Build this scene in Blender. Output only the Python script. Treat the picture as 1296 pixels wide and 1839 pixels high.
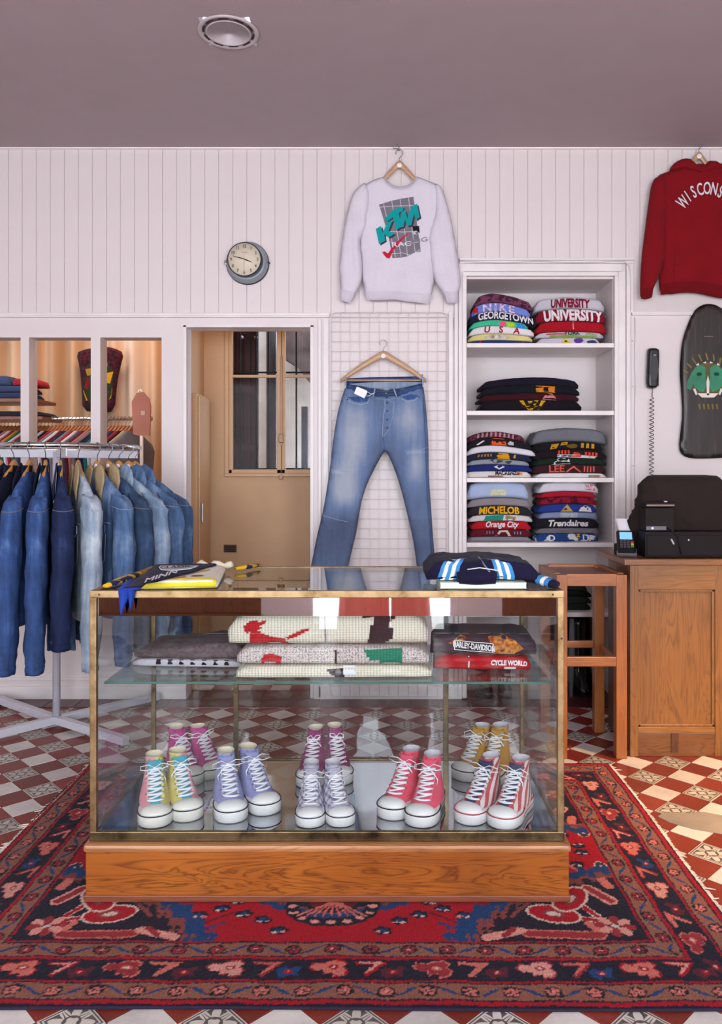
import bpy, bmesh, math, random
import numpy as np
from mathutils import Vector, Matrix, noise as mnoise
from mathutils.geometry import delaunay_2d_cdt

for _o in list(bpy.data.objects):
    bpy.data.objects.remove(_o)
S = bpy.context.scene
COL = S.collection
R = math.radians
PI = math.pi
# ------------------------------------------------------------------ camera
FP = 1400.0                 # focal length in pixels of the 1296 x 1839 frame
HX, HY, CH = 685.0, 850.0, 1.30
cam_d = bpy.data.cameras.new('camera')
cam = bpy.data.objects.new('camera', cam_d)
COL.objects.link(cam)
cam.location = (0, 0, CH)
cam.rotation_euler = (R(90), 0, 0)
cam_d.sensor_fit = 'AUTO'
cam_d.sensor_width = 36
cam_d.lens = FP / 1839 * 36
cam_d.shift_x = -(HX - 648) / 1839
cam_d.shift_y = -(919.5 - HY) / 1839
cam_d.clip_start = 0.05
S.camera = cam
S.view_settings.view_transform = 'Standard'
S.view_settings.look = 'None'
S.view_settings.gamma = 1
S.view_settings.use_curve_mapping = False
S.view_settings.exposure = 0.0
S.cycles.use_denoising = True
S.cycles.max_bounces = 12
S.cycles.transparent_max_bounces = 24
S.cycles.caustics_reflective = False
S.cycles.caustics_refractive = False
S.cycles.sample_clamp_indirect = 6.0


def lin(h):
    h = h.lstrip('#')
    r = []
    for i in (0, 2, 4):
        c = int(h[i:i + 2], 16) / 255
        r.append(c / 12.92 if c <= 0.04045 else ((c + 0.055) / 1.055) ** 2.4)
    return tuple(r) + (1.0,)


# ------------------------------------------------------------------ world and lights
W = bpy.data.worlds.new('world')
S.world = W
W.use_nodes = True
W.node_tree.nodes['Background'].inputs[0].default_value = lin('DCE6F4')
W.node_tree.nodes['Background'].inputs[1].default_value = 4.5


def area(name, loc, rot, sx, sy, power, color):
    d = bpy.data.lights.new(name, 'AREA')
    d.shape = 'RECTANGLE'
    d.size, d.size_y, d.energy, d.color = sx, sy, power, color
    o = bpy.data.objects.new(name, d)
    o.location = loc
    o.rotation_euler = rot
    COL.objects.link(o)
    return o


# daylight coming in through the shop window and the glass door behind the camera
area('window_daylight', (1.76, -1.52, 1.68), (R(90), 0, 0), 1.4, 1.9, 88, (0.95, 0.97, 1.0))
area('window_daylight_left', (-1.76, -1.52, 1.68), (R(90), 0, 0), 1.4, 1.9, 72, (0.92, 0.96, 1.0))
area('glass_door_daylight', (0.0, -1.52, 1.20), (R(90), 0, 0), 1.0, 2.3, 84, (0.93, 0.97, 1.0))
# warm lamp of the next room, to the right of the frame
_l = bpy.data.lights.new('warm_lamp', 'SPOT')
_l.energy, _l.color, _l.spot_size, _l.spot_blend, _l.shadow_soft_size = 360, (1.0, 0.60, 0.26), R(54), 0.9, 0.06
_o = bpy.data.objects.new('warm_lamp', _l)
_o.location = (2.1, 2.5, 2.2)
_o.rotation_euler = Vector((-0.62, 0.55, -2.2)).to_track_quat('-Z', 'Y').to_euler()
COL.objects.link(_o)
# ceiling lamps of the two small rooms behind the partition
area('back_hall_lamp', (-0.75, 4.83, 2.9), (0, 0, 0), 0.5, 0.2, 2.6, (1.0, 0.70, 0.46))
area('stock_room_lamp', (-1.9, 5.3, 2.9), (0, 0, 0), 0.8, 0.4, 17, (1.0, 0.74, 0.56))


# ------------------------------------------------------------------ helpers
def PX(px, py, Y):
    return Vector(((px - HX) * Y / FP, Y, CH - (py - HY) * Y / FP))


WY = 4.49                       # front face of the partition wall


def wx(px, Y=WY):
    return (px - HX) * Y / FP


def wz(py, Y=WY):
    return CH - (py - HY) * Y / FP


def tag(o, label=None, cat=None, group=None, kind=None):
    if label: o['label'] = label
    if cat: o['category'] = cat
    if group: o['group'] = group
    if kind: o['kind'] = kind
    return o


def wl(o):
    v = Vector((0, 0, 0))
    while o is not None:
        v += o.location
        o = o.parent
    return v


def thing(name, label, cat, loc=(0, 0, 0), rz=0.0, group=None):
    o = bpy.data.objects.new(name, None)
    o.empty_display_size = 0.05
    o.location = loc
    o.rotation_euler = (0, 0, rz)
    COL.objects.link(o)
    return tag(o, label, cat, group)


class MB:
    def __init__(s):
        s.v, s.f, s.m, s.s = [], [], [], []

    def add(s, vs, fs, mi=0, sm=False):
        n = len(s.v)
        s.v += [tuple(v) for v in vs]
        for f in fs:
            s.f.append(tuple(i + n for i in f))
            s.m.append(mi)
            s.s.append(sm)
        return s

    def box(s, x0, x1, y0, y1, z0, z1, mi=0, c=0.0):
        if c <= 0:
            vs = [(x, y, z) for z in (z0, z1) for y in (y0, y1) for x in (x0, x1)]
            return s.add(vs, [(0, 2, 3, 1), (4, 5, 7, 6), (0, 1, 5, 4), (2, 6, 7, 3), (0, 4, 6, 2), (1, 3, 7, 5)], mi)
        bm = bmesh.new()
        bmesh.ops.create_cube(bm, size=1.0)
        for v in bm.verts:
            v.co = Vector(((x0 + x1) / 2 + v.co.x * (x1 - x0), (y0 + y1) / 2 + v.co.y * (y1 - y0), (z0 + z1) / 2 + v.co.z * (z1 - z0)))
        c = min(c, 0.45 * min(abs(x1 - x0), abs(y1 - y0), abs(z1 - z0)))
        bmesh.ops.bevel(bm, geom=bm.edges[:], offset=c, segments=2, affect='EDGES', profile=0.6)
        s.addbm(bm, mi)
        bm.free()
        return s

    def addbm(s, bm, mi=0, sm=False):
        bm.verts.index_update()
        s.add([v.co[:] for v in bm.verts], [[v.index for v in f.verts] for f in bm.faces], mi, sm)

    def tube(s, pts, r, n=8, mi=0, flat=1.0, cap=True, up=None):
        pts = [Vector(p) for p in pts]
        rr = r if isinstance(r, (list, tuple)) else [r] * len(pts)
        vs, fs = [], []
        prev = None
        for i, p in enumerate(pts):
            t = (pts[min(i + 1, len(pts) - 1)] - pts[max(i - 1, 0)]).normalized()
            if prev is None:
                a = Vector(up) if up else (Vector((0, 0, 1)) if abs(t.z) < 0.9 else Vector((1, 0, 0)))
            else:
                a = prev
            a = (a - t * a.dot(t)).normalized()
            prev = a
            b = t.cross(a)
            for k in range(n):
                an = 2 * PI * k / n
                vs.append(p + a * (math.cos(an) * rr[i] * flat) + b * (math.sin(an) * rr[i]))
        for i in range(len(pts) - 1):
            for k in range(n):
                fs.append((i * n + k, i * n + (k + 1) % n, (i + 1) * n + (k + 1) % n, (i + 1) * n + k))
        if cap:
            fs.append(tuple(range(n))[::-1])
            fs.append(tuple((len(pts) - 1) * n + k for k in range(n)))
        return s.add(vs, fs, mi, True)

    def lathe(s, prof, c=(0, 0, 0), n=24, mi=0, axis='Z', sm=True):
        """prof = [(radius, height)...] turned about an axis through c"""
        vs, fs = [], []
        for (r, h) in prof:
            for k in range(n):
                an = 2 * PI * k / n
                x, y = r * math.cos(an), r * math.sin(an)
                q = {'Z': (x, y, h), 'Y': (x, h, y), 'X': (h, x, y)}[axis]
                vs.append((q[0] + c[0], q[1] + c[1], q[2] + c[2]))
        for i in range(len(prof) - 1):
            for k in range(n):
                fs.append((i * n + k, i * n + (k + 1) % n, (i + 1) * n + (k + 1) % n, (i + 1) * n + k))
        if prof[0][0] > 1e-6: fs.append(tuple(range(n))[::-1])
        if prof[-1][0] > 1e-6: fs.append(tuple((len(prof) - 1) * n + k for k in range(n)))
        return s.add(vs, fs, mi, sm)

    def prism(s, poly, a0, a1, axis='Z', mi=0, sm=False):
        """extrude a 2-D polygon along an axis; poly coords are the two other axes in order"""
        n = len(poly)
        vs = []
        for a in (a0, a1):
            for (p, q) in poly:
                vs.append({'Z': (p, q, a), 'Y': (p, a, q), 'X': (a, p, q)}[axis])
        fs = [tuple(range(n))[::-1], tuple(range(n, 2 * n))]
        for k in range(n):
            fs.append((k, (k + 1) % n, n + (k + 1) % n, n + k))
        return s.add(vs, fs, mi, sm)

    def grid(s, fn, nu, nv, mi=0, cu=False, cv=False, sm=True):
        vs = [fn(i / (nu if cu else nu - 1), j / (nv if cv else nv - 1)) for i in range(nu) for j in range(nv)]
        fs = []
        for i in range(nu if cu else nu - 1):
            for j in range(nv if cv else nv - 1):
                i2, j2 = (i + 1) % nu, (j + 1) % nv
                fs.append((i * nv + j, i2 * nv + j, i2 * nv + j2, i * nv + j2))
        return s.add(vs, fs, mi, sm)

    def move(s, M):
        s.v = [tuple(M @ Vector(v)) for v in s.v]
        return s

    def mesh(s, name, mats, off=Vector((0, 0, 0)), fixn=True):
        me = bpy.data.meshes.new(name)
        me.from_pydata([(v[0] - off.x, v[1] - off.y, v[2] - off.z) for v in s.v], [], s.f)
        for m in (mats if isinstance(mats, (list, tuple)) else [mats]):
            me.materials.append(m)
        me.polygons.foreach_set('material_index', s.m)
        me.polygons.foreach_set('use_smooth', s.s)
        if fixn:
            bm = bmesh.new(); bm.from_mesh(me)
            bmesh.ops.recalc_face_normals(bm, faces=bm.faces[:])
            bm.to_mesh(me); bm.free()
        me.update()
        return me


def obj(name, mb, mats, parent=None, fixn=True, bevel=0):
    """link mb as one mesh object; mb coordinates are in world space when the parents are unrotated"""
    off = wl(parent) if parent is not None else Vector((0, 0, 0))
    me = mb.mesh(name, mats, off, fixn)
    o = bpy.data.objects.new(name, me)
    COL.objects.link(o)
    if parent is not None: o.parent = parent
    if bevel:
        b = o.modifiers.new('bevel', 'BEVEL'); b.width = bevel; b.segments = 2; b.limit_method = 'ANGLE'; b.angle_limit = R(50)
    return o


def recenter(o):
    """put the origin of a top-level mesh at the middle of its base"""
    me = o.data
    co = np.empty(len(me.vertices) * 3); me.vertices.foreach_get('co', co); co = co.reshape(-1, 3)
    c = (co.min(0) + co.max(0)) / 2; c[2] = co[:, 2].min()
    co -= c; me.vertices.foreach_set('co', co.ravel())
    o.location = o.location + Vector(c)
    return o


def copy_tree(o, parent=None):
    c = o.copy()
    COL.objects.link(c)
    if parent is not None: c.parent = parent
    for ch in list(o.children):
        copy_tree(ch, c)
    return c


# ------------------------------------------------------------------ materials
def newmat(name):
    m = bpy.data.materials.new(name)
    m.use_nodes = True
    nt = m.node_tree
    b = nt.nodes['Principled BSDF']
    return m, nt, b


def N(nt, t, **kw):
    n = nt.nodes.new(t)
    for k, v in kw.items():
        if k.startswith('i_'):
            n.inputs[int(k[2:])].default_value = v
        else:
            setattr(n, k, v)
    return n


def coords(nt, kind='Object', scale=(1, 1, 1)):
    tc = N(nt, 'ShaderNodeTexCoord')
    mp = N(nt, 'ShaderNodeMapping')
    mp.inputs['Scale'].default_value = scale
    nt.links.new(tc.outputs[kind], mp.inputs[0])
    return mp.outputs[0]


def nz(nt, vec, scale, detail=3, rough=0.5, dist=0.0):
    n = N(nt, 'ShaderNodeTexNoise')
    n.inputs['Scale'].default_value = scale
    n.inputs['Detail'].default_value = detail
    n.inputs['Roughness'].default_value = rough
    n.inputs['Distortion'].default_value = dist
    nt.links.new(vec, n.inputs['Vector'])
    return n.outputs['Fac']


def ramp(nt, fac, stops, interp='LINEAR'):
    r = N(nt, 'ShaderNodeValToRGB')
    r.color_ramp.interpolation = interp
    e = r.color_ramp.elements
    while len(e) < len(stops): e.new(0.5)
    for i, (p, c) in enumerate(stops):
        e[i].position = p
        e[i].color = c if not isinstance(c, str) else lin(c)
    nt.links.new(fac, r.inputs[0])
    return r.outputs[0]


def mth(nt, op, a, b=None, c=None):
    n = N(nt, 'ShaderNodeMath', operation=op)
    for i, x in enumerate((a, b, c)):
        if x is None: continue
        if isinstance(x, (int, float)): n.inputs[i].default_value = x
        else: nt.links.new(x, n.inputs[i])
    return n.outputs[0]


def mixc(nt, fac, a, b, mode='MIX'):
    n = N(nt, 'ShaderNodeMix', data_type='RGBA', blend_type=mode)
    for idx, x in ((0, fac), (6, a), (7, b)):
        if isinstance(x, str): x = lin(x)
        if isinstance(x, (int, float, tuple)): n.inputs[idx].default_value = x
        else: nt.links.new(x, n.inputs[idx])
    return n.outputs[2]


def bump(nt, b, h, strength=0.3, dist=0.001):
    n = N(nt, 'ShaderNodeBump')
    n.inputs['Strength'].default_value = strength
    n.inputs['Distance'].default_value = dist
    nt.links.new(h, n.inputs['Height'])
    nt.links.new(n.outputs[0], b.inputs['Normal'])


_mc = {}


def dark(h, k):
    h = h.lstrip('#')
    return ''.join('%02X' % max(0, min(255, int(int(h[i:i + 2], 16) * k))) for i in (0, 2, 4))


def paint(hexc, rough=0.5, var=0.05, metal=0.0, bs=0.05, sc=60):
    key = ('p', hexc, rough, var, metal)
    if key in _mc: return _mc[key]
    m, nt, b = newmat('paint_' + hexc)
    v = coords(nt)
    n = nz(nt, v, sc * 0.1, 4)
    c = ramp(nt, n, [(0.3, dark(hexc, 1 - var)), (0.7, dark(hexc, 1 + var))])
    nt.links.new(c, b.inputs['Base Color'])
    b.inputs['Roughness'].default_value = rough
    b.inputs['Metallic'].default_value = metal
    if sum(lin(hexc)[:3]) < 0.12 and rough > 0.3: b.inputs['Specular IOR Level'].default_value = 0.18
    if bs: bump(nt, b, nz(nt, v, sc * 2, 3), bs, 0.001)
    _mc[key] = m
    return m


def cloth(hexc, var=0.10, sc=1.0, rough=0.9, hex2=None, lo=0.35, hi=0.65, pscale=30):
    """woven or jersey cloth; hex2 adds blotches of a second colour"""
    key = ('c', hexc, var, sc, hex2, lo, hi, pscale)
    if key in _mc: return _mc[key]
    m, nt, b = newmat('cloth_' + hexc)
    v = coords(nt)
    n1 = nz(nt, v, 260 * sc, 2)
    n2 = nz(nt, v, 9 * sc, 3)
    k = mth(nt, 'ADD', mth(nt, 'MULTIPLY', n1, 0.6), mth(nt, 'MULTIPLY', n2, 0.4))
    c = ramp(nt, k, [(0.3, dark(hexc, 1 - 1.6 * var)), (0.7, dark(hexc, 1 + var))])
    if hex2:
        f = ramp(nt, nz(nt, v, pscale, 2), [(lo, (0, 0, 0, 1)), (hi, (1, 1, 1, 1))])
        c = mixc(nt, f, c, hex2)
    nt.links.new(c, b.inputs['Base Color'])
    b.inputs['Roughness'].default_value = rough
    b.inputs['Specular IOR Level'].default_value = 0.15
    b.inputs['Sheen Weight'].default_value = 0.03
    bump(nt, b, k, 0.35, 0.0012)
    _mc[key] = m
    return m


def knit(hexc, hex2=None, mixlo=0.5, sc=1.0):
    key = ('k', hexc, hex2, sc)
    if key in _mc: return _mc[key]
    m, nt, b = newmat('knit_' + hexc)
    v = coords(nt)
    w1 = N(nt, 'ShaderNodeTexWave', wave_type='BANDS', bands_direction='X')
    w1.inputs['Scale'].default_value = 32 * sc; w1.inputs['Distortion'].default_value = 0.6; w1.inputs['Detail Scale'].default_value = 4
    nt.links.new(v, w1.inputs[0])
    w2 = N(nt, 'ShaderNodeTexWave', wave_type='BANDS', bands_direction='Z')
    w2.inputs['Scale'].default_value = 40 * sc; w2.inputs['Distortion'].default_value = 0.8
    nt.links.new(v, w2.inputs[0])
    h = mth(nt, 'ADD', w1.outputs['Fac'], mth(nt, 'MULTIPLY', w2.outputs['Fac'], 0.6))
    c = ramp(nt, h, [(0.1, dark(hexc, 0.82)), (0.9, hexc)])
    if hex2:
        f = ramp(nt, nz(nt, v, 210, 2), [(mixlo, (0, 0, 0, 1)), (mixlo + 0.08, (1, 1, 1, 1))])
        c = mixc(nt, f, c, hex2)
    nt.links.new(c, b.inputs['Base Color'])
    b.inputs['Roughness'].default_value = 0.95
    b.inputs['Sheen Weight'].default_value = 0.05
    bump(nt, b, h, 0.6, 0.003)
    _mc[key] = m
    return m


def denim(name, dk, md, lt, amt=0.5, attr=None):
    m, nt, b = newmat('denim_' + name)
    v = coords(nt)
    big = nz(nt, v, 5.5, 5, 0.6, 0.4)
    vs = coords(nt, 'Object', (26, 26, 2.5))
    st = nz(nt, vs, 1.6, 5, 0.65)
    fine = nz(nt, coords(nt, 'Object', (1, 1, 1)), 420, 2)
    k = mth(nt, 'ADD', mth(nt, 'MULTIPLY', big, 0.55), mth(nt, 'MULTIPLY', st, 0.45))
    k = mth(nt, 'ADD', mth(nt, 'MULTIPLY', mth(nt, 'SUBTRACT', k, 0.5), 1.0 if attr else 1.9), amt)
    if attr:
        a = N(nt, 'ShaderNodeAttribute', attribute_name=attr)
        k = mth(nt, 'ADD', mth(nt, 'MULTIPLY', mth(nt, 'SUBTRACT', k, 0.5), 0.55), a.outputs['Fac'])
    c = ramp(nt, k, [(0.25, dk), (0.52, md), (0.8, lt)])
    c = mixc(nt, mth(nt, 'MULTIPLY', fine, 0.30), c, lt)
    nt.links.new(c, b.inputs['Base Color'])
    b.inputs['Roughness'].default_value = 0.85
    b.inputs['Specular IOR Level'].default_value = 0.2
    bump(nt, b, mth(nt, 'ADD', fine, mth(nt, 'MULTIPLY', st, 1.5)), 0.4, 0.0015)
    return m


def wood(name, lo, hi, axis='X', sc=1.0, rough=0.35, dist=1.4, coat=0.25, streak=0.5):
    m, nt, b = newmat('wood_' + name)
    s = {'X': (0.9, 9, 9), 'Z': (9, 9, 0.9), 'Y': (9, 0.9, 9)}[axis]
    v = coords(nt, 'Object', tuple(a * sc for a in s))
    n0 = nz(nt, v, 1.3, 3, 0.5, dist)
    rings = mth(nt, 'FRACT', mth(nt, 'MULTIPLY', n0, 9))
    rings = mth(nt, 'POWER', mth(nt, 'ABSOLUTE', mth(nt, 'SUBTRACT', mth(nt, 'MULTIPLY', rings, 2), 1)), 3)
    v2 = coords(nt, 'Object', tuple(a * sc * (1 if a < 2 else 9) for a in s))
    g = nz(nt, v2, 2.2, 4, 0.6)
    k = mth(nt, 'ADD', mth(nt, 'MULTIPLY', rings, streak), mth(nt, 'MULTIPLY', mth(nt, 'SUBTRACT', 1.0, g), 1 - streak))
    c = ramp(nt, k, [(0.18, hi), (0.55, dark(hi, 0.82)), (0.95, lo)])
    big = nz(nt, coords(nt), 3, 2)
    c = mixc(nt, ramp(nt, big, [(0.35, (0, 0, 0, 1)), (0.8, (0.5, 0.5, 0.5, 1))]), c, lo)
    nt.links.new(c, b.inputs['Base Color'])
    b.inputs['Roughness'].default_value = rough
    b.inputs['Coat Weight'].default_value = coat
    b.inputs['Coat Roughness'].default_value = 0.25
    bump(nt, b, k, 0.12, 0.001)
    return m


def metal(name, hexc, rough=0.3, spots=None):
    m, nt, b = newmat('metal_' + name)
    v = coords(nt)
    n = nz(nt, v, 14, 5, 0.65)
    c = ramp(nt, n, [(0.3, dark(hexc, 0.72)), (0.68, hexc)] if not spots else [(0.3, spots), (0.6, hexc)])
    nt.links.new(c, b.inputs['Base Color'])
    b.inputs['Metallic'].default_value = 1.0
    r = mth(nt, 'ADD', mth(nt, 'MULTIPLY', n, 0.25), rough - 0.1)
    nt.links.new(r, b.inputs['Roughness'])
    return m


def glass(name, tint='F4FAF8', base=0.045, gloss=0.0):
    m = bpy.data.materials.new('glass_' + name)
    m.use_nodes = True
    nt = m.node_tree
    nt.nodes.clear()
    out = N(nt, 'ShaderNodeOutputMaterial')
    t = N(nt, 'ShaderNodeBsdfTransparent'); t.inputs[0].default_value = lin(tint)
    g = N(nt, 'ShaderNodeBsdfGlossy'); g.inputs['Roughness'].default_value = gloss
    lw = N(nt, 'ShaderNodeLayerWeight'); lw.inputs['Blend'].default_value = 0.5
    f5 = mth(nt, 'POWER', lw.outputs['Facing'], 5)
    f = mth(nt, 'ADD', mth(nt, 'MULTIPLY', f5, 0.9), base)
    smudge = nz(nt, coords(nt), 4, 4)
    f = mth(nt, 'MULTIPLY', f, mth(nt, 'ADD', 0.8, mth(nt, 'MULTIPLY', smudge, 0.4)))
    mx = N(nt, 'ShaderNodeMixShader')
    nt.links.new(f, mx.inputs[0]); nt.links.new(t.outputs[0], mx.inputs[1]); nt.links.new(g.outputs[0], mx.inputs[2])
    nt.links.new(mx.outputs[0], out.inputs[0])
    return m


def emit(name, hexc, s):
    m, nt, b = newmat('emit_' + name)
    b.inputs['Base Color'].default_value = lin(hexc)
    b.inputs['Emission Color'].default_value = lin(hexc)
    b.inputs['Emission Strength'].default_value = s
    return m


M_wall = paint('DBD0D0', 0.45, 0.008)
M_white = paint('E2DADA', 0.35, 0.03)
M_trim = paint('E2DADA', 0.32, 0.03)
M_ceil = paint('A29296', 0.8, 0.008)
M_niche = paint('D2CBD0', 0.5, 0.01)
M_tan = paint('C09A76', 0.6, 0.015)
M_tanw = paint('BC946C', 0.45, 0.02)
M_brass = metal('brass', 'A68C68', 0.42, '6E5434')
M_bronze = metal('dark_bronze', '7A684C', 0.35, '3E3428')
M_chrome = metal('chrome', 'D8D8DC', 0.14)
M_steel = metal('steel', 'A8A8AC', 0.25)
M_base = wood('case_base', '60260E', 'A86024', 'X', 1.0, 0.3, 2.4, 0.35, 0.55)
M_oak = wood('oak_panel', '5C3412', '98622A', 'Z', 1.3, 0.35, 1.0, 0.3, 0.35)
M_oakx = wood('oak_rail', '62381A', 'A06A2E', 'X', 1.3, 0.35, 1.0, 0.3, 0.35)
M_oakd = wood('oak_dark', '44220F', '7E4C22', 'X', 1.2, 0.4, 1.0, 0.2, 0.4)
M_teak = wood('teak', '7E3C14', 'B4682A', 'Z', 1.5, 0.33, 0.5, 0.35, 0.25)
M_teakx = wood('teak_rail', '7E3C14', 'B4682A', 'X', 1.5, 0.33, 0.5, 0.35, 0.25)
M_hang = wood('hanger_beech', 'B4702E', 'D99A55', 'X', 3, 0.35, 0.4, 0.3, 0.2)
M_glass = glass('clear', 'FAFCFC', 0.026)
M_glassq = glass('quiet', 'FAFCFC', 0.002)
M_shelfglass = glass('shelf', 'E4EFEC', 0.04)
M_black = paint('141012', 0.55, 0.1)
M_blackgl = paint('141416', 0.25, 0.1)
M_label = paint('F2F0F2', 0.5, 0.02)
M_mirror, _nt, _b = newmat('mirror')
_b.inputs['Base Color'].default_value = lin('D6D6D8'); _b.inputs['Metallic'].default_value = 1; _b.inputs['Roughness'].default_value = 0.02
_sp = ramp(_nt, nz(_nt, coords(_nt), 55, 5, 0.75), [(0.30, '6A6A6C'), (0.34, 'D6D6D8')])
_nt.links.new(_sp, _b.inputs['Base Color'])

# ================================================================== STRUCTURE
def struct(name, mb, mats, parent=None, bevel=0, label=None):
    o = obj(name, mb, mats, parent, bevel=bevel)
    if parent is None: o['kind'] = 'structure'
    if label: o['label'] = label
    return o


# ---- floor: encaustic tiles laid diagonally, white on the even, ornamented on the odd places
XL, XR, YF, ZC = -2.9, 2.9, -1.6, 3.172
floor = struct('floor', MB().box(XL - 1.7, XR, YF, 6.3, -0.05, -0.004), paint('A89486', 0.8, 0.1), label='diagonal red and white encaustic tile floor')


def tile_mat(name, hexc, v2):
    m, nt, b = newmat(name)
    gi = N(nt, 'ShaderNodeObjectInfo')
    v = coords(nt, 'Object', (1, 1, 1))
    geo = N(nt, 'ShaderNodeNewGeometry')
    n = nz(nt, geo.outputs['Position'], 7, 5, 0.65)
    f = nz(nt, geo.outputs['Position'], 60, 4, 0.7)
    k = mth(nt, 'ADD', mth(nt, 'MULTIPLY', n, 0.6), mth(nt, 'ADD', mth(nt, 'MULTIPLY', f, 0.25), mth(nt, 'MULTIPLY', gi.outputs['Random'], 0.25)))
    c = ramp(nt, k, [(0.3, dark(hexc, 0.8)), (0.6, hexc), (0.8, v2)])
    nt.links.new(c, b.inputs['Base Color'])
    b.inputs['Roughness'].default_value = 0.32
    b.inputs['Specular IOR Level'].default_value = 0.4
    bump(nt, b, f, 0.06, 0.001)
    return m, nt, b, c


M_tred = tile_mat('tile_red', '7C2E24', '8E3C30')[0]
M_tmar = tile_mat('tile_maroon', '4E2022', '5E2A2C')[0]
M_twhite = tile_mat('tile_white', 'CFC7C2', 'DCD6D0')[0]
M_tpat, _nt, _b, _c = tile_mat('tile_ornament', 'C9C0B6', 'D4CCC2')
# the printed ornament: cream cross of palmettes on a slate ground inside a slate frame
_uv = N(_nt, 'ShaderNodeTexCoord')
_sx = N(_nt, 'ShaderNodeSeparateXYZ')
_nt.links.new(_uv.outputs['UV'], _sx.inputs[0])
_x = mth(_nt, 'SUBTRACT', mth(_nt, 'MULTIPLY', _sx.outputs[0], 2), 1)
_y = mth(_nt, 'SUBTRACT', mth(_nt, 'MULTIPLY', _sx.outputs[1], 2), 1)
_ax, _ay = mth(_nt, 'ABSOLUTE', _x), mth(_nt, 'ABSOLUTE', _y)
_mxx = mth(_nt, 'MAXIMUM', _ax, _ay)
_mn = mth(_nt, 'MINIMUM', _ax, _ay)
_r = mth(_nt, 'SQRT', mth(_nt, 'ADD', mth(_nt, 'MULTIPLY', _x, _x), mth(_nt, 'MULTIPLY', _y, _y)))
_th = mth(_nt, 'ARCTAN2', _y, _x)
_pet = mth(_nt, 'ABSOLUTE', mth(_nt, 'COSINE', mth(_nt, 'MULTIPLY', _th, 4)))
_lim = mth(_nt, 'ADD', mth(_nt, 'MULTIPLY', _pet, 0.55), 0.42)
_petal = mth(_nt, 'LESS_THAN', _r, _lim)
_vein = mth(_nt, 'LESS_THAN', mth(_nt, 'ABSOLUTE', mth(_nt, 'SUBTRACT', _r, 0.34)), 0.05)
_petal = mth(_nt, 'MULTIPLY', _petal, mth(_nt, 'SUBTRACT', 1.0, _vein))
_in = mth(_nt, 'LESS_THAN', _mxx, 0.80)
_out = mth(_nt, 'MULTIPLY', mth(_nt, 'GREATER_THAN', _mxx, 0.86), mth(_nt, 'LESS_THAN', _mxx, 0.93))
_core = mth(_nt, 'LESS_THAN', mth(_nt, 'ABSOLUTE', mth(_nt, 'SUBTRACT', mth(_nt, 'MULTIPLY', _ax, _ay), 0.035)), 0.012)
_darkm = mth(_nt, 'MAXIMUM', mth(_nt, 'MULTIPLY', _in, mth(_nt, 'MAXIMUM', mth(_nt, 'SUBTRACT', 1.0, _petal), _core)), _out)
_edge = mth(_nt, 'LESS_THAN', mth(_nt, 'ABSOLUTE', mth(_nt, 'SUBTRACT', mth(_nt, 'SUBTRACT', _ax, _ay), 0.0)), 0.05)
_nt.links.new(mixc(_nt, _darkm, _c, '58524F'), _b.inputs['Base Color'])

D, TA, TRO = 0.1685, Vector((-1.557, 3.5416, 0)), -0.012
_rot = Matrix.Rotation(TRO, 3, 'Z')
TU, TV = _rot @ Vector((D / 2, D / 2, 0)), _rot @ Vector((D / 2, -D / 2, 0))
RUG = (-1.30, 1.01, 1.885, 3.47)
_ts = D / math.sqrt(2) * 0.5 * 0.983


def tile_mesh(name, mat, hw=_ts, hh=_ts):
    mb = MB()
    c = 0.0012
    top = [(-hw + c, -hh + c, 0), (hw - c, -hh + c, 0), (hw - c, hh - c, 0), (-hw + c, hh - c, 0)]
    low = [(-hw, -hh, -0.0035), (hw, -hh, -0.0035), (hw, hh, -0.0035), (-hw, hh, -0.0035)]
    mb.add(low + top, [(4, 5, 6, 7), (0, 1, 5, 4), (1, 2, 6, 5), (2, 3, 7, 6), (3, 0, 4, 7)])
    me = mb.mesh(name, mat, fixn=False)
    uv = me.uv_layers.new(name='UVMap')
    for l in me.loops:
        v = me.vertices[l.vertex_index].co
        uv.data[l.index].uv = ((v.x / hw + 1) / 2, (v.y / hh + 1) / 2)
    return me


TM = {'r': tile_mesh('tile_red', M_tred), 'w': tile_mesh('tile_white', M_twhite), 'p': tile_mesh('tile_ornament', M_tpat)}
_tang = math.atan2(TU.y, TU.x)


def tile_kind(i, j):
    if i % 2 == 0 and j % 2 == 0: return 'w'
    if i % 2 and j % 2: return 'p'
    return 'r'


_tiles = []
for i in range(-60, 60):
    for j in range(-60, 60):
        p = TA + TU * i + TV * j
        if not (XL - 0.05 < p.x < XR + 0.05 and YF < p.y < 4.40): continue
        if RUG[0] + 0.14 < p.x < RUG[1] - 0.16 and RUG[2] + 0.14 < p.y < RUG[3] - 0.14: continue
        vis = p.y > 1.78 and -30 < HX + FP * p.x / p.y < 1326
        hid = (-0.8 < p.x < 0.5 and p.y > 3.0 and False)
        _tiles.append(((p.y if vis and not hid else 99 + abs(p.y - 2)), i, j, p, tile_kind(i, j)))
_tiles.sort(key=lambda t: t[0])
_rng = random.Random(4)
_rest = MB(); _ruv = []
for n_, (d_, i, j, p, k) in enumerate(_tiles):
    z = _rng.uniform(-0.0006, 0.0006)
    a = _tang + _rng.uniform(-0.004, 0.004)
    if n_ < 296:
        o = bpy.data.objects.new('tile', TM[k]); COL.objects.link(o); o.parent = floor
        o.location = (p.x, p.y, z); o.rotation_euler = (0, 0, a)
    else:
        M4 = Matrix.Translation((p.x, p.y, z)) @ Matrix.Rotation(a, 4, 'Z')
        me = TM[k]
        mi = 'rwp'.index(k)
        _rest.add([M4 @ v.co for v in me.vertices], [tuple(f.vertices) for f in me.polygons], mi)
        _ruv += [me.uv_layers[0].data[l].uv[:] for f in me.polygons for l in f.loop_indices]
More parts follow.
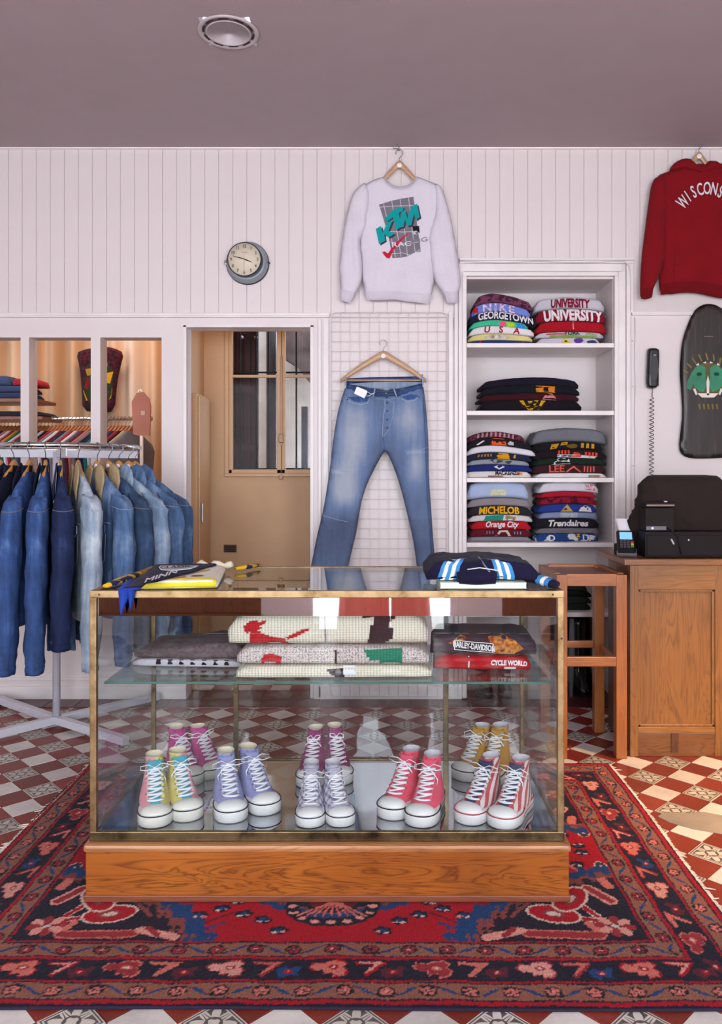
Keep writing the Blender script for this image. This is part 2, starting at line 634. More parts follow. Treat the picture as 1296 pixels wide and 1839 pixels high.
_me = _rest.mesh('tiles', [M_tred, M_twhite, M_tpat], fixn=False)
_u = _me.uv_layers.new(name='UVMap')
for l_, q in zip(_u.data, _ruv): l_.uv = q
_o = bpy.data.objects.new('far_tiles', _me); COL.objects.link(_o); _o.parent = floor; _o['kind'] = 'stuff'
# plain maroon border tiles along the partition and through the doorway
_bm = tile_mesh('border_tile', M_tmar, 0.0835, 0.0855)
for r_ in range(2):
    for q in range(34):
        x = XL + 0.085 + q * 0.17
        if r_ == 1 and not (-1.25 < x < -0.15 or 0.42 < x < 1.42): continue
        o = bpy.data.objects.new('border_tile', _bm); COL.objects.link(o); o.parent = floor
        o.location = (x, 4.405 + r_ * 0.173, 0.0035)
_bk = MB(); 
for q in range(9):
    for r_ in range(3):
        x, y = -1.2 + q * 0.118, 4.73 + r_ * 0.118
        _bk.box(x - 0.058, x + 0.058, y - 0.058, y + 0.058, -0.004, 0.0, (q + r_) % 2)
_o = obj('hall_tiles', _bk, [M_tred, M_twhite], floor); _o['kind'] = 'stuff'
# cement repair in the tiles to the right of the rug
_cp = [(-0.145, 0.05), (-0.11, 0.085), (-0.03, 0.08), (0.04, 0.09), (0.10, 0.06), (0.125, -0.01), (0.20, -0.05), (0.26, -0.16), (0.16, -0.19), (0.05, -0.10), (-0.05, -0.055), (-0.12, 0.0)]
_o = obj('cement_patch', MB().prism([(1.19 + x, 2.90 + y) for x, y in _cp], -0.003, 0.0022), paint('8E8478', 0.85, 0.12, bs=0.3), floor)
_o['label'] = 'grey cement repair in the tiled floor'


def wbox(mb, a, b, c, d, Y0, Y1, mi=0, bev=0.0):
    """box on the partition from pixel edges: a..b across, c..d down"""
    X0, X1 = wx(a), wx(b)
    Z1, Z0 = (ZC if c < 256 else wz(c)), (0.0 if d > 1254 else wz(d))
    return mb.box(X0, X1, Y0, Y1, Z0, Z1, mi, bev)


LW, RW = HX + XL * FP / WY, HX + XR * FP / WY
mb = MB()
yb0, yb1 = WY + 0.006, WY + 0.11
wbox(mb, LW, RW, 0, 500, yb0, yb1)
wbox(mb, LW, 835, 500, 588, yb0, yb1)
wbox(mb, 557, 835, 588, 1300, WY, yb1)
wbox(mb, 290, 335, 588, 1300, WY, yb1)
wbox(mb, LW, 290, 588, 606, WY, yb1)
for a, b in ((37, 52), (163, 180), (-90, -73), (LW, LW + 20)):
    wbox(mb, a, b, 606, 1000, WY, yb1)
wbox(mb, LW, 290, 1000, 1300, WY, yb1)
wbox(mb, 1103, RW, 500, 1300, WY, yb1)
# fill strips below the planked band so that the lower wall stands flush
wbox(mb, LW, 805, 570, 588, WY, yb0)
wbox(mb, 1133, RW, 565, 1300, WY - 0.002, yb0)
# the niche box
n0, n1, NY = wx(837), wx(1101), WY + 0.37
mb.box(n0 - 0.05, n0, WY + 0.02, NY, 0, wz(500) + 0.04)
mb.box(n1, n1 + 0.05, WY + 0.02, NY, 0, wz(500) + 0.04)
mb.box(n0 - 0.05, n1 + 0.05, NY, NY + 0.05, 0, wz(500) + 0.04)
mb.box(n0, n1, WY + 0.008, NY, wz(500) - 0.002, wz(500) + 0.04)
wall_back = struct('wall_back', mb, M_wall, label='white partition with beadboard planks above')
# beadboard planks
P0, PW = 569.0, 25.2
_pm = {}
for k in range(-32, 42):
    a = P0 + k * PW
    b = a + PW
    if b < LW or a > RW: continue
    cx = (a + b) / 2
    bot = 468 if 826 < cx < 1133 else 564
    if bot not in _pm:
        w = (PW - 1.0) * WY / FP
        bm_ = MB().box(-w / 2, w / 2, -0.007, 0.0, wz(bot), wz(266), 0, 0.0025)
        _pm[bot] = bm_.mesh('plank', M_wall)
    o = bpy.data.objects.new('plank', _pm[bot]); COL.objects.link(o); o.parent = wall_back
    o.location = (wx(cx), WY + 0.007, 0)
# trims
def trim(i, name, *boxes, mat=None):
    mb = MB()
    for (a, b, c, d, dep, *bev) in boxes:
        wbox(mb, a, b, c, d, WY - dep, WY + 0.008, 0, bev[0] if bev else 0.004)
    return struct(name + '_%d' % i, mb, mat or M_trim)


trim(1, 'trim', (LW, RW, 257, 263, 0.035, 0.008), (LW, RW, 263, 269, 0.018, 0.006))
trim(2, 'trim', (LW, 592, 562, 567, 0.012, 0.004), (LW, 592, 567, 571, 0.024, 0.005))
trim(3, 'trim', (824, 1136, 465, 469, 0.028, 0.004), (824, 1136, 469, 474, 0.016, 0.004))
trim(4, 'trim', (1133, RW, 560, 564, 0.012, 0.004), (1133, RW, 564, 567, 0.022, 0.004), (1130, 1136, 474, 562, 0.014))
trim(5, 'trim', (805, 813, 560, 1252, 0.012), (815, 822, 474, 1252, 0.020, 0.006), (823, 833, 474, 1252, 0.012), (822, 1116, 474.3, 488, 0.0128), (830, 1108, 489, 497, 0.024, 0.006),
     (829, 837, 497, 1252, 0.026, 0.006), (1101, 1109, 497, 1252, 0.026, 0.006), (1109, 1122, 488, 1252, 0.012), (1123, 1131, 474, 1252, 0.018, 0.006))
trim(6, 'trim', (571, 577, 573, 1252, 0.014, 0.005), (580, 590, 573, 1252, 0.010, 0.004))
trim(7, 'trim', (329, 335, 584, 1252, 0.006, 0.002), (557, 563, 584, 1252, 0.006, 0.002), (329, 563, 583, 588, 0.006, 0.002))
struct('baseboard_left', wbox(wbox(MB(), LW, 335, 1232, 1300, WY - 0.014, WY, 0, 0.004), LW, 335, 1216, 1221, WY - 0.01, WY, 0, 0.003), M_trim)
struct('baseboard_middle', wbox(MB(), 563, 829, 1230, 1300, WY - 0.014, WY, 0, 0.004), M_trim)
struct('baseboard_right', wbox(MB(), 1131, RW, 1225, 1300, WY - 0.016, WY, 0, 0.004), M_trim)
# surface cable beside the niche with its clips
mb = MB()
pts = [(wx(1139), WY - 0.006, wz(y)) for y in range(570, 1100, 30)]
pts = [(x + 0.002 * math.sin(i * 1.9), y, z) for i, (x, y, z) in enumerate(pts)]
mb.tube(pts, 0.0022, 6)
for y in (612, 694, 836, 935):
    mb.box(wx(1134), wx(1141), WY - 0.009, WY - 0.001, wz(y + 1.5), wz(y - 1))
tag(recenter(obj('wall_cable', mb, paint('C9C0C4', 0.5, 0.03))), 'thin white clipped cable running down beside the shelf niche', 'cable')
mb = MB()
pts = [(wx(824 + k * 14), WY - 0.030 + 0.003 * math.cos(k), wz(471 + 3 * abs(math.sin(k * 0.31)))) for k in range(22)] + [(wx(1127), WY - 0.025, wz(480)), (wx(1130), WY - 0.022, wz(500)), (wx(1130), WY - 0.022, wz(560))]
mb.tube(pts, 0.0022, 6)
tag(recenter(obj('niche_cable', mb, paint('D5CDD0', 0.5, 0.03))), 'thin white cable looped along the top of the niche frame', 'cable')
mb = MB()
mb.tube([(wx(x), WY - 0.008, wz(y)) for x, y in ((806, 573), (812, 572), (817, 564), (818, 556), (818, 540))], 0.0035, 6)
tag(recenter(obj('cable_duct', mb, M_white)), 'short white cable duct under the right cuff of the white sweatshirt', 'duct')

# niche shelves: each board could be lifted out
SHY = {'top': 617, 'second': 738, 'third': 858, 'fourth': 974, 'fifth': 1099}
SHZ = {}
for k, y in SHY.items():
    z = wz(y)
    SHZ[k] = z
    o = obj('shelf_board', MB().box(n0 + 0.001, n1 - 0.001, WY - 0.02, NY - 0.002, z - 0.026, z, 0, 0.003), M_white)
    tag(recenter(o), 'white painted %s shelf board in the wall niche' % k, 'shelf')

# ---- ceiling with a square hole for the downlight
LX, LY, LR = -0.649, 3.305, 0.127
mb = MB()
h = 0.105
mb.box(XL, LX - h, YF, 4.6, ZC, ZC + 0.05); mb.box(LX + h, XR, YF, 4.6, ZC, ZC + 0.05)
mb.box(LX - h, LX + h, YF, LY - h, ZC, ZC + 0.05); mb.box(LX - h, LX + h, LY + h, 4.6, ZC, ZC + 0.05)
struct('ceiling', mb, M_ceil)
lt = thing('ceiling_light', 'round white recessed downlight in the mauve ceiling', 'light', (LX, LY, ZC))
obj('trim_ring', MB().lathe([(LR, ZC - 0.001), (LR + 0.001, ZC - 0.006), (LR - 0.006, ZC - 0.009), (LR * 0.84, ZC - 0.004), (LR * 0.80, ZC + 0.004), (LR * 0.83, ZC + 0.004), (LR * 0.86, ZC)], (LX, LY, 0), 48), paint('B5A8AC', 0.5, 0.05), lt)
mb = MB()
for k in range(10):
    a0 = k * 2 * PI / 10 + 0.1
    arc = [(LX + math.cos(a0 + t * 0.40) * r_, LY + math.sin(a0 + t * 0.40) * r_) for r_, ts in ((LR * 0.86, (0, .33, .66, 1)), (LR * 0.79, (1, .66, .33, 0))) for t in ts]
    mb.prism(arc, ZC - 0.0062, ZC - 0.0035)
obj('vent_slot', mb, paint('3A3034', 0.7), lt)['kind'] = 'stuff'
obj('inner_ring', MB().lathe([(LR * 0.76, ZC - 0.008), (LR * 0.70, ZC - 0.010), (LR * 0.69, ZC), (LR * 0.76, ZC)], (LX, LY, 0), 48), paint('B8AAAE', 0.45), lt)
obj('reflector', MB().lathe([(LR * 0.70, ZC - 0.006), (LR * 0.62, ZC + 0.05), (LR * 0.40, ZC + 0.09), (0.0, ZC + 0.10)], (LX, LY, 0), 40), paint('5E545C', 0.25, 0.05, 0.6), lt)
mb = MB().grid(lambda u, v: (LX + 0.012 + 0.03 * math.sin(u * 3.1), LY - 0.075 + 0.15 * u, ZC + 0.004 + 0.07 * v), 9, 3)
_o = obj('baffle', mb, paint('3E3A44', 0.4), lt)
_s = _o.modifiers.new('solid', 'SOLIDIFY'); _s.thickness = 0.004

# ---- side and front walls, out of the frame
struct('wall_left', MB().box(XL - 0.1, XL, YF, WY, 0, ZC), M_wall)
struct('wall_right', MB().box(XR, XR + 0.1, YF, 4.6, 0, ZC), M_wall)
mb = MB()
F0, F1 = -1.72, -1.60
mb.box(XL, XR, F0, F1, 2.75, ZC)
for a, b in ((XL, -2.55), (-0.98, -0.62), (0.62, 0.98), (2.55, XR)):
    mb.box(a, b, F0, F1, 0, 2.75)
mb.box(-2.55, -0.98, F0, F1, 0, 0.62, 1); mb.box(0.98, 2.55, F0, F1, 0, 0.62, 1)
mb.box(-2.55, -0.98, F1, F1 + 0.03, 0.06, 0.16, 1, 0.01)
struct('wall_front', mb, [M_wall, wood('shop_front', '4E2210', '8A4A20', 'Z', 1, 0.4)])
for i, (a, b, c, d) in enumerate(((-2.55, -0.98, 0.62, 2.75), (0.98, 2.55, 0.62, 2.75), (-0.62, 0.62, 0.0, 2.75))):
    mb = MB()
    mb.box(a, a + 0.06, F0 + 0.02, F1 - 0.02, c, d); mb.box(b - 0.06, b, F0 + 0.02, F1 - 0.02, c, d)
    mb.box(a, b, F0 + 0.02, F1 - 0.02, d - 0.06, d); mb.box(a, b, F0 + 0.02, F1 - 0.02, c, c + 0.06)
    w = struct(('window_%d' % (i + 2)) if i < 2 else 'door_1', mb, M_white)
    obj('pane', MB().box(a + 0.06, b - 0.06, -1.665, -1.66, c + 0.06, d - 0.06), M_glass, w)

# ---- hall behind the doorway
HYB = 5.05
hx = lambda p: wx(p, HYB)
hz = lambda p: wz(p, HYB)
HL, HR = -1.15, hx(640)
mb = MB()
mb.box(HL - 0.02, HL, yb1, HYB, 0, ZC)
mb.box(HR, HR + 0.05, yb1, HYB, 0, ZC)
mb.box(HL, hx(404), HYB, HYB + 0.08, 0, ZC)
mb.box(hx(404), HR, HYB, HYB + 0.08, 0, hz(856))
mb.box(hx(404), HR, HYB, HYB + 0.08, hz(572), ZC)
struct('wall_hall', mb, M_tan)
struct('baseboard_hall', MB().box(HL, HR, HYB - 0.012, HYB, 0, 0.10), paint('8E5E40', 0.5))
struct('ceiling_hall', MB().box(HL - 2.6, HR + 0.05, 4.6, HYB + 0.08, ZC, ZC + 0.05), M_tan)
# pale cupboard door standing against the hall's left side
cp = thing('cupboard', 'tall narrow tan cupboard against the left side of the back hall', 'cupboard', (HL + 0.02, 4.82, 0))
obj('body', MB().box(HL + 0.001, HL + 0.045, 4.68, 4.98, 0, wz(700), 0, 0.004), M_tanw, cp)
obj('door', MB().box(HL + 0.045, HL + 0.058, 4.69, 4.97, 0.05, wz(705), 0, 0.004), M_tanw, cp)
obj('handle', MB().box(HL + 0.058, HL + 0.07, 4.71, 4.72, 1.0, 1.12, 0, 0.003), M_steel, cp)
# window of the hall
mb = MB()
w0, w1, wt, wb = 404, 606, 572, 856
def hb(mb, a, b, c, d, y0, y1, mi=0, bev=0.003):
    return mb.box(hx(a), hx(b), y0, y1, hz(d), hz(c), mi, bev)
hb(mb, w0, w0 + 7, wt, wb, HYB - 0.015, HYB + 0.06); hb(mb, w1 - 7, w1, wt, wb, HYB - 0.015, HYB + 0.06)
hb(mb, w0, w1, 850, wb, HYB - 0.025, HYB + 0.06); hb(mb, w0, w1, wt, wt + 8, HYB - 0.015, HYB + 0.06)
win = struct('window_1', mb, M_tanw)
for (a, b) in ((411, 505), (506, 599)):
    sash = MB()
    hb(sash, a, a + 6, 582, 850, HYB - 0.005, HYB + 0.035); hb(sash, b - 8, b, 582, 850, HYB - 0.005, HYB + 0.035)
    hb(sash, a, b, 582, 594, HYB - 0.005, HYB + 0.035); hb(sash, a, b, 843, 850, HYB - 0.005, HYB + 0.035)
    hb(sash, a, b, 673, 678, HYB + 0.0, HYB + 0.03)
    s = obj('sash', sash, M_tanw, win)
    obj('pane', hb(MB(), a + 4, b - 4, 590, 846, HYB + 0.014, HYB + 0.017, 0, 0), M_glassq, s)
mb = MB()
mb.box(hx(503), hx(508), HYB - 0.012, HYB - 0.004, hz(800), hz(640), 0, 0.001)
hb(mb, 501, 509, 780, 795, HYB - 0.022, HYB - 0.004, 0, 0.003); hb(mb, 502, 508, 853, 861, HYB - 0.03, HYB - 0.02, 0, 0.002)
obj('window_bolt', mb, paint('7A5A44', 0.4, metal=0.6), win)
# iron bars outside
gb = thing('window_grille', 'black iron bars outside the back hall window', 'grille', (hx(500), 5.2, hz(850)))
for x in (431, 460, 482, 532, 560, 590):
    obj('bar', MB().tube([(wx(x, 5.2), 5.2, wz(600, 5.2) + 0.15), (wx(x, 5.2), 5.2, wz(848, 5.2))], 0.006, 8), M_black, gb)
for y in (669, 842):
    obj('cross_bar', MB().box(wx(408, 5.2), wx(610, 5.2), 5.192, 5.208, wz(y + 1.4, 5.2), wz(y - 1.4, 5.2)), M_black, gb)
sh = thing('shutter', 'dark brown wooden shutter outside the back hall window', 'shutter', (wx(440, 5.32), 5.32, wz(900, 5.32)))
for k in range(4):
    a = 410 + k * 13.6
    obj('board', MB().box(wx(a, 5.32), wx(a + 13, 5.32), 5.31, 5.335, wz(900, 5.32), wz(540, 5.32), 0, 0.003), paint('3A2226', 0.6, 0.2), sh)
for y in (700, 804):
    obj('batten', MB().box(wx(410, 5.3), wx(464, 5.3), 5.295, 5.31, wz(y + 6, 5.3), wz(y - 6, 5.3), 0, 0.003), paint('3E262A', 0.6, 0.2), sh)
for x in (434, 459):
    mb = MB().lathe([(0.0, -0.012), (0.012, -0.008), (0.013, 0.0), (0, 0.004)], (wx(x, 5.28), 5.28, wz(606, 5.28)), 12, axis='Y')
    obj('stud', mb, M_steel, sh)
hs = thing('outside_house', 'sunlit white rendered wall outside the hall window', 'building', (wx(520, 6.6), 6.6, 0))
obj('wall', MB().box(wx(300, 6.6), wx(760, 6.6), 6.6, 6.7, 0, 3.4), paint('E9EAEE', 0.8, 0.08), hs)
obj('drain_pipe', MB().tube([(wx(486, 6.5), 6.52, 0), (wx(486, 6.5), 6.52, 3.3)], 0.04, 10), paint('3B3236', 0.6), hs)
rf = obj('roof', MB().prism([(wx(505, 6.3), wz(600, 6.3)), (wx(505, 6.3), wz(640, 6.3)), (wx(530, 6.3), wz(655, 6.3)), (wx(575, 6.3), wz(712, 6.3)), (wx(600, 6.3), wz(712, 6.3)), (wx(600, 6.3), wz(590, 6.3))], 6.2, 6.5, 'Y'), paint('5A4E50', 0.8, 0.3), hs)
obj('gate_post', MB().box(wx(541, 6.4), wx(551, 6.4), 6.4, 6.5, 0, wz(730, 6.4)), paint('4A4A58', 0.7, 0.2), hs)
obj('floor_paving', MB().box(-2, 2, 5.2, 6.6, -0.05, -0.005), paint('A09A96', 0.8), hs)
# low air vent on the hall wall
vt = thing('air_vent', 'small dark air vent low on the tan hall wall', 'vent', (hx(413), HYB - 0.006, hz(992)))
obj('frame', hb(MB(), 402, 425, 978, 992, HYB - 0.008, HYB, 0, 0.002), paint('6A4A3C', 0.5), vt)
for k in range(4):
    obj('slat', hb(MB(), 403.5, 423.5, 979.5 + k * 3.1, 981.3 + k * 3.1, HYB - 0.013, HYB - 0.006, 0, 0.001), paint('2E2420', 0.5), vt)

# ---- stock room behind the left panes
mb = MB()
mb.box(-4.5, HL - 0.02, 6.22, 6.3, 0, ZC); mb.box(-4.6, -4.5, 4.6, 6.3, 0, ZC); mb.box(HL - 0.02, HL + 0.03, HYB + 0.08, 6.22, 0, ZC)
struct('wall_stockroom', mb, M_tan)
struct('ceiling_stockroom', MB().box(-4.5, HL, HYB + 0.08, 6.3, ZC, ZC + 0.05), M_tan)
cu = MB()
def cfn(u, v):
    x = -3.6 + u * 2.35
    z = 0.1 + v * 2.9
    return (x, 6.08 + 0.035 * math.sin(u * 95) + 0.02 * math.sin(u * 41 + 1.3), z)
cu.grid(cfn, 300, 4)
_m, _nt, _b = newmat('curtain_cloth')
_v = coords(_nt, 'Object', (1, 0.1, 0.02))
_nt.links.new(ramp(_nt, nz(_nt, _v, 3.2, 3, 0.6), [(0.38, 'B08662'), (0.5, 'CFA888'), (0.62, 'DECABC')]), _b.inputs['Base Color'])
_b.inputs['Roughness'].default_value = 0.9
cur = obj('curtain', cu, _m)
_s = cur.modifiers.new('solid', 'SOLIDIFY'); _s.thickness = 0.004
tag(recenter(cur), 'long pleated cream and tan curtain across the stock room', 'curtain')
# the panes between the white mullions
for i, (a, b) in enumerate(((-73, 37), (52, 163), (180, 290))):
    mb = MB()
    mb.box(wx(a), wx(b), WY + 0.05, WY + 0.054, wz(1000), wz(606))
    w = obj('window_%d' % (i + 4), mb, M_glassq)
    w['kind'] = 'structure'

# ================================================================== DISPLAY CASE
BX0, BX1, BY0, BY1, BZ = -0.895, 0.569, 2.335, 3.01, 0.185
CX0, CX1, CY0, CY1, CZ0, CZ1 = -0.884, 0.553, 2.36, 2.99, BZ, 0.944
case = thing('display_case', 'brass framed glass display case on an oak plinth standing on the rug', 'display case', ((BX0 + BX1) / 2, 2.67, 0.0135))
mb = MB()
mb.box(BX0 + 0.006, BX1 - 0.006, BY0 + 0.006, BY1 - 0.006, 0.0135, BZ - 0.018, 0, 0.004)
obj('plinth', mb, M_base, case)
mb = MB().box(BX0, BX1, BY0, BY1, BZ - 0.022, BZ, 0, 0.009)
obj('plinth_moulding', mb, wood('case_moulding', '80401E', 'C98C58', 'X', 1.0, 0.3, 1.0, 0.4, 0.3), case)
obj('skirting', MB().box(BX0 + 0.002, BX1 - 0.002, BY0 + 0.002, BY1 - 0.002, 0.0135, 0.034, 0, 0.004), wood('case_foot', '5A2A18', '8E4E30', 'X', 1.0, 0.5, 1.0, 0.1, 0.3), case)
t = 0.020
ZF = 0.205
for (a, b) in ((CX0, CY0), (CX1 - t, CY0)):
    obj('post', MB().box(a, a + t, b, b + t, CZ0, CZ1, 0, 0.003), M_brass, case)
for (a, b) in ((CX0 + 0.006, CY1 - t), (CX1 - t - 0.006, CY1 - t)):
    obj('post', MB().box(a, a + 0.016, b, b + 0.016, CZ0, CZ1 - 0.01, 0, 0.003), M_bronze, case)
obj('top_rail', MB().box(CX0, CX1, CY0 - 0.001, CY0 + t - 0.002, CZ1 - 0.022, CZ1, 0, 0.003), M_brass, case)
obj('top_rail', MB().box(CX0, CX1, CY1 - t, CY1, CZ1 - 0.020, CZ1, 0, 0.003), M_brass, case)
obj('top_rail', MB().box(CX0, CX0 + t, CY0, CY1, CZ1 - 0.020, CZ1 + 0.001, 0, 0.003), M_brass, case)
obj('top_rail', MB().box(CX1 - t, CX1, CY0, CY1, CZ1 - 0.020, CZ1 + 0.001, 0, 0.003), M_brass, case)
obj('bottom_rail', MB().box(CX0, CX1, CY0 - 0.001, CY0 + 0.014, CZ0, CZ0 + 0.030, 0, 0.003), M_bronze, case)
obj('bottom_rail', MB().box(CX0, CX0 + 0.014, CY0, CY1, CZ0, CZ0 + 0.024, 0, 0.003), M_bronze, case)
obj('bottom_rail', MB().box(CX1 - 0.014, CX1, CY0, CY1, CZ0, CZ0 + 0.024, 0, 0.003), M_bronze, case)
obj('bottom_rail', MB().box(CX0, CX1, CY1 - 0.014, CY1, CZ0, CZ0 + 0.024, 0, 0.003), M_bronze, case)
# sliding doors at the back
for (a, b, dy) in ((CX0 + 0.022, -0.565, 0.0), (-0.555, 0.245, 0.006), (0.235, CX1 - 0.022, 0.0)):
    y = CY1 - 0.018 + dy
    d = obj('door', MB().box(a, b, y, y + 0.004, ZF + 0.012, CZ1 - 0.024), M_glass, case)
    if dy:
        obj('door_stile', MB().box(a - 0.010, a + 0.008, y - 0.008, y + 0.006, ZF, CZ1 - 0.02, 0, 0.002), M_bronze, d)
        obj('door_stile', MB().box(b - 0.010, b + 0.010, y - 0.008, y + 0.006, ZF, CZ1 - 0.02, 0, 0.002), M_bronze, d)
g = 0.004
obj('front_pane', MB().box(CX0 + t, CX1 - t, CY0 + 0.008, CY0 + 0.012, CZ0 + 0.028, CZ1 - 0.02), M_glass, case)
obj('top_pane', MB().box(CX0 + t, CX1 - t, CY0 + t - 0.002, CY1 - t, CZ1 - 0.008, CZ1 - 0.002), glass('top', 'EEF2F2', 0.10), case)
obj('side_pane', MB().box(CX0 + 0.007, CX0 + 0.011, CY0 + t, CY1 - t, CZ0 + 0.022, CZ1 - 0.02), M_glass, case)
obj('side_pane', MB().box(CX1 - 0.011, CX1 - 0.007, CY0 + t, CY1 - t, CZ0 + 0.022, CZ1 - 0.02), M_glass, case)
m_floor, _nt, _b = newmat('mirror_floor')
_b.inputs['Base Color'].default_value = lin('B9BCC4'); _b.inputs['Metallic'].default_value = 1; _b.inputs['Roughness'].default_value = 0.05
obj('mirror_floor', MB().box(CX0 + 0.014, CX1 - 0.014, CY0 + 0.014, CY1 - 0.014, CZ0 + 0.002, ZF), [m_floor], case)['label'] = 'mirrored floor of the case'
obj('mirror_strip', MB().box(CX0 + t + 0.002, CX1 - t - 0.002, CY0 + 0.0125, CY0 + 0.0165, 0.866, CZ1 - 0.021), M_mirror, case)['label'] = 'spotted mirror strip under the top rail'
# worn edge of the old silvering, seen as pale flecks
SHF = 0.652
obj('glass_shelf', MB().box(CX0 + 0.022, CX1 - 0.024, 2.425, CY1 - 0.03, SHF - 0.007, SHF), M_shelfglass, case)['label'] = 'greenish glass shelf'
obj('shelf_edge', MB().box(CX0 + 0.022, CX1 - 0.024, 2.4235, 2.425, SHF - 0.007, SHF), paint('3E6A62', 0.15, 0.05), case)
for a in (CX0 + 0.10, CX1 - 0.17):
    br = MB().tube([(a - 0.05, CY1 - 0.03, SHF - 0.012), (a - 0.02, 2.70, SHF - 0.015), (a - 0.055, 2.50, SHF - 0.020), (a - 0.055, 2.49, SHF - 0.022)], [0.004, 0.005, 0.006, 0.009], 8)
    obj('shelf_bracket', br, M_brass, case) if a > 0 else None
for (x, z) in ((CX0 + 0.03, CZ1 - 0.011), (CX1 - 0.035, CZ1 - 0.011), (CX1 - 0.008, 0.80)):
    obj('screw', MB().lathe([(0, CY0 - 0.0025), (0.003, CY0 - 0.002), (0.0035, CY0)], (x, 0, z), 10, axis='Y'), M_bronze, case)

# ================================================================== RUG
RX0, RX1, RY0, RY1 = RUG
PITCH = 0.0042
nxr, nyr = int((RX1 - RX0) / PITCH) + 1, int((RY1 - RY0) / PITCH) + 1
gx = RX0 + (np.arange(nxr) / (nxr - 1)) * (RX1 - RX0)
gy = RY0 + (np.arange(nyr) / (nyr - 1)) * (RY1 - RY0)
GX, GY = np.meshgrid(gx, gy, indexing='ij')
rcx = (RX0 + RX1) / 2
rcy = (RY0 + RY1) / 2
HWX, HWY = (RX1 - RX0) / 2, (RY1 - RY0) / 2
PAL = {k: np.array(lin(v)[:3]) for k, v in dict(red='AE0E24', dred='6E1426', navy='221E2E', blue='1E4376', rose='8A4642', tan='96604E', salm='D67468', pink='E39C90', cream='DCC6B8', brick='9C3038', mar='5E2230', slate='3A3A52').items()}
img = np.zeros((nxr, nyr, 3))
img[:] = PAL['red']
rs = np.random.RandomState(7)
# wobble so that no line of the weave is ruled straight
WXN = GX + 0.0018 * np.sin(GY * 31) + rs.normal(0, 0.0012, GX.shape)
WYN = GY + 0.0022 * np.sin(GX * 23 + 1) + 0.0012 * np.sin(GX * 57) + rs.normal(0, 0.0012, GX.shape)
UX = np.abs(WXN - rcx); UY = np.abs(WYN - rcy)      # mirrored four ways
EX, EY = HWX - UX, HWY - UY                          # distance from each pair of edges
ED = np.minimum(EX, EY)


def put(mask, col):
    img[mask] = PAL[col]


def poly(px, py, pts):
    m = np.zeros(px.shape, bool)
    n = len(pts)
    for i in range(n):
        x0, y0 = pts[i]; x1, y1 = pts[(i + 1) % n]
        if y0 == y1: continue
        c = ((py >= min(y0, y1)) & (py < max(y0, y1)))
        xi = x0 + (py - y0) * (x1 - x0) / (y1 - y0)
        m ^= c & (px < xi)
    return m


def ell(px, py, cx, cy, rx, ry, a=0.0):
    ca, sa = math.cos(a), math.sin(a)
    dx, dy = px - cx, py - cy
    return ((dx * ca + dy * sa) / rx) ** 2 + ((-dx * sa + dy * ca) / ry) ** 2 < 1


def seg(px, py, x0, y0, x1, y1, w):
    dx, dy = x1 - x0, y1 - y0
    t = np.clip(((px - x0) * dx + (py - y0) * dy) / (dx * dx + dy * dy), 0, 1)
    return (px - x0 - t * dx) ** 2 + (py - y0 - t * dy) ** 2 < w * w


# field coordinates from the field's near corner, going inwards
B0 = 0.268
FX, FY = EX - B0, EY - B0
field = (FX > 0) & (FY > 0)
zz = 0.010 * np.sign(np.sin(FX * 120)) + 0.006 * np.sign(np.sin(FY * 170))
# scattered small flowers over the red ground
for _ in range(60):
    cx, cy = rs.uniform(0.0, HWX - B0), rs.uniform(0.0, HWY - B0)
    pass
# central medallion (navy) with blue rim, mostly under the case
md = (UX / 0.50) ** 1.4 + (UY / 0.40) ** 1.4 + zz * 1.5
put(field & (md < 1.10), 'blue'); put(field & (md < 0.99), 'rose'); put(field & (md < 0.95), 'navy')
for k in range(7):
    a = k * PI / 6 / 1.15
    put(field & ell(UX, UY, 0.30 * math.cos(a), 0.22 * math.sin(a), 0.055, 0.03, a), 'brick')
    put(field & ell(UX, UY, 0.30 * math.cos(a), 0.22 * math.sin(a), 0.03, 0.014, a), 'pink')


def bud(cx, cy, ang, s=1.0, c1='red', c2='cream', c3='navy'):
    put(field & ell(FX, FY, cx, cy, 0.060 * s, 0.036 * s, ang), c2)
    put(field & ell(FX, FY, cx, cy, 0.054 * s, 0.030 * s, ang), c1)
    put(field & ell(FX, FY, cx, cy, 0.024 * s, 0.014 * s, ang), c3)
    put(field & ell(FX, FY, cx, cy, 0.016 * s, 0.008 * s, ang), 'cream')


# clusters of small navy and white blossoms in the red ground
for (cx, cy) in ((0.56, 0.16), (0.63, 0.13), (0.69, 0.10), (0.50, 0.13), (0.74, 0.05), (0.60, 0.20), (0.10, 0.42), (0.16, 0.36), (0.06, 0.50), (0.14, 0.47)):
    for k in range(5):
        a = k * 2 * PI / 5
        put(field & ell(FX, FY, cx + 0.016 * math.cos(a), cy + 0.012 * math.sin(a), 0.013, 0.010), 'navy')
    put(field & ell(FX, FY, cx, cy, 0.012, 0.009), 'blue')
    put(field & ell(FX, FY, cx - 0.010, cy - 0.010, 0.009, 0.005), 'cream'); put(field & ell(FX, FY, cx + 0.012, cy - 0.006, 0.007, 0.004), 'pink')
for (x0, y0, x1, y1, c) in ((0.36, 0.02, 0.52, 0.12, 'salm'), (0.42, 0.015, 0.58, 0.085, 'blue'), (0.47, 0.05, 0.60, 0.14, 'dred'), (0.06, 0.30, 0.14, 0.44, 'salm'), (0.10, 0.30, 0.20, 0.42, 'dred'), (0.16, 0.30, 0.24, 0.36, 'salm')):
    put(field & seg(FX, FY, x0, y0, x1, y1, 0.0045), c)
